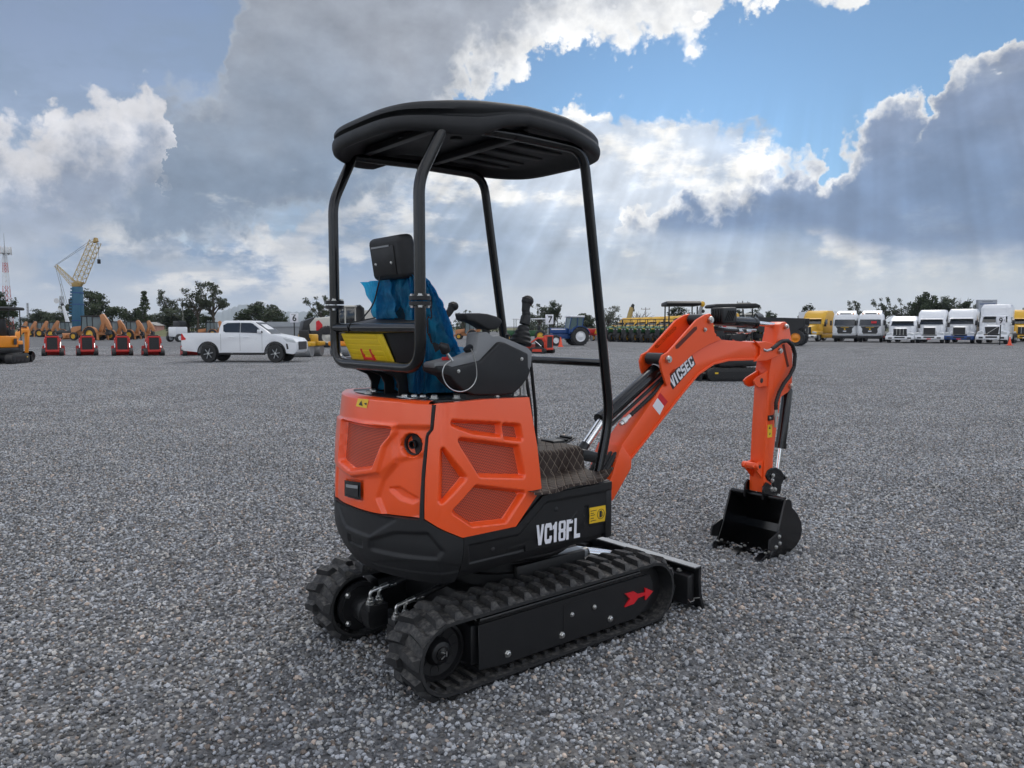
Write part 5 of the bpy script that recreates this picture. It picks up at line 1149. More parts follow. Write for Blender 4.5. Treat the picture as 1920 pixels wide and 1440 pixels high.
# ---------------------------------------------------------------- compact crawler excavator with canopy (for the ones further off)
def mini_ex(label, loc, rz, paint, kind=0, group='compact excavators further back', arm=None, k=1.):
    T = thing('compact_excavator', label, 'excavator', loc, rz, group, k); arm = arm or paint
    for s in (-1, 1):
        pts = [(x, z) for x, z in arc((.62, .21), .20, -90, 90, 8) + arc((-.62, .21), .20, 90, 270, 8)]
        tr = B().prism(pts, s * .30, s * .56, 'y').obj('rubber_track', RUBBER, T, bevel=.01)
        B().prism([(-.55, .10), (.55, .10), (.62, .20), (.55, .31), (-.55, .31)], s * .565, s * .575, 'y').obj('track_frame', BLACKM, T)
        for k in range(14): B().bx(-.66 + k * .095, -.615 + k * .095, min(s * .31, s * .55), max(s * .31, s * .55), .405, .43).obj('lug', RUBBER, tr, smooth=False)
        for x in (-.35, 0, .35): B().lathe((x, s * .57, .13), (0, s, 0), [(0, .06), (.02, .06), (.022, .001)], 12).obj('track_roller', BLACKM, T)
        B().lathe((-.62, s * .56, .21), (0, s, 0), [(0, .12), (.02, .12), (.03, .05), (.031, .001)], 16).obj('sprocket', BLACKM, T)
        B().prism([(.50, .24), (.60, .24), (.60, .29), (.50, .29)], s * .577, s * .58, 'y').obj('track_decal', DECAL_Y, T, smooth=False)
    B().bx(-.40, .45, -.30, .30, .20, .42).obj('chassis', BLACKM, T, bevel=.03)
    B().prism([(1.0, .02), (1.06, .02), (1.02, .32), (.96, .32)], -.56, .56, 'y').obj('dozer_blade', BLACKM, T); B().bx(.5, 1.0, -.2, .2, .16, .24).obj('blade_arm', BLACKM, T)
    o = [(.45, -.50), (.45, .50)] + [(-.85 * math.cos(R(a)), .60 * math.sin(R(a)) * .86) for a in range(75, -76, -15)]
    B().prism(o, .45, .68, 'z').obj('counterweight', BLACKM, T, bevel=.04); B().prism([(x * .98 if x < 0 else -.05, y * .98) for x, y in o], .68, 1.16, 'z').obj('engine_hood', paint, T, bevel=.05, seg=3)
    B().prism([(.0, -.49), (.45, -.49), (.45, -.12), (.0, -.12)], .68, .95, 'z').obj('side_panel', paint, T, bevel=.04)
    for s in (-1, 1):
        B().bx(-.42, -.16, min(s * .508, s * .512), max(s * .508, s * .512), .80, 1.05).obj('grille', DECAL_K, T, smooth=False)
        B().bx(.02, .40, min(s * .48, s * .506), max(s * .48, s * .506), .50, .80).obj('side_cover', BLACKM, T)
        B().tube([(-.55, s * .42, 1.15), (-.55, s * .42, 2.20)], .022, 8).obj('canopy_post', BLACKM, T); B().tube([(.42, s * .42, .70), (.40, s * .42, 2.22)], .022, 8).obj('canopy_post', BLACKM, T)
    B().prism([(-.72, 2.22), (.62, 2.22), (.66, 2.27), (.58, 2.34), (-.62, 2.36), (-.78, 2.29)], -.52, .52, 'y').obj('canopy_roof', BLACKP, T, bevel=.03)
    B().prism([(-.42, 1.16), (-.05, 1.2), (-.05, 1.32), (-.26, 1.34), (-.40, 1.85), (-.52, 1.85)], -.24, .24, 'y').obj('seat', BLACKP, T, bevel=.04)
    for s in (-1, 1): B().bx(-.28, .06, s * .30 - .06, s * .30 + .06, 1.16, 1.42).obj('console', BLACKP, T, bevel=.02); B().cyl((.02, s * .30, 1.42), (.08, s * .30, 1.62), .022).obj('control_lever', BLACKP, T)
    B().cyl((.25, 0, .95), (.22, 0, 1.5), .02).obj('travel_lever', BLACKM, T)
    bm = [(.55, .62), (.72, .62), (1.02, 1.02), (1.42, 1.28), (1.95, 1.30), (1.97, 1.42), (1.40, 1.46), (.90, 1.22), (.55, .80)]
    B().prism(bm, -.08, .08, 'y').obj('boom', arm, T, bevel=.01); B().bx(.42, .62, -.12, .12, .5, .8).obj('swing_bracket', arm, T, bevel=.03)
    B().prism([(1.86, 1.50), (2.0, 1.54), (2.10, 1.36), (2.02, 1.0), (1.90, .40), (1.80, .40), (1.84, 1.0)], -.065, .065, 'y').obj('arm', arm, T, bevel=.01)
    B().cyl((.70, 0, .70), (1.25, 0, 1.42), .045).obj('boom_cylinder', BLACKS, T); B().cyl((1.35, 0, 1.56), (1.90, 0, 1.52), .04).obj('arm_cylinder', BLACKS, T); B().cyl((2.10, 0, 1.30), (2.02, 0, .60), .04).obj('bucket_cylinder', REDP if kind else BLACKS, T)
    bk = B(); sh = [(1.95, .45), (2.10, .38), (2.18, .24), (2.10, .10), (1.92, .03), (1.66, .02)]; bk.prism(sh + [(x - .02, z + .02) for x, z in sh][::-1], -.2, .2, 'y'); bk = bk.obj('bucket', BLACKS, T)
    for s in (-1, 1): B().prism(sh, s * .2, s * .212, 'y').obj('bucket_side', BLACKS, bk)
    return T
mini_ex('amber compact excavator with black canopy at the left edge', (-21.05, 32.00, 0), R(99), AMBER, 1)
g1 = mini_ex('compact excavator with dark canopy left of the other one behind the orange boom', (5.06, 23.20, 0), R(86), mat('dark_machine_paint', (.02, .03, .022), .4), k=.97)
g2 = mini_ex('compact excavator with dark canopy and amber arm behind the elbow of the orange boom', (6.21, 22.00, 0), R(182), MATS['dark_machine_paint'], arm=AMBER, k=.93)

# ---------------------------------------------------------------- small red stand-on track loaders
def mini_loader(label, loc, rz, m=RED, group='red stand-on track loaders in a row'):
    T = thing('track_loader', label, 'track loader', loc, rz, group)
    for s in (-1, 1):
        B().prism(arc((.38, .20), .17, -90, 60, 6) + [(-.1, .40)] + arc((-.40, .17), .15, 100, 270, 6), s * .30, s * .50, 'y').obj('rubber_track', RUBBER, T, bevel=.012)
        B().prism([(-.35, .12), (.36, .12), (.30, .27), (-.32, .27)], s * .505, s * .512, 'y').obj('track_frame', m, T)
        B().prism([(-.42, .72), (-.30, .92), (.10, .95), (.70, .58), (.74, .40), (.68, .40), (.60, .55), (.08, .84), (-.24, .82), (-.36, .66)], s * .32, s * .37, 'y').obj('lift_arm', m, T, bevel=.008)
        B().prism([(-.52, .30), (-.36, .30), (-.30, 1.02), (-.46, 1.06), (-.54, .98)], s * .24, s * .31, 'y').obj('side_frame', m, T, bevel=.01)
        B().cyl((-.20, s * .34, .42), (.25, s * .34, .72), .03).obj('lift_cylinder', CHROME, T)
    B().bx(-.45, .35, -.24, .24, .30, .88).obj('engine_hood', BLACKM, T, bevel=.03)
    g = B().bx(-.515, -.50, -.235, .235, .34, .97).obj('rear_grille', DECAL_K, T)
    for k in range(5): B().bx(-.523, -.516, -.22, .22, .42 + .11 * k, .435 + .11 * k).obj('grille_slat', BLACKM, g, smooth=False)
    B().bx(-.56, -.44, -.31, .31, .97, 1.05).obj('top_rail', m, T, bevel=.015); B().bx(-.56, -.46, -.31, .31, .22, .34).obj('rear_bumper', m, T, bevel=.015)
    B().bx(-.40, -.15, -.22, .22, 1.0, 1.10).obj('control_panel', BLACKP, T, bevel=.02)
    for s in (-1, 1): B().tube([(-.35, s * .2, 1.08), (-.45, s * .2, 1.14), (-.55, s * .2, 1.12)], .014, 6).obj('handle', GREYS, T)
    bk = B(); sh = [(.66, .50), (.70, .10), (.74, .02), (1.12, .02)]; bk.prism(sh + [(x + .015, z + .03) for x, z in sh][::-1], -.50, .50, 'y'); bk = bk.obj('bucket', m, T)
    for s in (-1, 1): B().prism([(.66, .50), (.70, .02), (1.12, .02), (.95, .20)], s * .5, s * .515, 'y').obj('bucket_side', m, bk)
    return T
ml_ = mini_loader('leftmost red stand-on track loader, beside the amber excavator', (-24.16, 40.50, 0), R(118))
again(ml_, 'red stand-on track loader second from the left in its row', (-22.47, 40.70, 0), R(120))
again(ml_, 'red stand-on track loader third from the left in its row', (-20.61, 40.70, 0), R(118))
again(ml_, 'red stand-on track loader fourth in its row, just left of the pickup', (-18.92, 40.60, 0), R(120))
again(ml_, 'red stand-on track loader partly hidden behind the tail of the pickup', (-16.91, 40.70, 0), R(118))
mini_loader('bright red track loader below the sign with the number 7', (1.74, 44.00, 0), R(140), mat('fresh_red_paint', (.62, .05, .02), .4), 'single red track loaders')

# ---------------------------------------------------------------- tractors
def tractor(label, loc, rz, paint, cab, rim, group, scale=1.):
    T = thing('farm_tractor', label, 'tractor', loc, rz, group, scale)
    B().bx(.15, 1.75, -.30, .30, .95, 1.42).obj('engine_hood', paint, T, bevel=.07, seg=3); B().bx(1.745, 1.765, -.24, .24, .90, 1.36).obj('grille', DECAL_K if not cab else GREYS, T)
    for s in (-1, 1):
        B().bx(.4, 1.6, min(s * .298, s * .306), max(s * .298, s * .306), 1.28, 1.36).obj('hood_stripe', DECAL_W if cab else DECAL_Y, T, smooth=False)
        B().box((1.772, s * .17, 1.27), (.02, .12, .08)).obj('headlight', LAMPG, T)
    B().bx(-.9, 1.70, -.20, .20, .55, .98).obj('chassis', paint if cab else BLACKM, T, bevel=.04); B().bx(1.2, 1.5, -.55, .55, .42, .55).obj('front_axle', BLACKM, T); B().bx(-.85, -.55, -.6, .6, .60, .80).obj('rear_axle', paint, T)
    for s in (-1, 1):
        wheel(T, (-.70, s * .72, .74), .74, .42, rim, 18); wheel(T, (1.36, s * .68, .42), .42, .26, rim, 14)
        fp = arc((-.70, .74), .86, 165, 25, 10); B().prism(fp + arc((-.70, .74), .81, 25, 165, 10), s * .45, s * .93, 'y').obj('mudguard', paint, T)
    if cab:
        r0 = [(-.95, -.55, 1.30), (.15, -.50, 1.30), (.15, .50, 1.30), (-.95, .55, 1.30)]; r1 = [(-1.05, -.62, 2.28), (-.02, -.60, 2.28), (-.02, .60, 2.28), (-1.05, .62, 2.28)]
        B().loft([r0, r1]).obj('cab_glass', mat('tractor_cab_glass', (.10, .15, .15), .08) if 'tractor_cab_glass' not in MATS else MATS['tractor_cab_glass'], T)
        for a, b in zip(r0, r1): B().cyl(a, b, .035, n=8).obj('cab_pillar', paint, T)
        for s in (-1, 1): B().cyl((-.5, s * .57, 1.3), (-.55, s * .63, 2.28), .03, n=8).obj('cab_pillar', paint, T)
        B().bx(-1.15, .10, -.70, .70, 2.28, 2.42).obj('cab_roof', WHITE, T, bevel=.05, seg=3); B().bx(-.95, .15, -.56, .56, .95, 1.30).obj('cab_base', paint, T, bevel=.03)
    else:
        B().prism([(-.75, 1.0), (-.35, 1.02), (-.35, 1.12), (-.60, 1.15), (-.68, 1.5), (-.8, 1.5)], -.22, .22, 'y').obj('seat', BLACKP, T, bevel=.03)
        B().tube(rbend([(-.85, -.55, .8), (-.95, -.55, 2.25), (-.95, .55, 2.25), (-.85, .55, .8)], .12), .035, 8).obj('rollover_bar', BLACKM, T)
        B().tube([(-.18 + .12 * math.cos(R(a)) * .5, .2 * math.sin(R(a)), 1.5 + .12 * math.cos(R(a))) for a in range(0, 360, 24)], .015, 6, closed=True).obj('steering_wheel', BLACKM, T)
    B().cyl((.9, -.18, 1.4), (.9, -.18, 1.95), .035).obj('exhaust_stack', BLACKM, T)
    return T
tractor('blue farm tractor with white cab roof beside the sign with the number 7', (4.63, 63.00, 0), R(196), BLUE, True, WHITE, 'single tractors', 1.0)
gt = None
ORD = ['leftmost', 'second from the left', 'third from the left', 'fourth from the left', 'fifth from the left', 'sixth from the left', 'seventh from the left', 'eighth from the left', 'ninth from the left', 'tenth from the left']
for i, p in enumerate([(10.58, 80.00, 0),(11.38, 79.00, 0),(12.05, 78.00, 0),(12.64, 77.00, 0),(13.26, 76.00, 0),(13.92, 75.00, 0),(14.66, 74.00, 0),(15.47, 73.00, 0),(19.51, 64.00, 0)]):
    lb = ORD[i] + ' green tractor in the row in front of the yellow trucks' if i < 8 else 'green tractor seen under the arm cylinder, right of the others'
    gt = tractor(lb, p, R(236), GREEN, False, YELLOW, 'green tractors in a row') if gt is None else again(gt, lb, p, R(236))

# ---------------------------------------------------------------- highway trucks
def truck_wheels(T, xs, m=STEEL, hw=.98):
    for x in xs:
        for s in (-1, 1): wheel(T, (x, s * hw, .50), .50, .30, m, n=20)
def conv(label, loc, rz, paint, roof=3.55, w=1.22, grille=0, bumper=None, flat=False, group='highway trucks in the row', visor=True, zs=1.):
    T = thing('highway_truck', label, 'truck', loc, rz, group); T.scale = (1, 1, zs); bumper = bumper or WHITE
    # cab and sleeper: lofted shell; x forward, front of the bumper at 0
    rings = []
    for z, xf, hw, xb in ((.95, -1.55, w * .96, -4.6), (1.9, -1.60, w, -4.6), (2.15, -1.72, w, -4.6), (2.62, -2.02, w * .95, -4.6), (roof - .35, -2.45 if not flat else -2.1, w * .97, -4.6), (roof, -2.9 if not flat else -2.4, w * .86, -4.55)):
        rings.append([(xb, -hw, z), (xf - .25, -hw, z), (xf, -hw * .72, z), (xf, hw * .72, z), (xf - .25, hw, z), (xb, hw, z)])
    B().loft(rings).obj('cab', paint, T, bevel=.07, seg=3, ang=40)
    hd = [[(-1.7, -w * .62, .9), (-.30, -w * .60, .9), (-.30, w * .60, .9), (-1.7, w * .62, .9)], [(-1.7, -w * .66, 1.55), (-.26, -w * .46, 1.50), (-.26, w * .46, 1.50), (-1.7, w * .66, 1.55)], [(-1.7, -w * .60, 1.98), (-.42, -w * .36, 1.72), (-.42, w * .36, 1.72), (-1.7, w * .60, 1.98)]]
    B().loft(hd).obj('engine_hood', paint, T, bevel=.06, seg=3)
    for s in (-1, 1):
        fd = [[(-1.65, s * w * .55, .75), (-.25, s * w * .50, .75), (-.22, s * w * .98, .75), (-1.65, s * w, .75)], [(-1.65, s * w * .55, 1.25), (-.30, s * w * .48, 1.22), (-.40, s * w * .95, 1.12), (-1.65, s * w, 1.2)]]
        B().loft(fd).obj('mudguard', paint, T, bevel=.06, seg=3)
        B().prism([(s * w * .56, .98), (s * w * .92, .93), (s * w * .95, 1.08), (s * w * .60, 1.20)], -.22, -.30, 'x').obj('headlight', LAMPG, T)
        B().bx(-2.3, -2.15, s * w + s * .03 - .02, s * w + s * .03 + .02, 2.0, 2.45).obj('side_window', GLASS, T) if 0 else B().prism([(-2.75, 1.95), (-2.0, 1.95), (-2.15, 2.50), (-2.75, 2.55)], s * (w + .005), s * (w + .012), 'y').obj('side_window', GLASS, T, smooth=False)
        mr = B().bx(-1.80, -1.62, s * (w + .20) - .10, s * (w + .20) + .10, 1.72, 2.22).obj('mirror', BLACKM, T, bevel=.04); B().cyl((-1.75, s * w * .95, 1.75), (-1.72, s * (w + .2), 1.80), .02).obj('mirror_arm', BLACKM, mr)
        B().bx(-4.6, -1.9, s * w * .80 - .12, s * w * .80 + .12, .40, .92).obj('side_fairing', paint, T, bevel=.04)
    ws = [(-w * .80, 2.02), (w * .80, 2.02), (w * .74, 2.52), (-w * .74, 2.52)]
    B().add([(-1.585, y, z) if z < 2.2 else (-1.93, y, z) for y, z in ws] + [(-1.75, y, z) if z < 2.2 else (-2.1, y, z) for y, z in ws], [(0, 1, 2, 3), (4, 7, 6, 5), (0, 4, 5, 1), (1, 5, 6, 2), (2, 6, 7, 3), (3, 7, 4, 0)]).obj('windscreen', GLASS, T, smooth=False)
    if visor: B().prism([(-1.85, 2.54), (-1.70, 2.58), (-2.0, 2.68)], -w * .78, w * .78, 'y').obj('sun_visor', paint, T)
    gw = w * (.46 if grille != 2 else .40); g0, g1 = (.92, 1.66) if grille != 1 else (.92, 1.60)
    pts = [(-gw, g1), (gw, g1), (gw * (.82 if grille == 1 else 1.), g0), (-gw * (.82 if grille == 1 else 1.), g0)]
    g = B().prism(pts, -.235, -.28, 'x').obj('grille', DECAL_K, T)
    if grille == 1: B().prism([(-gw * .75, g0 + .02), (-gw * .65, g0 + .02), (gw * .8, g1 - .02), (gw * .7, g1 - .02)], -.225, -.234, 'x').obj('grille_bar', STEEL, g)
    elif grille == 0:
        for k in range(-1, 2): B().bx(-.234, -.222, k * gw * .5 - .015, k * gw * .5 + .015, g0, g1).obj('grille_bar', STEEL, g)
    else:
        B().tube([(-.23, -gw, g0), (-.23, -gw, g1), (-.23, gw, g1), (-.23, gw, g0)], .03, 6, closed=True).obj('grille_surround', STEEL, g)
    B().bx(-.34, .0, -w * 1.0, w * 1.0, .38, .80).obj('bumper', bumper, T, bevel=.08, seg=3)
    for s in (-1, 1): B().bx(-.02, .004, s * w * .66 - .16, s * w * .66 + .16, .50, .66).obj('fog_lamp', DECAL_K, T)
    B().bx(-.02, .004, -w * .36, w * .36, .56, .72).obj('air_intake', DECAL_K, T)
    B().bx(-.012, .006, -.17, .17, .42, .52).obj('number_plate', DECAL_R if grille == 2 else DECAL_W, T)
    for s in (-1, 1):
        for k in range(1): B().cyl((-2.95, s * (w + .10), .9), (-2.95, s * (w + .10), roof + .1 if flat else 2.9), .06).obj('exhaust_stack', STEEL, T) if grille == 2 else None
    truck_wheels(T, (-.95, -6.2, -7.4), hw=1.0); B().bx(-8.0, -1.0, -.42, .42, .62, .88).obj('chassis', BLACKM, T)
    for k in range(5): B().bx(-2.3 if flat else -2.5, -2.2 if flat else -2.42, -.6 + .3 * k - .05, -.6 + .3 * k + .05, 2.72, 2.78).obj('marker_lamp', AMBER, T) if grille == 0 else None
    return T
def coe(label, loc, rz, m2, sign=None):
    T = thing('cab_over_truck', label, 'truck', loc, rz, 'cab over trucks'); w = 1.22; T.scale = (.95, .95, .84)
    rings = []
    for z, xf, hw in ((.75, -.06, w * .98), (1.55, .0, w), (1.9, -.04, w), (2.75, -.16, w * .97), (3.15, -.30, w * .93), (3.38, -.60, w * .80)): rings.append([(-2.2, -hw, z), (xf - .18, -hw, z), (xf, -hw * .82, z), (xf, hw * .82, z), (xf - .18, hw, z), (-2.2, hw, z)])
    B().loft(rings).obj('cab', WHITE, T, bevel=.05, seg=3, ang=40)
    B().loft([[(-2.2, -w * .8, 3.30), (-1.0, -w * .8, 3.30), (-1.0, w * .8, 3.30), (-2.2, w * .8, 3.30)], [(-2.2, -w * .75, 3.75), (-1.9, -w * .75, 3.75), (-1.9, w * .75, 3.75), (-2.2, w * .75, 3.75)]]).obj('wind_deflector', WHITE, T, bevel=.05)
    B().add([(.012, -w * .84, 1.92), (.012, w * .84, 1.92), (-.125, w * .80, 2.66), (-.125, -w * .80, 2.66), (-.1, -w * .84, 1.92), (-.1, w * .84, 1.92), (-.25, w * .8, 2.66), (-.25, -w * .8, 2.66)], [(0, 1, 2, 3), (4, 7, 6, 5), (0, 4, 5, 1), (1, 5, 6, 2), (2, 6, 7, 3), (3, 7, 4, 0)]).obj('windscreen', GLASS, T, smooth=False)
    gp = B().prism([(-w * .74, 1.86), (w * .74, 1.86), (w * .58, 1.55), (w * .60, 1.20), (w * .50, .98), (-w * .50, .98), (-w * .60, 1.20), (-w * .58, 1.55)], -.02, .02, 'x').obj('grille', m2, T)
    B().bx(.021, .03, -w * .32, w * .32, 1.72, 1.77).obj('name_strip', DECAL_Y, gp, smooth=False); B().lathe((.02, 0, 1.52), (1, 0, 0), [(0, .09), (.012, .08), (.014, .001)], 14).obj('emblem', DECAL_Y, gp); B().bx(.021, .032, -.16, .16, 1.22, 1.34).obj('number_plate', DECAL_W, gp, smooth=False)
    B().bx(.0, .03, -w * .55, w * .55, .93, .99).obj('chrome_strip', STEEL, T); B().bx(-.5, .03, -w, w, .40, .74).obj('bumper', BLACKM, T, bevel=.05)
    for s in (-1, 1):
        B().prism([(s * w * .64, .86), (s * w * .94, .86), (s * w * .92, 1.10), (s * w * .66, 1.02)], -.02, .03, 'x').obj('headlight', LAMPG, T); B().bx(-.30, -.12, s * (w + .16) - .10, s * (w + .16) + .10, 1.95, 2.55).obj('mirror', BLACKM, T, bevel=.03)
        B().bx(-.45, -.35, s * .75 - .05, s * .75 + .05, 3.26, 3.42).obj('roof_lamp', AMBER, T); B().prism([(-1.2, 1.95), (-.35, 1.95), (-.42, 2.62), (-1.2, 2.62)], s * (w + .004), s * (w + .01), 'y').obj('side_window', GLASS, T, smooth=False)
    B().bx(-.55, -.45, -.55, .55, 3.34, 3.44).obj('roof_light_bar', GREYS, T)
    if sign: B().bx(.02, .03, .1, .62, 2.2, 2.45).obj('windscreen_card', DECAL_R, T, smooth=False)
    truck_wheels(T, (-1.25, -4.6, -5.9)); B().bx(-6.5, -1.0, -.42, .42, .6, .9).obj('chassis', BLACKM, T); B().bx(-3.2, -2.6, -1.1, 1.1, .5, 1.1).obj('fuel_tank', REDP, T, bevel=.05)
    return T
FACE = R(-90)
coe('white cab over truck with black grille nearest the yellow truck', (33.22, 77.00, 0), FACE - R(29), DECAL_K)
coe('white cab over truck with a red card in its windscreen', (35.04, 75.50, 0), FACE - R(31), DECAL_K, True)
conv('white sleeper truck with barred grille and low roof right of the cab over trucks', (36.21, 72.00, 0), FACE - R(34), WHITE, 3.15, grille=0, bumper=WHITE, zs=.80)
conv('white sleeper truck with small rounded black grille and tall roof', (38.41, 71.00, 0), FACE - R(34), WHITE, 3.62, grille=2, zs=.86)
conv('white sleeper truck with dark blue bumper and number on its roof', (40.58, 70.00, 0), FACE - R(36), WHITE, 3.62, grille=2, bumper=BLUE, zs=.88)
conv('white tall roof truck with diagonal grille bar behind the sign with the number 9', (42.30, 68.00, 0), FACE - R(39), WHITE, 3.72, grille=1, flat=True, zs=.95)
conv('yellow sleeper truck at the right edge behind the traffic cone', (50.58, 76.00, 0), FACE - R(24), YELLOW, 3.6, grille=0, bumper=YELLOW, zs=.9)
yt = conv('yellow sleeper truck with its chrome front turned left, beside the cab over trucks', (29.98, 79.00, 0), FACE - R(44), YELLOW, 3.55, grille=0, bumper=STEEL, group='yellow trucks', zs=.9)
for i, p in enumerate([(19.72, 150.00, 0),(20.59, 143.00, 0),(21.37, 136.00, 0),(22.05, 129.00, 0),(22.63, 122.00, 0),(23.09, 115.00, 0),(23.40, 108.00, 0),(23.57, 101.00, 0),(23.81, 95.00, 0)]):
    again(yt, ORD[i] + ' yellow truck in the row behind the green tractors', p, R(-150))
# ---------------------------------------------------------------- articulated dump trucks
def dumper(label, loc, rz, body, trim, hub, bedm=None):
    bedm = bedm or body
    T = thing('dump_truck', label, 'dump truck', loc, rz, 'articulated dump trucks')
    B().prism([(1.2, 1.05), (3.35, 1.0), (3.45, 1.25), (3.35, 1.85), (2.6, 2.15), (1.2, 2.30)], -.95, .95, 'y').obj('engine_hood', body, T, bevel=.10, seg=3)
    B().prism([(2.75, .98), (3.50, .98), (3.55, 1.30), (3.42, 1.92), (2.7, 2.2), (2.62, 2.16), (3.0, 1.7), (2.95, 1.15)], -.97, .97, 'y').obj('nose_mask', BLACKM, T, bevel=.05)
    for s in (-1, 1): B().prism([(2.05, 1.2), (2.55, 1.2), (2.55, 1.9), (2.35, 2.0), (2.1, 1.7)], s * .952, s * .965, 'y').obj('side_stripe', trim, T, smooth=False)
    B().loft([[(-.3, -.85, 1.6), (1.3, -.85, 1.6), (1.3, .85, 1.6), (-.3, .85, 1.6)], [(-.35, -.82, 2.95), (.85, -.80, 2.95), (.85, .80, 2.95), (-.35, .82, 2.95)]]).obj('cab', GLASS, T, bevel=.06)
    for x0, z1 in ((-.33, 2.95), (.42, 2.95)):
        for s in (-1, 1): B().cyl((x0, s * .86, 1.6), (x0, s * .83, z1), .05, n=8).obj('cab_pillar', body, T)
    B().bx(-.45, .95, -.92, .92, 2.95, 3.10).obj('cab_roof', body, T, bevel=.05); B().bx(-.4, 3.0, -1.3, 1.3, .95, 1.25).obj('platform', BLACKM, T, bevel=.05); B().bx(-.35, 1.3, -.9, .9, 1.25, 1.62).obj('cab_base', body, T, bevel=.04)
    B().bx(3.1, 3.6, -1.25, 1.25, .75, 1.05).obj('bumper', BLACKM, T, bevel=.05)
    B().bx(-5.0, 2.6, -.4, .4, .7, 1.1).obj('chassis', BLACKM, T)
    B().prism([(-1.0, 1.45), (-.9, 2.9), (-.6, 3.15), (-.55, 3.05), (-.75, 2.8), (-.8, 1.5)], -1.3, 1.3, 'y').obj('headboard', BLACKM, T)
    bed = [(-1.0, 1.35), (-4.4, 1.3), (-5.2, 2.0), (-5.2, 2.6), (-.9, 2.75)]
    for s in (-1, 1): B().prism(bed, s * 1.25, s * 1.33, 'y').obj('bed_side', bedm, T)
    B().prism([(-1.0, 1.30), (-4.4, 1.24), (-5.2, 1.9), (-5.2, 2.0), (-4.4, 1.36), (-1.0, 1.42)], -1.25, 1.25, 'y').obj('bed_floor', bedm, T)
    for x in (1.75, -2.6, -4.4):
        for s in (-1, 1): wheel(T, (x, s * 1.05, .78), .78, .55, hub, 18)
    return T
CREAM = mat('cream_machine_paint', (.55, .53, .47), .45, var=.08, vscale=1.)
dumper('white articulated dump truck with red stripe seen behind the canopy post', (-12.26, 58.00, 0), R(202), CREAM, DECAL_R, CREAM)
dumper('articulated dump truck with amber wheels beyond the orange arm', (19.86, 64.00, 0), R(150), CREAM, DECAL_R, AMBER, BLACKM).scale = (.84,) * 3
# ---------------------------------------------------------------- backhoe loaders
def backhoe(label, loc, rz, paint=TAN):
    T = thing('backhoe_loader', label, 'backhoe loader', loc, rz, 'backhoe loaders parked at the back')
    B().prism([(.4, .8), (1.9, .75), (1.95, 1.35), (1.7, 1.5), (.4, 1.65)], -.42, .42, 'y').obj('engine_hood', paint, T, bevel=.06); B().bx(-1.3, 1.9, -.35, .35, .55, .85).obj('chassis', paint, T, bevel=.04)
    B().loft([[(-1.05, -.75, 1.0), (.4, -.75, 1.0), (.4, .75, 1.0), (-1.05, .75, 1.0)], [(-1.0, -.78, 2.6), (.25, -.78, 2.6), (.25, .78, 2.6), (-1.0, .78, 2.6)]]).obj('cab', mat('backhoe_cab_glass', (.16, .20, .21), .1) if 'backhoe_cab_glass' not in MATS else MATS['backhoe_cab_glass'], T)
    for x, x2 in ((-1.03, -1.0), (.4, .25), (-.35, -.35)):
        for s in (-1, 1): B().cyl((x, s * .76, 1.0), (x2, s * .79, 2.6), .05, n=8).obj('cab_pillar', BLACKM, T)
    B().bx(-1.15, .4, -.85, .85, 2.6, 2.74).obj('cab_roof', BLACKM, T, bevel=.04)
    for s in (-1, 1):
        wheel(T, (-.75, s * .82, .72), .72, .42, YELLOW, 16); wheel(T, (1.35, s * .72, .46), .46, .3, YELLOW)
        B().prism(arc((-.75, .72), .84, 170, 10, 10) + arc((-.75, .72), .79, 10, 170, 10), s * .6, s * 1.03, 'y').obj('mudguard', paint, T)
        B().prism([(.3, 1.30), (.5, 1.45), (2.4, .55), (2.45, .35), (2.3, .40), (.45, 1.28)], s * .50, s * .58, 'y').obj('loader_arm', paint, T)
        B().prism([(-1.75, .05), (-1.55, .05), (-1.5, .9), (-1.65, .9)], s * .75, s * .92, 'y').obj('stabiliser', paint, T)
    sh = [(2.45, .75), (2.35, .25), (2.5, .10), (3.1, .08)]; B().prism(sh + [(x + .04, z + .06) for x, z in sh][::-1], -1.1, 1.1, 'y').obj('loader_bucket', paint, T)
    B().prism([(-1.30, .75), (-1.65, .75), (-2.05, 1.9), (-1.95, 2.75), (-1.70, 2.95), (-1.45, 2.75), (-1.62, 1.9), (-1.3, 1.2)], -.16, .16, 'y').obj('boom', paint, T, bevel=.02)
    B().prism([(-1.85, 2.95), (-1.55, 2.75), (-2.35, 1.2), (-2.65, 1.15), (-2.75, 1.4), (-2.4, 2.2)], -.14, .14, 'y').obj('dipper', paint, T, bevel=.02)
    B().prism([(-2.1, 1.3), (-2.5, 1.1), (-2.6, .7), (-2.3, .55), (-2.05, .75), (-2.25, 1.0)], -.3, .3, 'y').obj('bucket', BLACKM, T)
    B().cyl((-1.4, 0, 1.0), (-1.75, 0, 2.2), .06).obj('boom_cylinder', CHROME, T); B().bx(-1.7, -1.3, -.8, .8, .6, .9).obj('rear_frame', paint, T)
    return T
bh = backhoe('tan backhoe loader with its cab just right of the blue crane mast', (-47.17, 86.00, 0), R(172))
for u, d, a, lb in ((205, 88, 178, 'tan backhoe loader with raised arm behind the second red track loader'), (240, 91, 178, 'tan backhoe loader with raised arm behind the third red track loader'), (262, 98, 175, 'tan backhoe loader at the right end of the row, behind the fourth red track loader'),
                    (132, 100, 10, 'tan backhoe loader just left of the blue crane mast'), (110, 106, 8, 'tan backhoe loader second left of the blue crane mast'), (88, 112, 8, 'tan backhoe loader third left of the blue crane mast'), (70, 116, 8, 'leftmost tan backhoe loader behind the leftmost red track loader'), (395, 104, 182, 'tan backhoe loader showing above the load bed of the pickup'), (878, 92, 175, 'orange backhoe loader seen between the blue seat and the console')):
    again(bh, lb, ((u - 960) / 1442 * d, d, 0), R(a), .78)
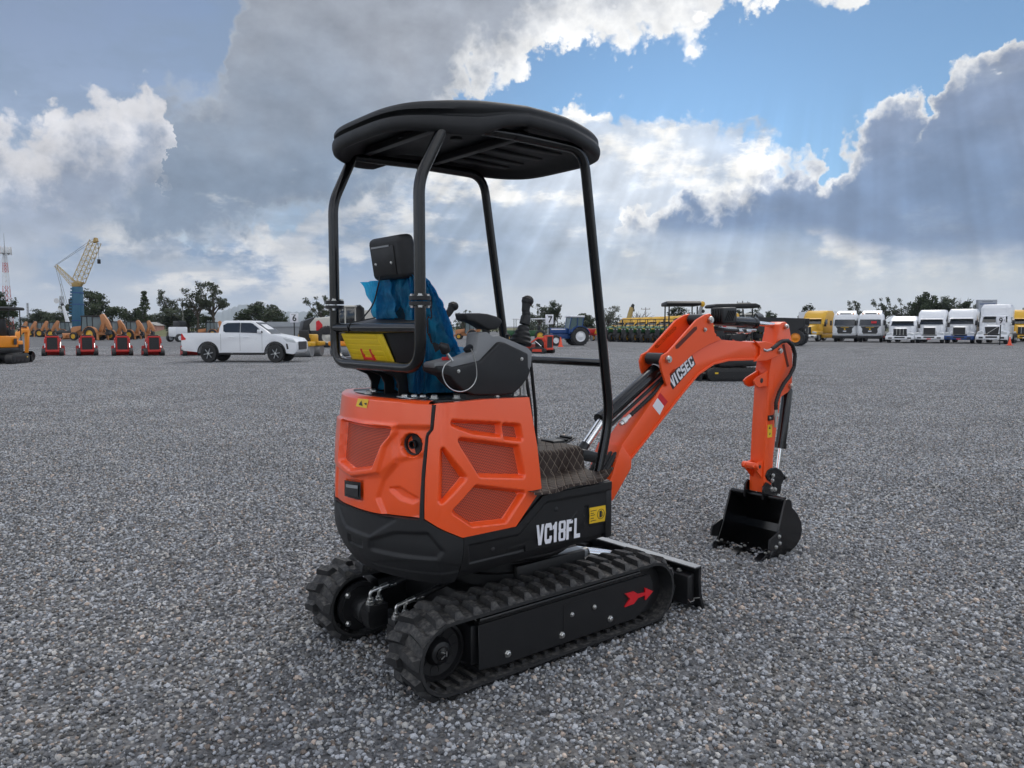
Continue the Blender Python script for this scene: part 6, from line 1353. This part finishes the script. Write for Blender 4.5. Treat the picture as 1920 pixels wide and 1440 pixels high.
# ---------------------------------------------------------------- other machines
def roller(label, loc, rz, paint):
    T = thing('road_roller', label, 'roller', loc, rz)
    for x in (-.75, .75): B().lathe((x, -.5, .36), (0, 1, 0), [(0, .1), (0, .34), (.03, .36), (.97, .36), (1., .34), (1., .1)], 24).obj('drum', GREYS, T)
    for x in (-.75, .75): B().bx(x - .42, x + .42, -.56, .56, .55, .78).obj('drum_frame', paint, T, bevel=.05)
    B().bx(-.25, .55, -.4, .4, .72, 1.15).obj('engine_hood', paint, T, bevel=.06); B().prism([(-.55, .8), (-.2, .82), (-.2, .95), (-.4, 1.0), (-.46, 1.35), (-.56, 1.35)], -.25, .25, 'y').obj('seat', BLACKP, T, bevel=.03)
    return T
roller('small yellow road roller showing beyond the nose of the pickup', (-10.49, 39.50, 0), R(85), YELLOW)
roller('small yellow machine with drum seen through the rear hoop beside the tool box', (-8.71, 40.50, 0), R(82), AMBER)
again(ml_, 'dark red track loader seen low through the rear hoop beside the tool box', (-9.03, 44.00, 0), R(110))
wl = thing('skid_loader', 'white skid loader with black seat back far behind the tail of the pickup', 'loader', (-33.71, 78.00, 0), R(60))
B().bx(-.8, .6, -.6, .6, .5, 1.5).obj('body', WHITE, wl, bevel=.1); B().bx(-.3, .5, -.5, .5, 1.5, 2.1).obj('cab', DECAL_K, wl, bevel=.05); B().prism([(.6, .1), (1.6, .05), (1.5, .3), (.7, .9)], -.8, .8, 'y').obj('bucket', BLACKM, wl)
for x in (-.5, .45):
    for s in (-1, 1): wheel(wl, (x, s * .72, .4), .4, .28, WHITE)
def canopy_cart(label, loc, rz, m):
    T = thing('canopy_tractor', label, 'tractor', loc, rz, 'small tractors with pale canopies')
    B().bx(-.9, 1.3, -.35, .35, .55, 1.15).obj('body', m, T, bevel=.06); B().bx(-1.0, .5, -.75, .75, 2.25, 2.36).obj('canopy_roof', WHITE, T, bevel=.03)
    for x in (-.9, .35):
        for s in (-1, 1): B().cyl((x, s * .65, .9), (x, s * .65, 2.26), .03, n=8).obj('canopy_post', BLACKM, T)
    for s in (-1, 1): wheel(T, (-.6, s * .65, .6), .6, .35, YELLOW); wheel(T, (1.0, s * .6, .38), .38, .22, YELLOW)
    B().bx(-.5, -.2, -.2, .2, 1.15, 1.6).obj('seat', BLACKP, T, bevel=.03)
    return T
cc = canopy_cart('small green tractor with pale canopy left of the sign with the number 7', (2.38, 78.00, 0), R(170), GREEN)
again(cc, 'small green tractor with pale canopy between the left front post and the joystick', (0.66, 80.00, 0), R(170))
def seeder(label, loc, rz, m):
    T = thing('farm_implement', label, 'farm implement', loc, rz, 'implements on the ground'); B().bx(-1.2, 1.2, -.1, .1, .6, .75).obj('beam', m, T); B().prism([(-.8, .75), (.8, .75), (1., 1.3), (-1., 1.3)], -.35, .35, 'y').obj('hopper', m, T, bevel=.04)
    for x in (-1., -.5, 0, .5, 1.): B().lathe((x, -.3, .3), (1, .2, 0), [(0, .28), (.02, .3), (.04, .28)], 16).obj('disc', GREYS, T)
    for x in (-.9, .9): wheel(T, (x, .5, .35), .35, .2, YELLOW)
    return T
im = seeder('red farm implement right of the blue tractor', (7.89, 82.00, 0), R(12), RED)
seeder('yellow farm implement beside the front canopy post, right of the red one', (8.84, 84.00, 0), R(-8), YELLOW)

# ================================================================ cranes, masts, signs, buildings, trees
def lattice(b, p0, p1, w0, w1, n, r, side=None):
    p0, p1 = Vector(p0), Vector(p1); ax = (p1 - p0).normalized(); u = ax.cross(Vector((0, 1, 0))).normalized() if abs(ax.y) < .9 else ax.orthogonal().normalized(); v = ax.cross(u); C = []
    for i in range(n + 1):
        t = i / n; w = w0 + (w1 - w0) * t; c = p0.lerp(p1, t); C.append([c + (u * a + v * d) * w / 2 for a, d in ((1, 1), (1, -1), (-1, -1), (-1, 1))])
    for k in range(4): b.tube([q[k] for q in C], r, 5)
    for i in range(n):
        for k in range(4):
            b.cyl(C[i][k], C[i + 1][(k + 1) % 4], r * .6, n=4); b.cyl(C[i][k], C[i][(k + 1) % 4], r * .6, n=4)
    return b
cr = thing('lattice_crane', 'blue crane mast with yellow lattice jib at the left background', 'crane', (-53.44, 95.00, 0), 0)
B().prism([(-.52, .4), (.56, .4), (.60, 3.0), (.56, 6.4), (-.34, 6.4), (-.50, 3.0)], -.45, .45, 'y').obj('mast', TEAL, cr, bevel=.05)
for k in range(9): B().bx(-.8 + .04 * k, -.45 + .04 * k, -.5, -.1, 3.0 + .38 * k, 3.2 + .38 * k).obj('mast_step', TEAL, cr, smooth=False)
B().bx(-.95, -.62, -.2, .2, 3.3, 4.9).obj('mast_box', BLACKM, cr)
for z in (2.2, 4.2, 5.6): B().bx(-.54, .62, -.47, .47, z, z + .12).obj('mast_band', BLUE, cr, smooth=False)
B().prism([(-.4, 6.4), (.5, 6.4), (.85, 6.95), (.2, 7.1), (-.4, 6.85)], -.35, .35, 'y').obj('mast_head', mat('ochre_crane_head', (.40, .27, .09), .5), cr, bevel=.04)
lattice(B(), (.25, 0, 7.0), (2.55, 0, 11.9), 1.05, .95, 8, .05).obj('lattice_jib', mat('pale_yellow_lattice', (.50, .38, .17), .5), cr, smooth=False)
B().prism([(2.35, 11.7), (2.8, 11.9), (2.7, 12.35), (2.5, 12.3)], -.3, .3, 'y').obj('jib_head', MATS['ochre_crane_head'], cr)
lattice(B(), (-.3, 0, 6.7), (-2.45, 0, 9.0), .62, .30, 7, .035).obj('luffing_strut', MATS['pale_yellow_lattice'], cr, smooth=False)
for s in (-.3, .3): B().tube([(-2.45, s * .4, 9.0), (2.45, s, 12.2)], .025, 5).obj('pendant_line', GREYS, cr)
for s in (-.2, .2): B().tube([(-2.4, s, 9.0), (-1.35, s, 4.3)], .03, 5).obj('pendant_line', GREYS, cr)
B().tube([(2.85, 0, 12.0), (2.88, 0, 9.7)], .02, 5).obj('hoist_rope', BLACKM, cr); B().bx(2.72, 3.05, -.12, .12, 9.2, 9.75).obj('hook_block', BLACKM, cr, bevel=.04)
B().bx(-2, 2.6, -1.3, 1.3, .6, 1.0).obj('carrier', BLACKM, cr, bevel=.05)
for x in (-1.6, .6, 2.0):
    for s in (-1, 1): wheel(cr, (x, s * 1.0, .55), .55, .35)
wb = thing('boom_lift', 'white telescopic boom left of the blue crane mast', 'crane', (-57.26, 100.00, 0), 0)
B().tube([(0, 0, .8), (-.85, 0, 4.2)], [.30, .17], 10).obj('boom', WHITE, wb); B().ball((-.92, 0, 4.35), .2).obj('boom_head', BLACKM, wb); B().tube([(-.92, 0, 4.35), (-1.15, 0, 5.2)], .04, 6).obj('jib', GREYS, wb); B().bx(-1.2, 1.2, -.8, .8, .5, 1.).obj('chassis', WHITE, wb, bevel=.05)
for x in (-.8, .8):
    for s in (-1, 1): wheel(wb, (x, s * .8, .4), .4, .3)
yb = thing('telescopic_crane', 'tan telescopic crane boom rising behind the yellow trucks', 'crane', (24.44, 165.00, 0), 0)
B().tube([(0, 0, 1.), (1.15, 0, 5.6)], [.62, .48], 8).obj('boom', mat('weathered_yellow_boom', (.42, .30, .10), .55), yb); B().prism([(.95, 5.4), (1.45, 5.3), (1.7, 6.1), (1.3, 6.4), (1.0, 6.0)], -.4, .4, 'y').obj('boom_head', BLACKM, yb, bevel=.05)
B().tube([(1.6, 0, 5.9), (1.62, 0, 5.2)], .04, 6).obj('hoist_rope', BLACKM, yb); B().bx(1.5, 1.74, -.1, .1, 4.7, 5.2).obj('hook_block', BLACKM, yb); B().bx(-3, 3, -1.2, 1.2, .6, 1.8).obj('carrier', YELLOW, yb, bevel=.1)
for x in (-2, 0, 2):
    for s in (-1, 1): wheel(yb, (x, s * 1.0, .55), .55, .35)
pr_ = thing('drill_mast', 'ochre and grey drill mast head rising behind the first dark canopy', 'drill rig', (29.32, 120.00, 0), 0)
B().tube([(-.4, 0, 1.), (-.1, 0, 3.9), (.1, 0, 4.6)], .28, 8).obj('mast', GREYS, pr_); B().ball((.25, 0, 5.0), .42, 10, 6, (1., .8, 1.1)).obj('mast_head', YELLOW, pr_); B().ball((.35, 0, 3.9), .3).obj('motor', BLACKM, pr_); B().bx(-1.6, 1.6, -1, 1, .4, 1.3).obj('carrier', YELLOW, pr_, bevel=.1); B().bx(-1.8, 1.8, -1.1, 1.1, .0, .4).obj('crawler', BLACKM, pr_, bevel=.05)
# telecom towers
RW = [mat('tower_red', (.42, .05, .035), .6), mat('tower_white', (.62, .62, .62), .6)]
tw = thing('telecom_tower', 'red and white lattice telecom tower at the left edge', 'tower', (-130.64, 200.00, 0), 0)
zs_ = [0, 4, 8, 12, 15.5, 18, 20]; ws_ = [1.9, 1.6, 1.35, 1.1, .9, .75, .6]
for i in range(6): lattice(B(), (0, 0, zs_[i]), (-.12 * 0, 0, zs_[i + 1]), ws_[i], ws_[i + 1], 3, .06).obj('lattice_section', RW[i % 2], tw, smooth=False)
B().cyl((0, 0, 20), (0, 0, 25.5), .10, .04).obj('lightning_rod', GREYS, tw)
B().lathe((0, 0, 20.2), (0, 0, 1), [(0, .9), (0, 1.5), (.2, 1.5), (.2, .9)], 16).obj('platform', GREYS, tw)
for k in range(8):
    a = R(45 * k); B().bx(1.45 * math.cos(a) - .14, 1.45 * math.cos(a) + .14, 1.45 * math.sin(a) - .14, 1.45 * math.sin(a) + .14, 20.0, 22.0).obj('panel_antenna', RW[1], tw, bevel=.04)
B().lathe((-1.2, -.6, 21.3), (-.4, -1, 0), [(0, .3), (.1, .75), (.25, .8)], 14).obj('dish', RW[1], tw)
t2 = thing('telecom_mast', 'grey mast with round dishes left of the blue crane', 'mast', (-110.70, 190.00, 0), 0)
lattice(B(), (0, 0, 0), (0, 0, 9), 1.0, .5, 7, .07).obj('lattice_section', GREYS, t2, smooth=False); B().cyl((0, 0, 9), (0, 0, 12), .05).obj('lightning_rod', GREYS, t2)
for x, z in ((0.1, 6.0), (.3, 3.9), (-.8, 7.8)): B().lathe((x, -.5, z), (0, -1, 0), [(0, .2), (.1, .62), (.3, .66)], 14).obj('dish', RW[1], t2)
t3 = thing('thin_mast', 'thin grey radio mast between the telecom tower and the crane', 'mast', (-144.18, 230.00, 0), 0); lattice(B(), (0, 0, 0), (0, 0, 8.5), .5, .3, 9, .05).obj('lattice_section', GREYS, t3, smooth=False)
POLE = mat('weathered_concrete', (.32, .31, .29), .8, var=.2)
def utility(label, loc, h=7.):
    T = thing('utility_pole', label, 'utility pole', loc, 0, 'utility poles'); B().cyl((0, 0, 0), (0, 0, h), .16, .11, n=8).obj('pole', POLE, T); B().bx(-1.1, 1.1, -.06, .06, h - .5, h - .35).obj('crossarm', POLE, T)
    for x in (-1, 0, 1): B().cyl((x, 0, h - .35), (x, 0, h - .1), .07, n=8).obj('insulator', GREYS, T)
utility('utility pole left of the tall loose trees', (-63.95, 150.00, 0)); utility('utility pole above the green tractors', (32.87, 190.00, 0), 6.2); utility('lamp pole between the two dark canopies', (44.74, 150.00, 0), 6.5)
# ---------------------------------------------------------------- numbered row signs and cones
def row_sign(num, label, loc, h, w=.62, rz=0, side=False):
    T = thing('row_sign', label, 'sign', loc, rz, 'numbered row signs'); B().cyl((0, 0, 0), (0, 0, h), .045, n=8).obj('sign_post', BLACKM, T)
    b = B().bx(-w / 2, w / 2, -.10, .10, h, h + .72).obj('sign_board', DECAL_W, T, bevel=.01)
    place_text('sign_number', num, DECAL_K, b, (-.06 if side else .05, -.103, h + .32), (1, 0, 0), (0, 0, 1), .66, depth=.002, bold=.016); B().bx(-.18, .18, -.103, -.1005, h + .60, h + .64).obj('sign_header', GREYS, b, smooth=False)
    if side: place_text('sign_number', num, DECAL_K, b, (.22, -.103, h + .30), (1, 0, 0), (0, 0, 1), .34, depth=.002, xs=.4, bold=.01)
    return T
row_sign('6', 'white row sign with the number 6 behind the pickup', (-16.94, 60.00, 0), 1.85)
row_sign('7', 'white row sign with the number 7 left of the blue tractor', (2.81, 58.00, 0), 1.72, .60)
row_sign('9', 'white row sign with the number 9 in front of the tall white truck', (40.86, 64.50, 0), 1.68, .70, 0, True)
def cone(label, loc):
    T = thing('traffic_cone', label, 'cone', loc, 0, 'orange traffic cones'); B().bx(-.20, .20, -.20, .20, 0, .04).obj('cone_base', CONE, T, bevel=.01); B().lathe((0, 0, .04), (0, 0, 1), [(0, .16), (.40, .075), (.66, .035), (.68, .001)], 18).obj('cone_body', CONE, T)
    return T
c_ = cone('orange traffic cone in front of the blue tractor', (3.69, 58.50, 0)); c_.scale = (1.05,) * 3; cone('orange traffic cone beside the sign with the number 9', (40.72, 63.00, 0))
# ---------------------------------------------------------------- billboard and far buildings
bb = thing('billboard', 'grey billboard with an excavator picture above the trees on the right', 'billboard', (85.95, 140.00, 0), R(-6))
B().bx(-1.65, 1.65, -.35, .35, 4.05, 6.35).obj('board', mat('billboard_grey', (.30, .32, .35), .5), bb, bevel=.03); B().bx(-1.5, 1.5, -.358, -.351, 4.2, 6.2).obj('poster', mat('billboard_poster', (.36, .39, .44), .4), bb, smooth=False)
for s in (-1, 1): B().cyl((s * 1.0, 0, 0), (s * 1.0, 0, 4.1), .14).obj('billboard_post', GREYS, bb)
for z, w in ((5.95, .9), (5.62, 1.35), (5.48, 1.3)): B().bx(-w, w, -.366, -.359, z, z + .07).obj('poster_line', DECAL_K if z > 5.9 else BLUE, bb, smooth=False)
B().prism([(-.6, 4.45), (-.45, 5.1), (-.05, 5.3), (.25, 4.7), (.6, 4.7), (.6, 4.4), (.1, 4.4), (.0, 5.0), (-.35, 4.9), (-.45, 4.45)], -.366, -.359, 'y').obj('poster_excavator', DECAL_K, bb, smooth=False)
wh = thing('warehouse', 'long low grey metal warehouse behind the sign with the number 6', 'building', (-32.81, 120.00, 0), 0)
B().bx(-4.5, 6.5, -2, 5, 0, 1.55).obj('wall', GREYS, wh); B().prism([(-4.8, 1.5), (6.8, 1.5), (6.6, 2.25), (-4.6, 2.25)], -2.2, 5.2, 'y').obj('roof', mat('sheet_metal_roof', (.33, .35, .37), .5, var=.15), wh)
ph = thing('small_house', 'small pink house between the trees left of the pickup', 'building', (-63.16, 135.00, 0), 0)
B().bx(-1.6, 1.6, -1.5, 1.5, 0, 1.7).obj('wall', mat('pink_render', (.45, .24, .20), .85), ph); B().prism([(-1.8, 1.7), (1.8, 1.7), (0.2, 2.3), (-.2, 2.3)], -1.7, 1.7, 'y').obj('roof', POLE, ph); B().bx(-.3, .3, -1.52, -1.501, .0, 1.2).obj('door', BLACKM, ph); B().bx(.7, 1.2, -1.52, -1.501, .7, 1.2).obj('window', GLASS, ph)
bxb = thing('box_trailer', 'pale grey box trailer between the yellow truck and the cab over trucks', 'trailer', (43.32, 105.00, 0), R(-80)); B().bx(-6, 0, -1.2, 1.2, 1.0, 3.6).obj('box', WHITE, bxb, bevel=.03); B().bx(-6, 0, -.4, .4, .7, 1.).obj('chassis', BLACKM, bxb)
for x in (-1.5, -5):
    for s in (-1, 1): wheel(bxb, (x, s * 1.0, .5), .5, .3)
# ---------------------------------------------------------------- grass bank, hills
GRASS = mat('dry_grass', (.115, .115, .04), .9, var=.45, vscale=.25, bump=.5, bscale=3.)
def bank(name, pts, d0, d1, hgt, seed):
    r = random.Random(seed); V = []; n = len(pts); m = 5
    for j in range(m):
        t = j / (m - 1)
        for i, x in enumerate(pts): V.append((x * (1 + t * (d1 - d0) / d0), d0 + (d1 - d0) * t, hgt * math.sin(math.pi * t * .5) * (.55 + .45 * math.sin(i * .9 + seed)) - .02))
    o = B().add(V, [(j * n + i, j * n + i + 1, (j + 1) * n + i + 1, (j + 1) * n + i) for j in range(m - 1) for i in range(n - 1)]).obj(name, GRASS, smooth=True); o['kind'] = 'structure'
bank('grass_bank', [-92 + 3 * i for i in range(14)], 118, 150, 2.3, 1); bank('grass_verge', [-60 + 3 * i for i in range(16)], 125, 175, .7, 2); bank('grass_field', [-420 + 30 * i for i in range(30)], 230, 420, 1.2, 3)
def hills(name, pts, d, m):
    V = []; r = random.Random(2); xs = []
    for i in range(len(pts) - 1):
        for k in range(12): t = k / 12; xs.append((pts[i][0] * (1 - t) + pts[i + 1][0] * t, (pts[i][1] * (1 - t) + pts[i + 1][1] * t) * (1 + .05 * math.sin(k * 2.3 + i))))
    n = len(xs)
    for j in range(7):
        t = j / 6
        for x, z in xs: V.append((x * (1 - .25 * (1 - t)) , d * (1 - .25 * (1 - t)), z * (t ** .8) + 12 * math.sin(x * .004 + j * 1.7) * t * (1 - t) * 4 - 5))
    o = B().add(V, [(j * n + i, j * n + i + 1, (j + 1) * n + i + 1, (j + 1) * n + i) for j in range(6) for i in range(n - 1)]).obj(name, m); o['kind'] = 'structure'
HILL = mat('distant_hill_scrub', (.07, .085, .05), .95, var=.4, vscale=.004)
hills('hills', [(-6500, 60), (-5200, 100), (-4000, 120), (-2950, 150), (-2720, 232), (-2450, 170), (-2200, 150), (-1900, 165), (-1600, 120), (-1200, 60), (-800, 20)], 7800, HILL)
# ---------------------------------------------------------------- trees
BARK = mat('tree_bark', (.07, .055, .042), .9, var=.3, vscale=3)
def leaf_mat(name, c):
    m = bpy.data.materials.new(name); m.use_nodes = True; t = NT(m.node_tree)
    cl = t.n('ShaderNodeAttribute', attribute_name='leaf').outputs['Fac']
    c_ = t.vm('SCALE', tuple(c), scale=t.m('MULTIPLY_ADD', cl, 1.3, .45))
    p = t.n('ShaderNodeBsdfPrincipled', {'Base Color': c_, 'Roughness': .6, 'Specular IOR Level': .3}); tr = t.n('ShaderNodeBsdfTranslucent', {'Color': c_})
    mx = t.n('ShaderNodeMixShader', {0: .3}); t.t.links.new(p.outputs[0], mx.inputs[1]); t.t.links.new(tr.outputs[0], mx.inputs[2]); t.t.links.new(mx.outputs[0], t.n('ShaderNodeOutputMaterial').inputs[0]); return m
LEAF = {'dark': leaf_mat('leaf_dark', (.035, .050, .022)), 'mid': leaf_mat('leaf_mid', (.050, .068, .030)), 'grey': leaf_mat('leaf_grey_green', (.062, .075, .045))}
def tree_meshes(seed, kind):
    """unit tree about 6 m tall: (trunk mesh, crown mesh)"""
    r = random.Random(seed); tr = B(); V = []; F = []; A = []
    H = 6.; tips = []
    if kind == 'cone':
        tr.tube([(0, 0, 0), (.05, 0, 3), (0, 0, 5.8)], [.16, .10, .02], 7)
        for i in range(60): z = r.uniform(.5, 5.9); a = r.uniform(0, 6.3); R0 = (6.2 - z) / 6.2 * 1.25 * r.uniform(.3, 1.1); tips.append((R0 * math.cos(a), R0 * math.sin(a), z, .26)); 
    else:
        n = {'round': 15, 'loose': 13, 'bare': 16}[kind]; base = Vector((0, 0, 0)); top = Vector((r.uniform(-.2, .2), r.uniform(-.2, .2), 2.2 if kind == 'round' else 2.8))
        tr.tube([base, base.lerp(top, .5) + Vector((r.uniform(-.1, .1), 0, 0)), top], [.22, .16, .12], 8)
        for i in range(n):
            a = 6.28 * i / n + r.uniform(-.4, .4); el = r.uniform(.25, 1.35)
            L = r.uniform(1.6, 3.2) * (1. if kind != 'loose' else (1.15 if el > .8 else .75)); e = top + Vector((math.cos(a) * math.cos(el), math.sin(a) * math.cos(el), math.sin(el))) * L; e.z = min(e.z, H - .2)
            st = base.lerp(top, r.uniform(.65, 1.)); mid = st.lerp(e, .5) + Vector((r.uniform(-.2, .2), r.uniform(-.2, .2), r.uniform(0, .35))); tr.tube([st, mid, e], [.08, .05, .015], 5)
            for k in range(3 if kind != 'bare' else 5):
                q = mid.lerp(e, r.uniform(.2, 1.)) + Vector((r.gauss(0, .4), r.gauss(0, .4), r.gauss(0, .35))); tr.tube([mid.lerp(e, .4), q], [.025, .008], 4)
                if kind != 'bare': tips.append((*q, .55 if kind == 'round' else .40))
            if kind != 'bare': tips.append((*e, .5 if kind == 'round' else .36))
        if kind == 'round':
            for i in range(26): a = r.uniform(0, 6.3); rr = r.uniform(.2, 1.9); z = r.uniform(1.6, 5.5) ; s_ = 1 - abs(z - 3.3) / 3.6; tips.append((rr * s_ * math.cos(a), rr * s_ * math.sin(a), z, .55))
    for x, y, z, rad in tips:
        tone = r.random()
        for _ in range(int({'round': 46, 'loose': 34, 'cone': 30}.get(kind, 0))):
            d = Vector((r.gauss(0, 1), r.gauss(0, 1), r.gauss(0, .8))); d = d.normalized() * (r.random() ** .5) * rad; c = Vector((x, y, z)) + d
            u = Vector((r.gauss(0, 1), r.gauss(0, 1), r.gauss(0, 1))).normalized(); w = u.orthogonal().normalized(); s = r.uniform(.05, .12) * (1.25 if kind == 'round' else 1.)
            o = len(V); V += [tuple(c + u * s * 1.5), tuple(c + w * s * .8), tuple(c - u * s * 1.5), tuple(c - w * s * .8)]; F.append((o, o + 1, o + 2, o + 3)); A += [max(0, min(1, .25 + .5 * tone * .6 + .4 * r.random() - .1))] * 4
    cm = None
    if F:
        cm = bpy.data.meshes.new('crown'); cm.from_pydata(V, [], F); cm.attributes.new('leaf', 'FLOAT', 'POINT').data.foreach_set('value', A)
    return tr.mesh('trunk', smooth=True), cm
TM = {(k, s): tree_meshes(s * 17 + len(k), k) for k in ('round', 'loose', 'cone') for s in (1, 2, 3)}; TM[('bare', 1)] = tree_meshes(5, 'bare')
for (k, s), (a, b) in TM.items():
    a.materials.append(BARK)
    if b: b.materials.append(LEAF[{'round': 'dark', 'loose': 'grey', 'cone': 'mid'}[k]])
rt = random.Random(77)
def tree(label, px, d, h, w, kind, s=1):
    T = thing('tree', label, 'tree', ((px - 960) / 1442 * d, d, 0), rt.uniform(0, 6.28), 'trees round the yard'); a, b = TM[(kind, s)]
    base = 2.1 if kind == 'round' else (1.8 if kind == 'loose' else 1.15)
    T.scale = (w * 1.12 / 2 / base, w * 1.12 / 2 / base, h * 1.1 / 6.)
    link('trunk', a, None, T)
    if b: link('crown', b, None, T)
for args in (
    ('dense dark tree at the left edge in front of the telecom tower', 2, 120, 6.6, 4.2, 'round', 1), ('big dense dark tree right of the blue crane mast', 181, 128, 7.2, 6.4, 'round', 2),
    ('low round tree left of the crane between the masts', 73, 150, 4.6, 4.6, 'round', 3), ('low round tree just behind the thin radio mast', 92, 158, 4.2, 5.0, 'round', 1), ('low dark tree at the foot of the dish mast', 114, 140, 4.0, 4.0, 'round', 2),
    ('slim pointed tree above the right end of the tan backhoes', 274, 150, 7.6, 3.4, 'cone', 1), ('low bushy tree under the slim pointed tree', 262, 155, 4.8, 5.2, 'round', 3), ('upright tree with a dark base left of the utility pole', 320, 145, 7.4, 3.6, 'loose', 1), ('dark bushy tree at the foot of the upright tree', 318, 140, 4.6, 5.0, 'round', 1),
    ('tall loose tree right of the utility pole', 372, 150, 9.1, 4.6, 'loose', 2), ('tall loose tree with thin stems beside its taller neighbour', 404, 152, 9.3, 5.2, 'loose', 3), ('dark bushy tree above the load bed of the pickup', 356, 160, 5.0, 6.4, 'round', 2),
    ('broad dense tree above the cab of the pickup', 484, 140, 5.6, 6.4, 'round', 3), ('small dense tree right of the broad one above the pickup bonnet', 521, 150, 4.0, 3.2, 'round', 1), ('tiny far tree between the hills and the pickup roof', 443, 260, 4.2, 3.4, 'cone', 2),
    ('loose tree behind the left rear canopy post', 605, 140, 6.2, 4.2, 'loose', 1), ('small bush left of the left rear canopy post', 583, 150, 4.0, 2.2, 'round', 2),
    ('loose tree behind the sign with the number 7', 1012, 150, 5.4, 4.0, 'loose', 2), ('pointed dark tree right of the sign with the number 7', 1036, 150, 6.2, 3.2, 'round', 1), ('low broad tree right of the blue tractor cab', 1096, 155, 3.9, 4.4, 'round', 3), ('dark tree behind the right front canopy post', 1139, 150, 5.0, 4.2, 'loose', 3),
    ('bare tree above the green tractors', 1194, 170, 4.8, 3.2, 'bare', 1), ('dense dark tree under the first dark canopy', 1270, 150, 5.2, 4.2, 'round', 2), ('low tree right of the dense one under the first dark canopy', 1292, 160, 4.0, 3.0, 'loose', 1), ('low tree under the second dark canopy', 1383, 155, 4.6, 3.0, 'round', 3),
    ('upright tree right of the second dark canopy', 1411, 150, 5.6, 2.8, 'loose', 2), ('small tree above the arm rod of the orange excavator', 1440, 165, 4.6, 2.6, 'round', 1), ('round tree above the yellow sleeper truck', 1513, 150, 5.6, 3.0, 'round', 2),
    ('thin topped tree above the first cab over truck', 1605, 150, 5.9, 2.8, 'loose', 3), ('tree above the second cab over truck', 1656, 150, 6.3, 3.2, 'loose', 1), ('small tree behind the low roofed white truck', 1690, 145, 6.2, 2.8, 'loose', 2), ('dense tree left in the dark clump above the white trucks', 1728, 140, 7.2, 4.4, 'round', 3), ('dense tree in the middle of the dark clump above the white trucks', 1766, 140, 6.6, 4.6, 'round', 1),
    ('thin bare topped tree in the dark clump above the white trucks', 1794, 150, 7.0, 2.6, 'bare', 1), ('dense tree left of the billboard', 1806, 142, 6.0, 3.8, 'round', 2), ('dense tree under the billboard', 1834, 145, 5.8, 3.8, 'round', 3), ('far tree at the right edge', 1917, 170, 5.4, 2.2, 'round', 1),
    ('low tree seen between the seat and the armrest', 868, 150, 4.3, 2.4, 'loose', 2), ('low round tree seen under the armrest', 893, 155, 3.8, 3.6, 'round', 3)): tree(*args)
# far hedge and wood that reads as one mass along the edge of the yard
def treeline():
    r = random.Random(31); V = []; F = []; A = []
    x = -175.
    while x < 175.:
        if abs(x + 20) > 0 and r.random() < .82:
            y = 205 + r.uniform(-12, 14); h = r.uniform(1.4, 4.2); w = r.uniform(1.6, 3.6); tone = r.random()
            for _ in range(int(70 + 40 * h)):
                d = Vector((r.gauss(0, 1), r.gauss(0, 1), r.gauss(0, 1))).normalized() * r.random() ** .4; c = Vector((x + d.x * w, y + d.y * w, h * .52 + d.z * h * .5)); s = r.uniform(.14, .34)
                u = Vector((r.gauss(0, 1), r.gauss(0, 1), r.gauss(0, 1))).normalized(); q = u.orthogonal().normalized(); o = len(V)
                V += [tuple(c + u * s), tuple(c + q * s * .7), tuple(c - u * s), tuple(c - q * s * .7)]; F.append((o, o + 1, o + 2, o + 3)); A += [.2 + .5 * tone * r.random()] * 4
        x += r.uniform(1.0, 3.0)
    me = bpy.data.meshes.new('far_trees'); me.from_pydata(V, [], F); me.attributes.new('leaf', 'FLOAT', 'POINT').data.foreach_set('value', A)
    o = link('far_trees', me, LEAF['dark']); o['kind'] = 'stuff'; o['label'] = 'far line of low trees and hedges along the edge of the yard'; o['category'] = 'trees'
treeline()
# ---------------------------------------------------------------- the air: thin haze that pales the far hills
hz_ = B().bx(-9000, 9000, -300, 9500, -8, 300).obj('haze', None, smooth=False); hz_['kind'] = 'stuff'; hz_['label'] = 'thin pale haze over the yard and the far hills'; hz_['category'] = 'haze'
hm = bpy.data.materials.new('thin_haze'); hm.use_nodes = True; ht = NT(hm.node_tree)
ht.t.links.new(ht.n('ShaderNodeVolumePrincipled', {'Color': (.80, .88, 1.), 'Density': 1.0e-4, 'Anisotropy': .3}).outputs[0], ht.n('ShaderNodeOutputMaterial').inputs['Volume'])
hz_.data.materials.append(hm)
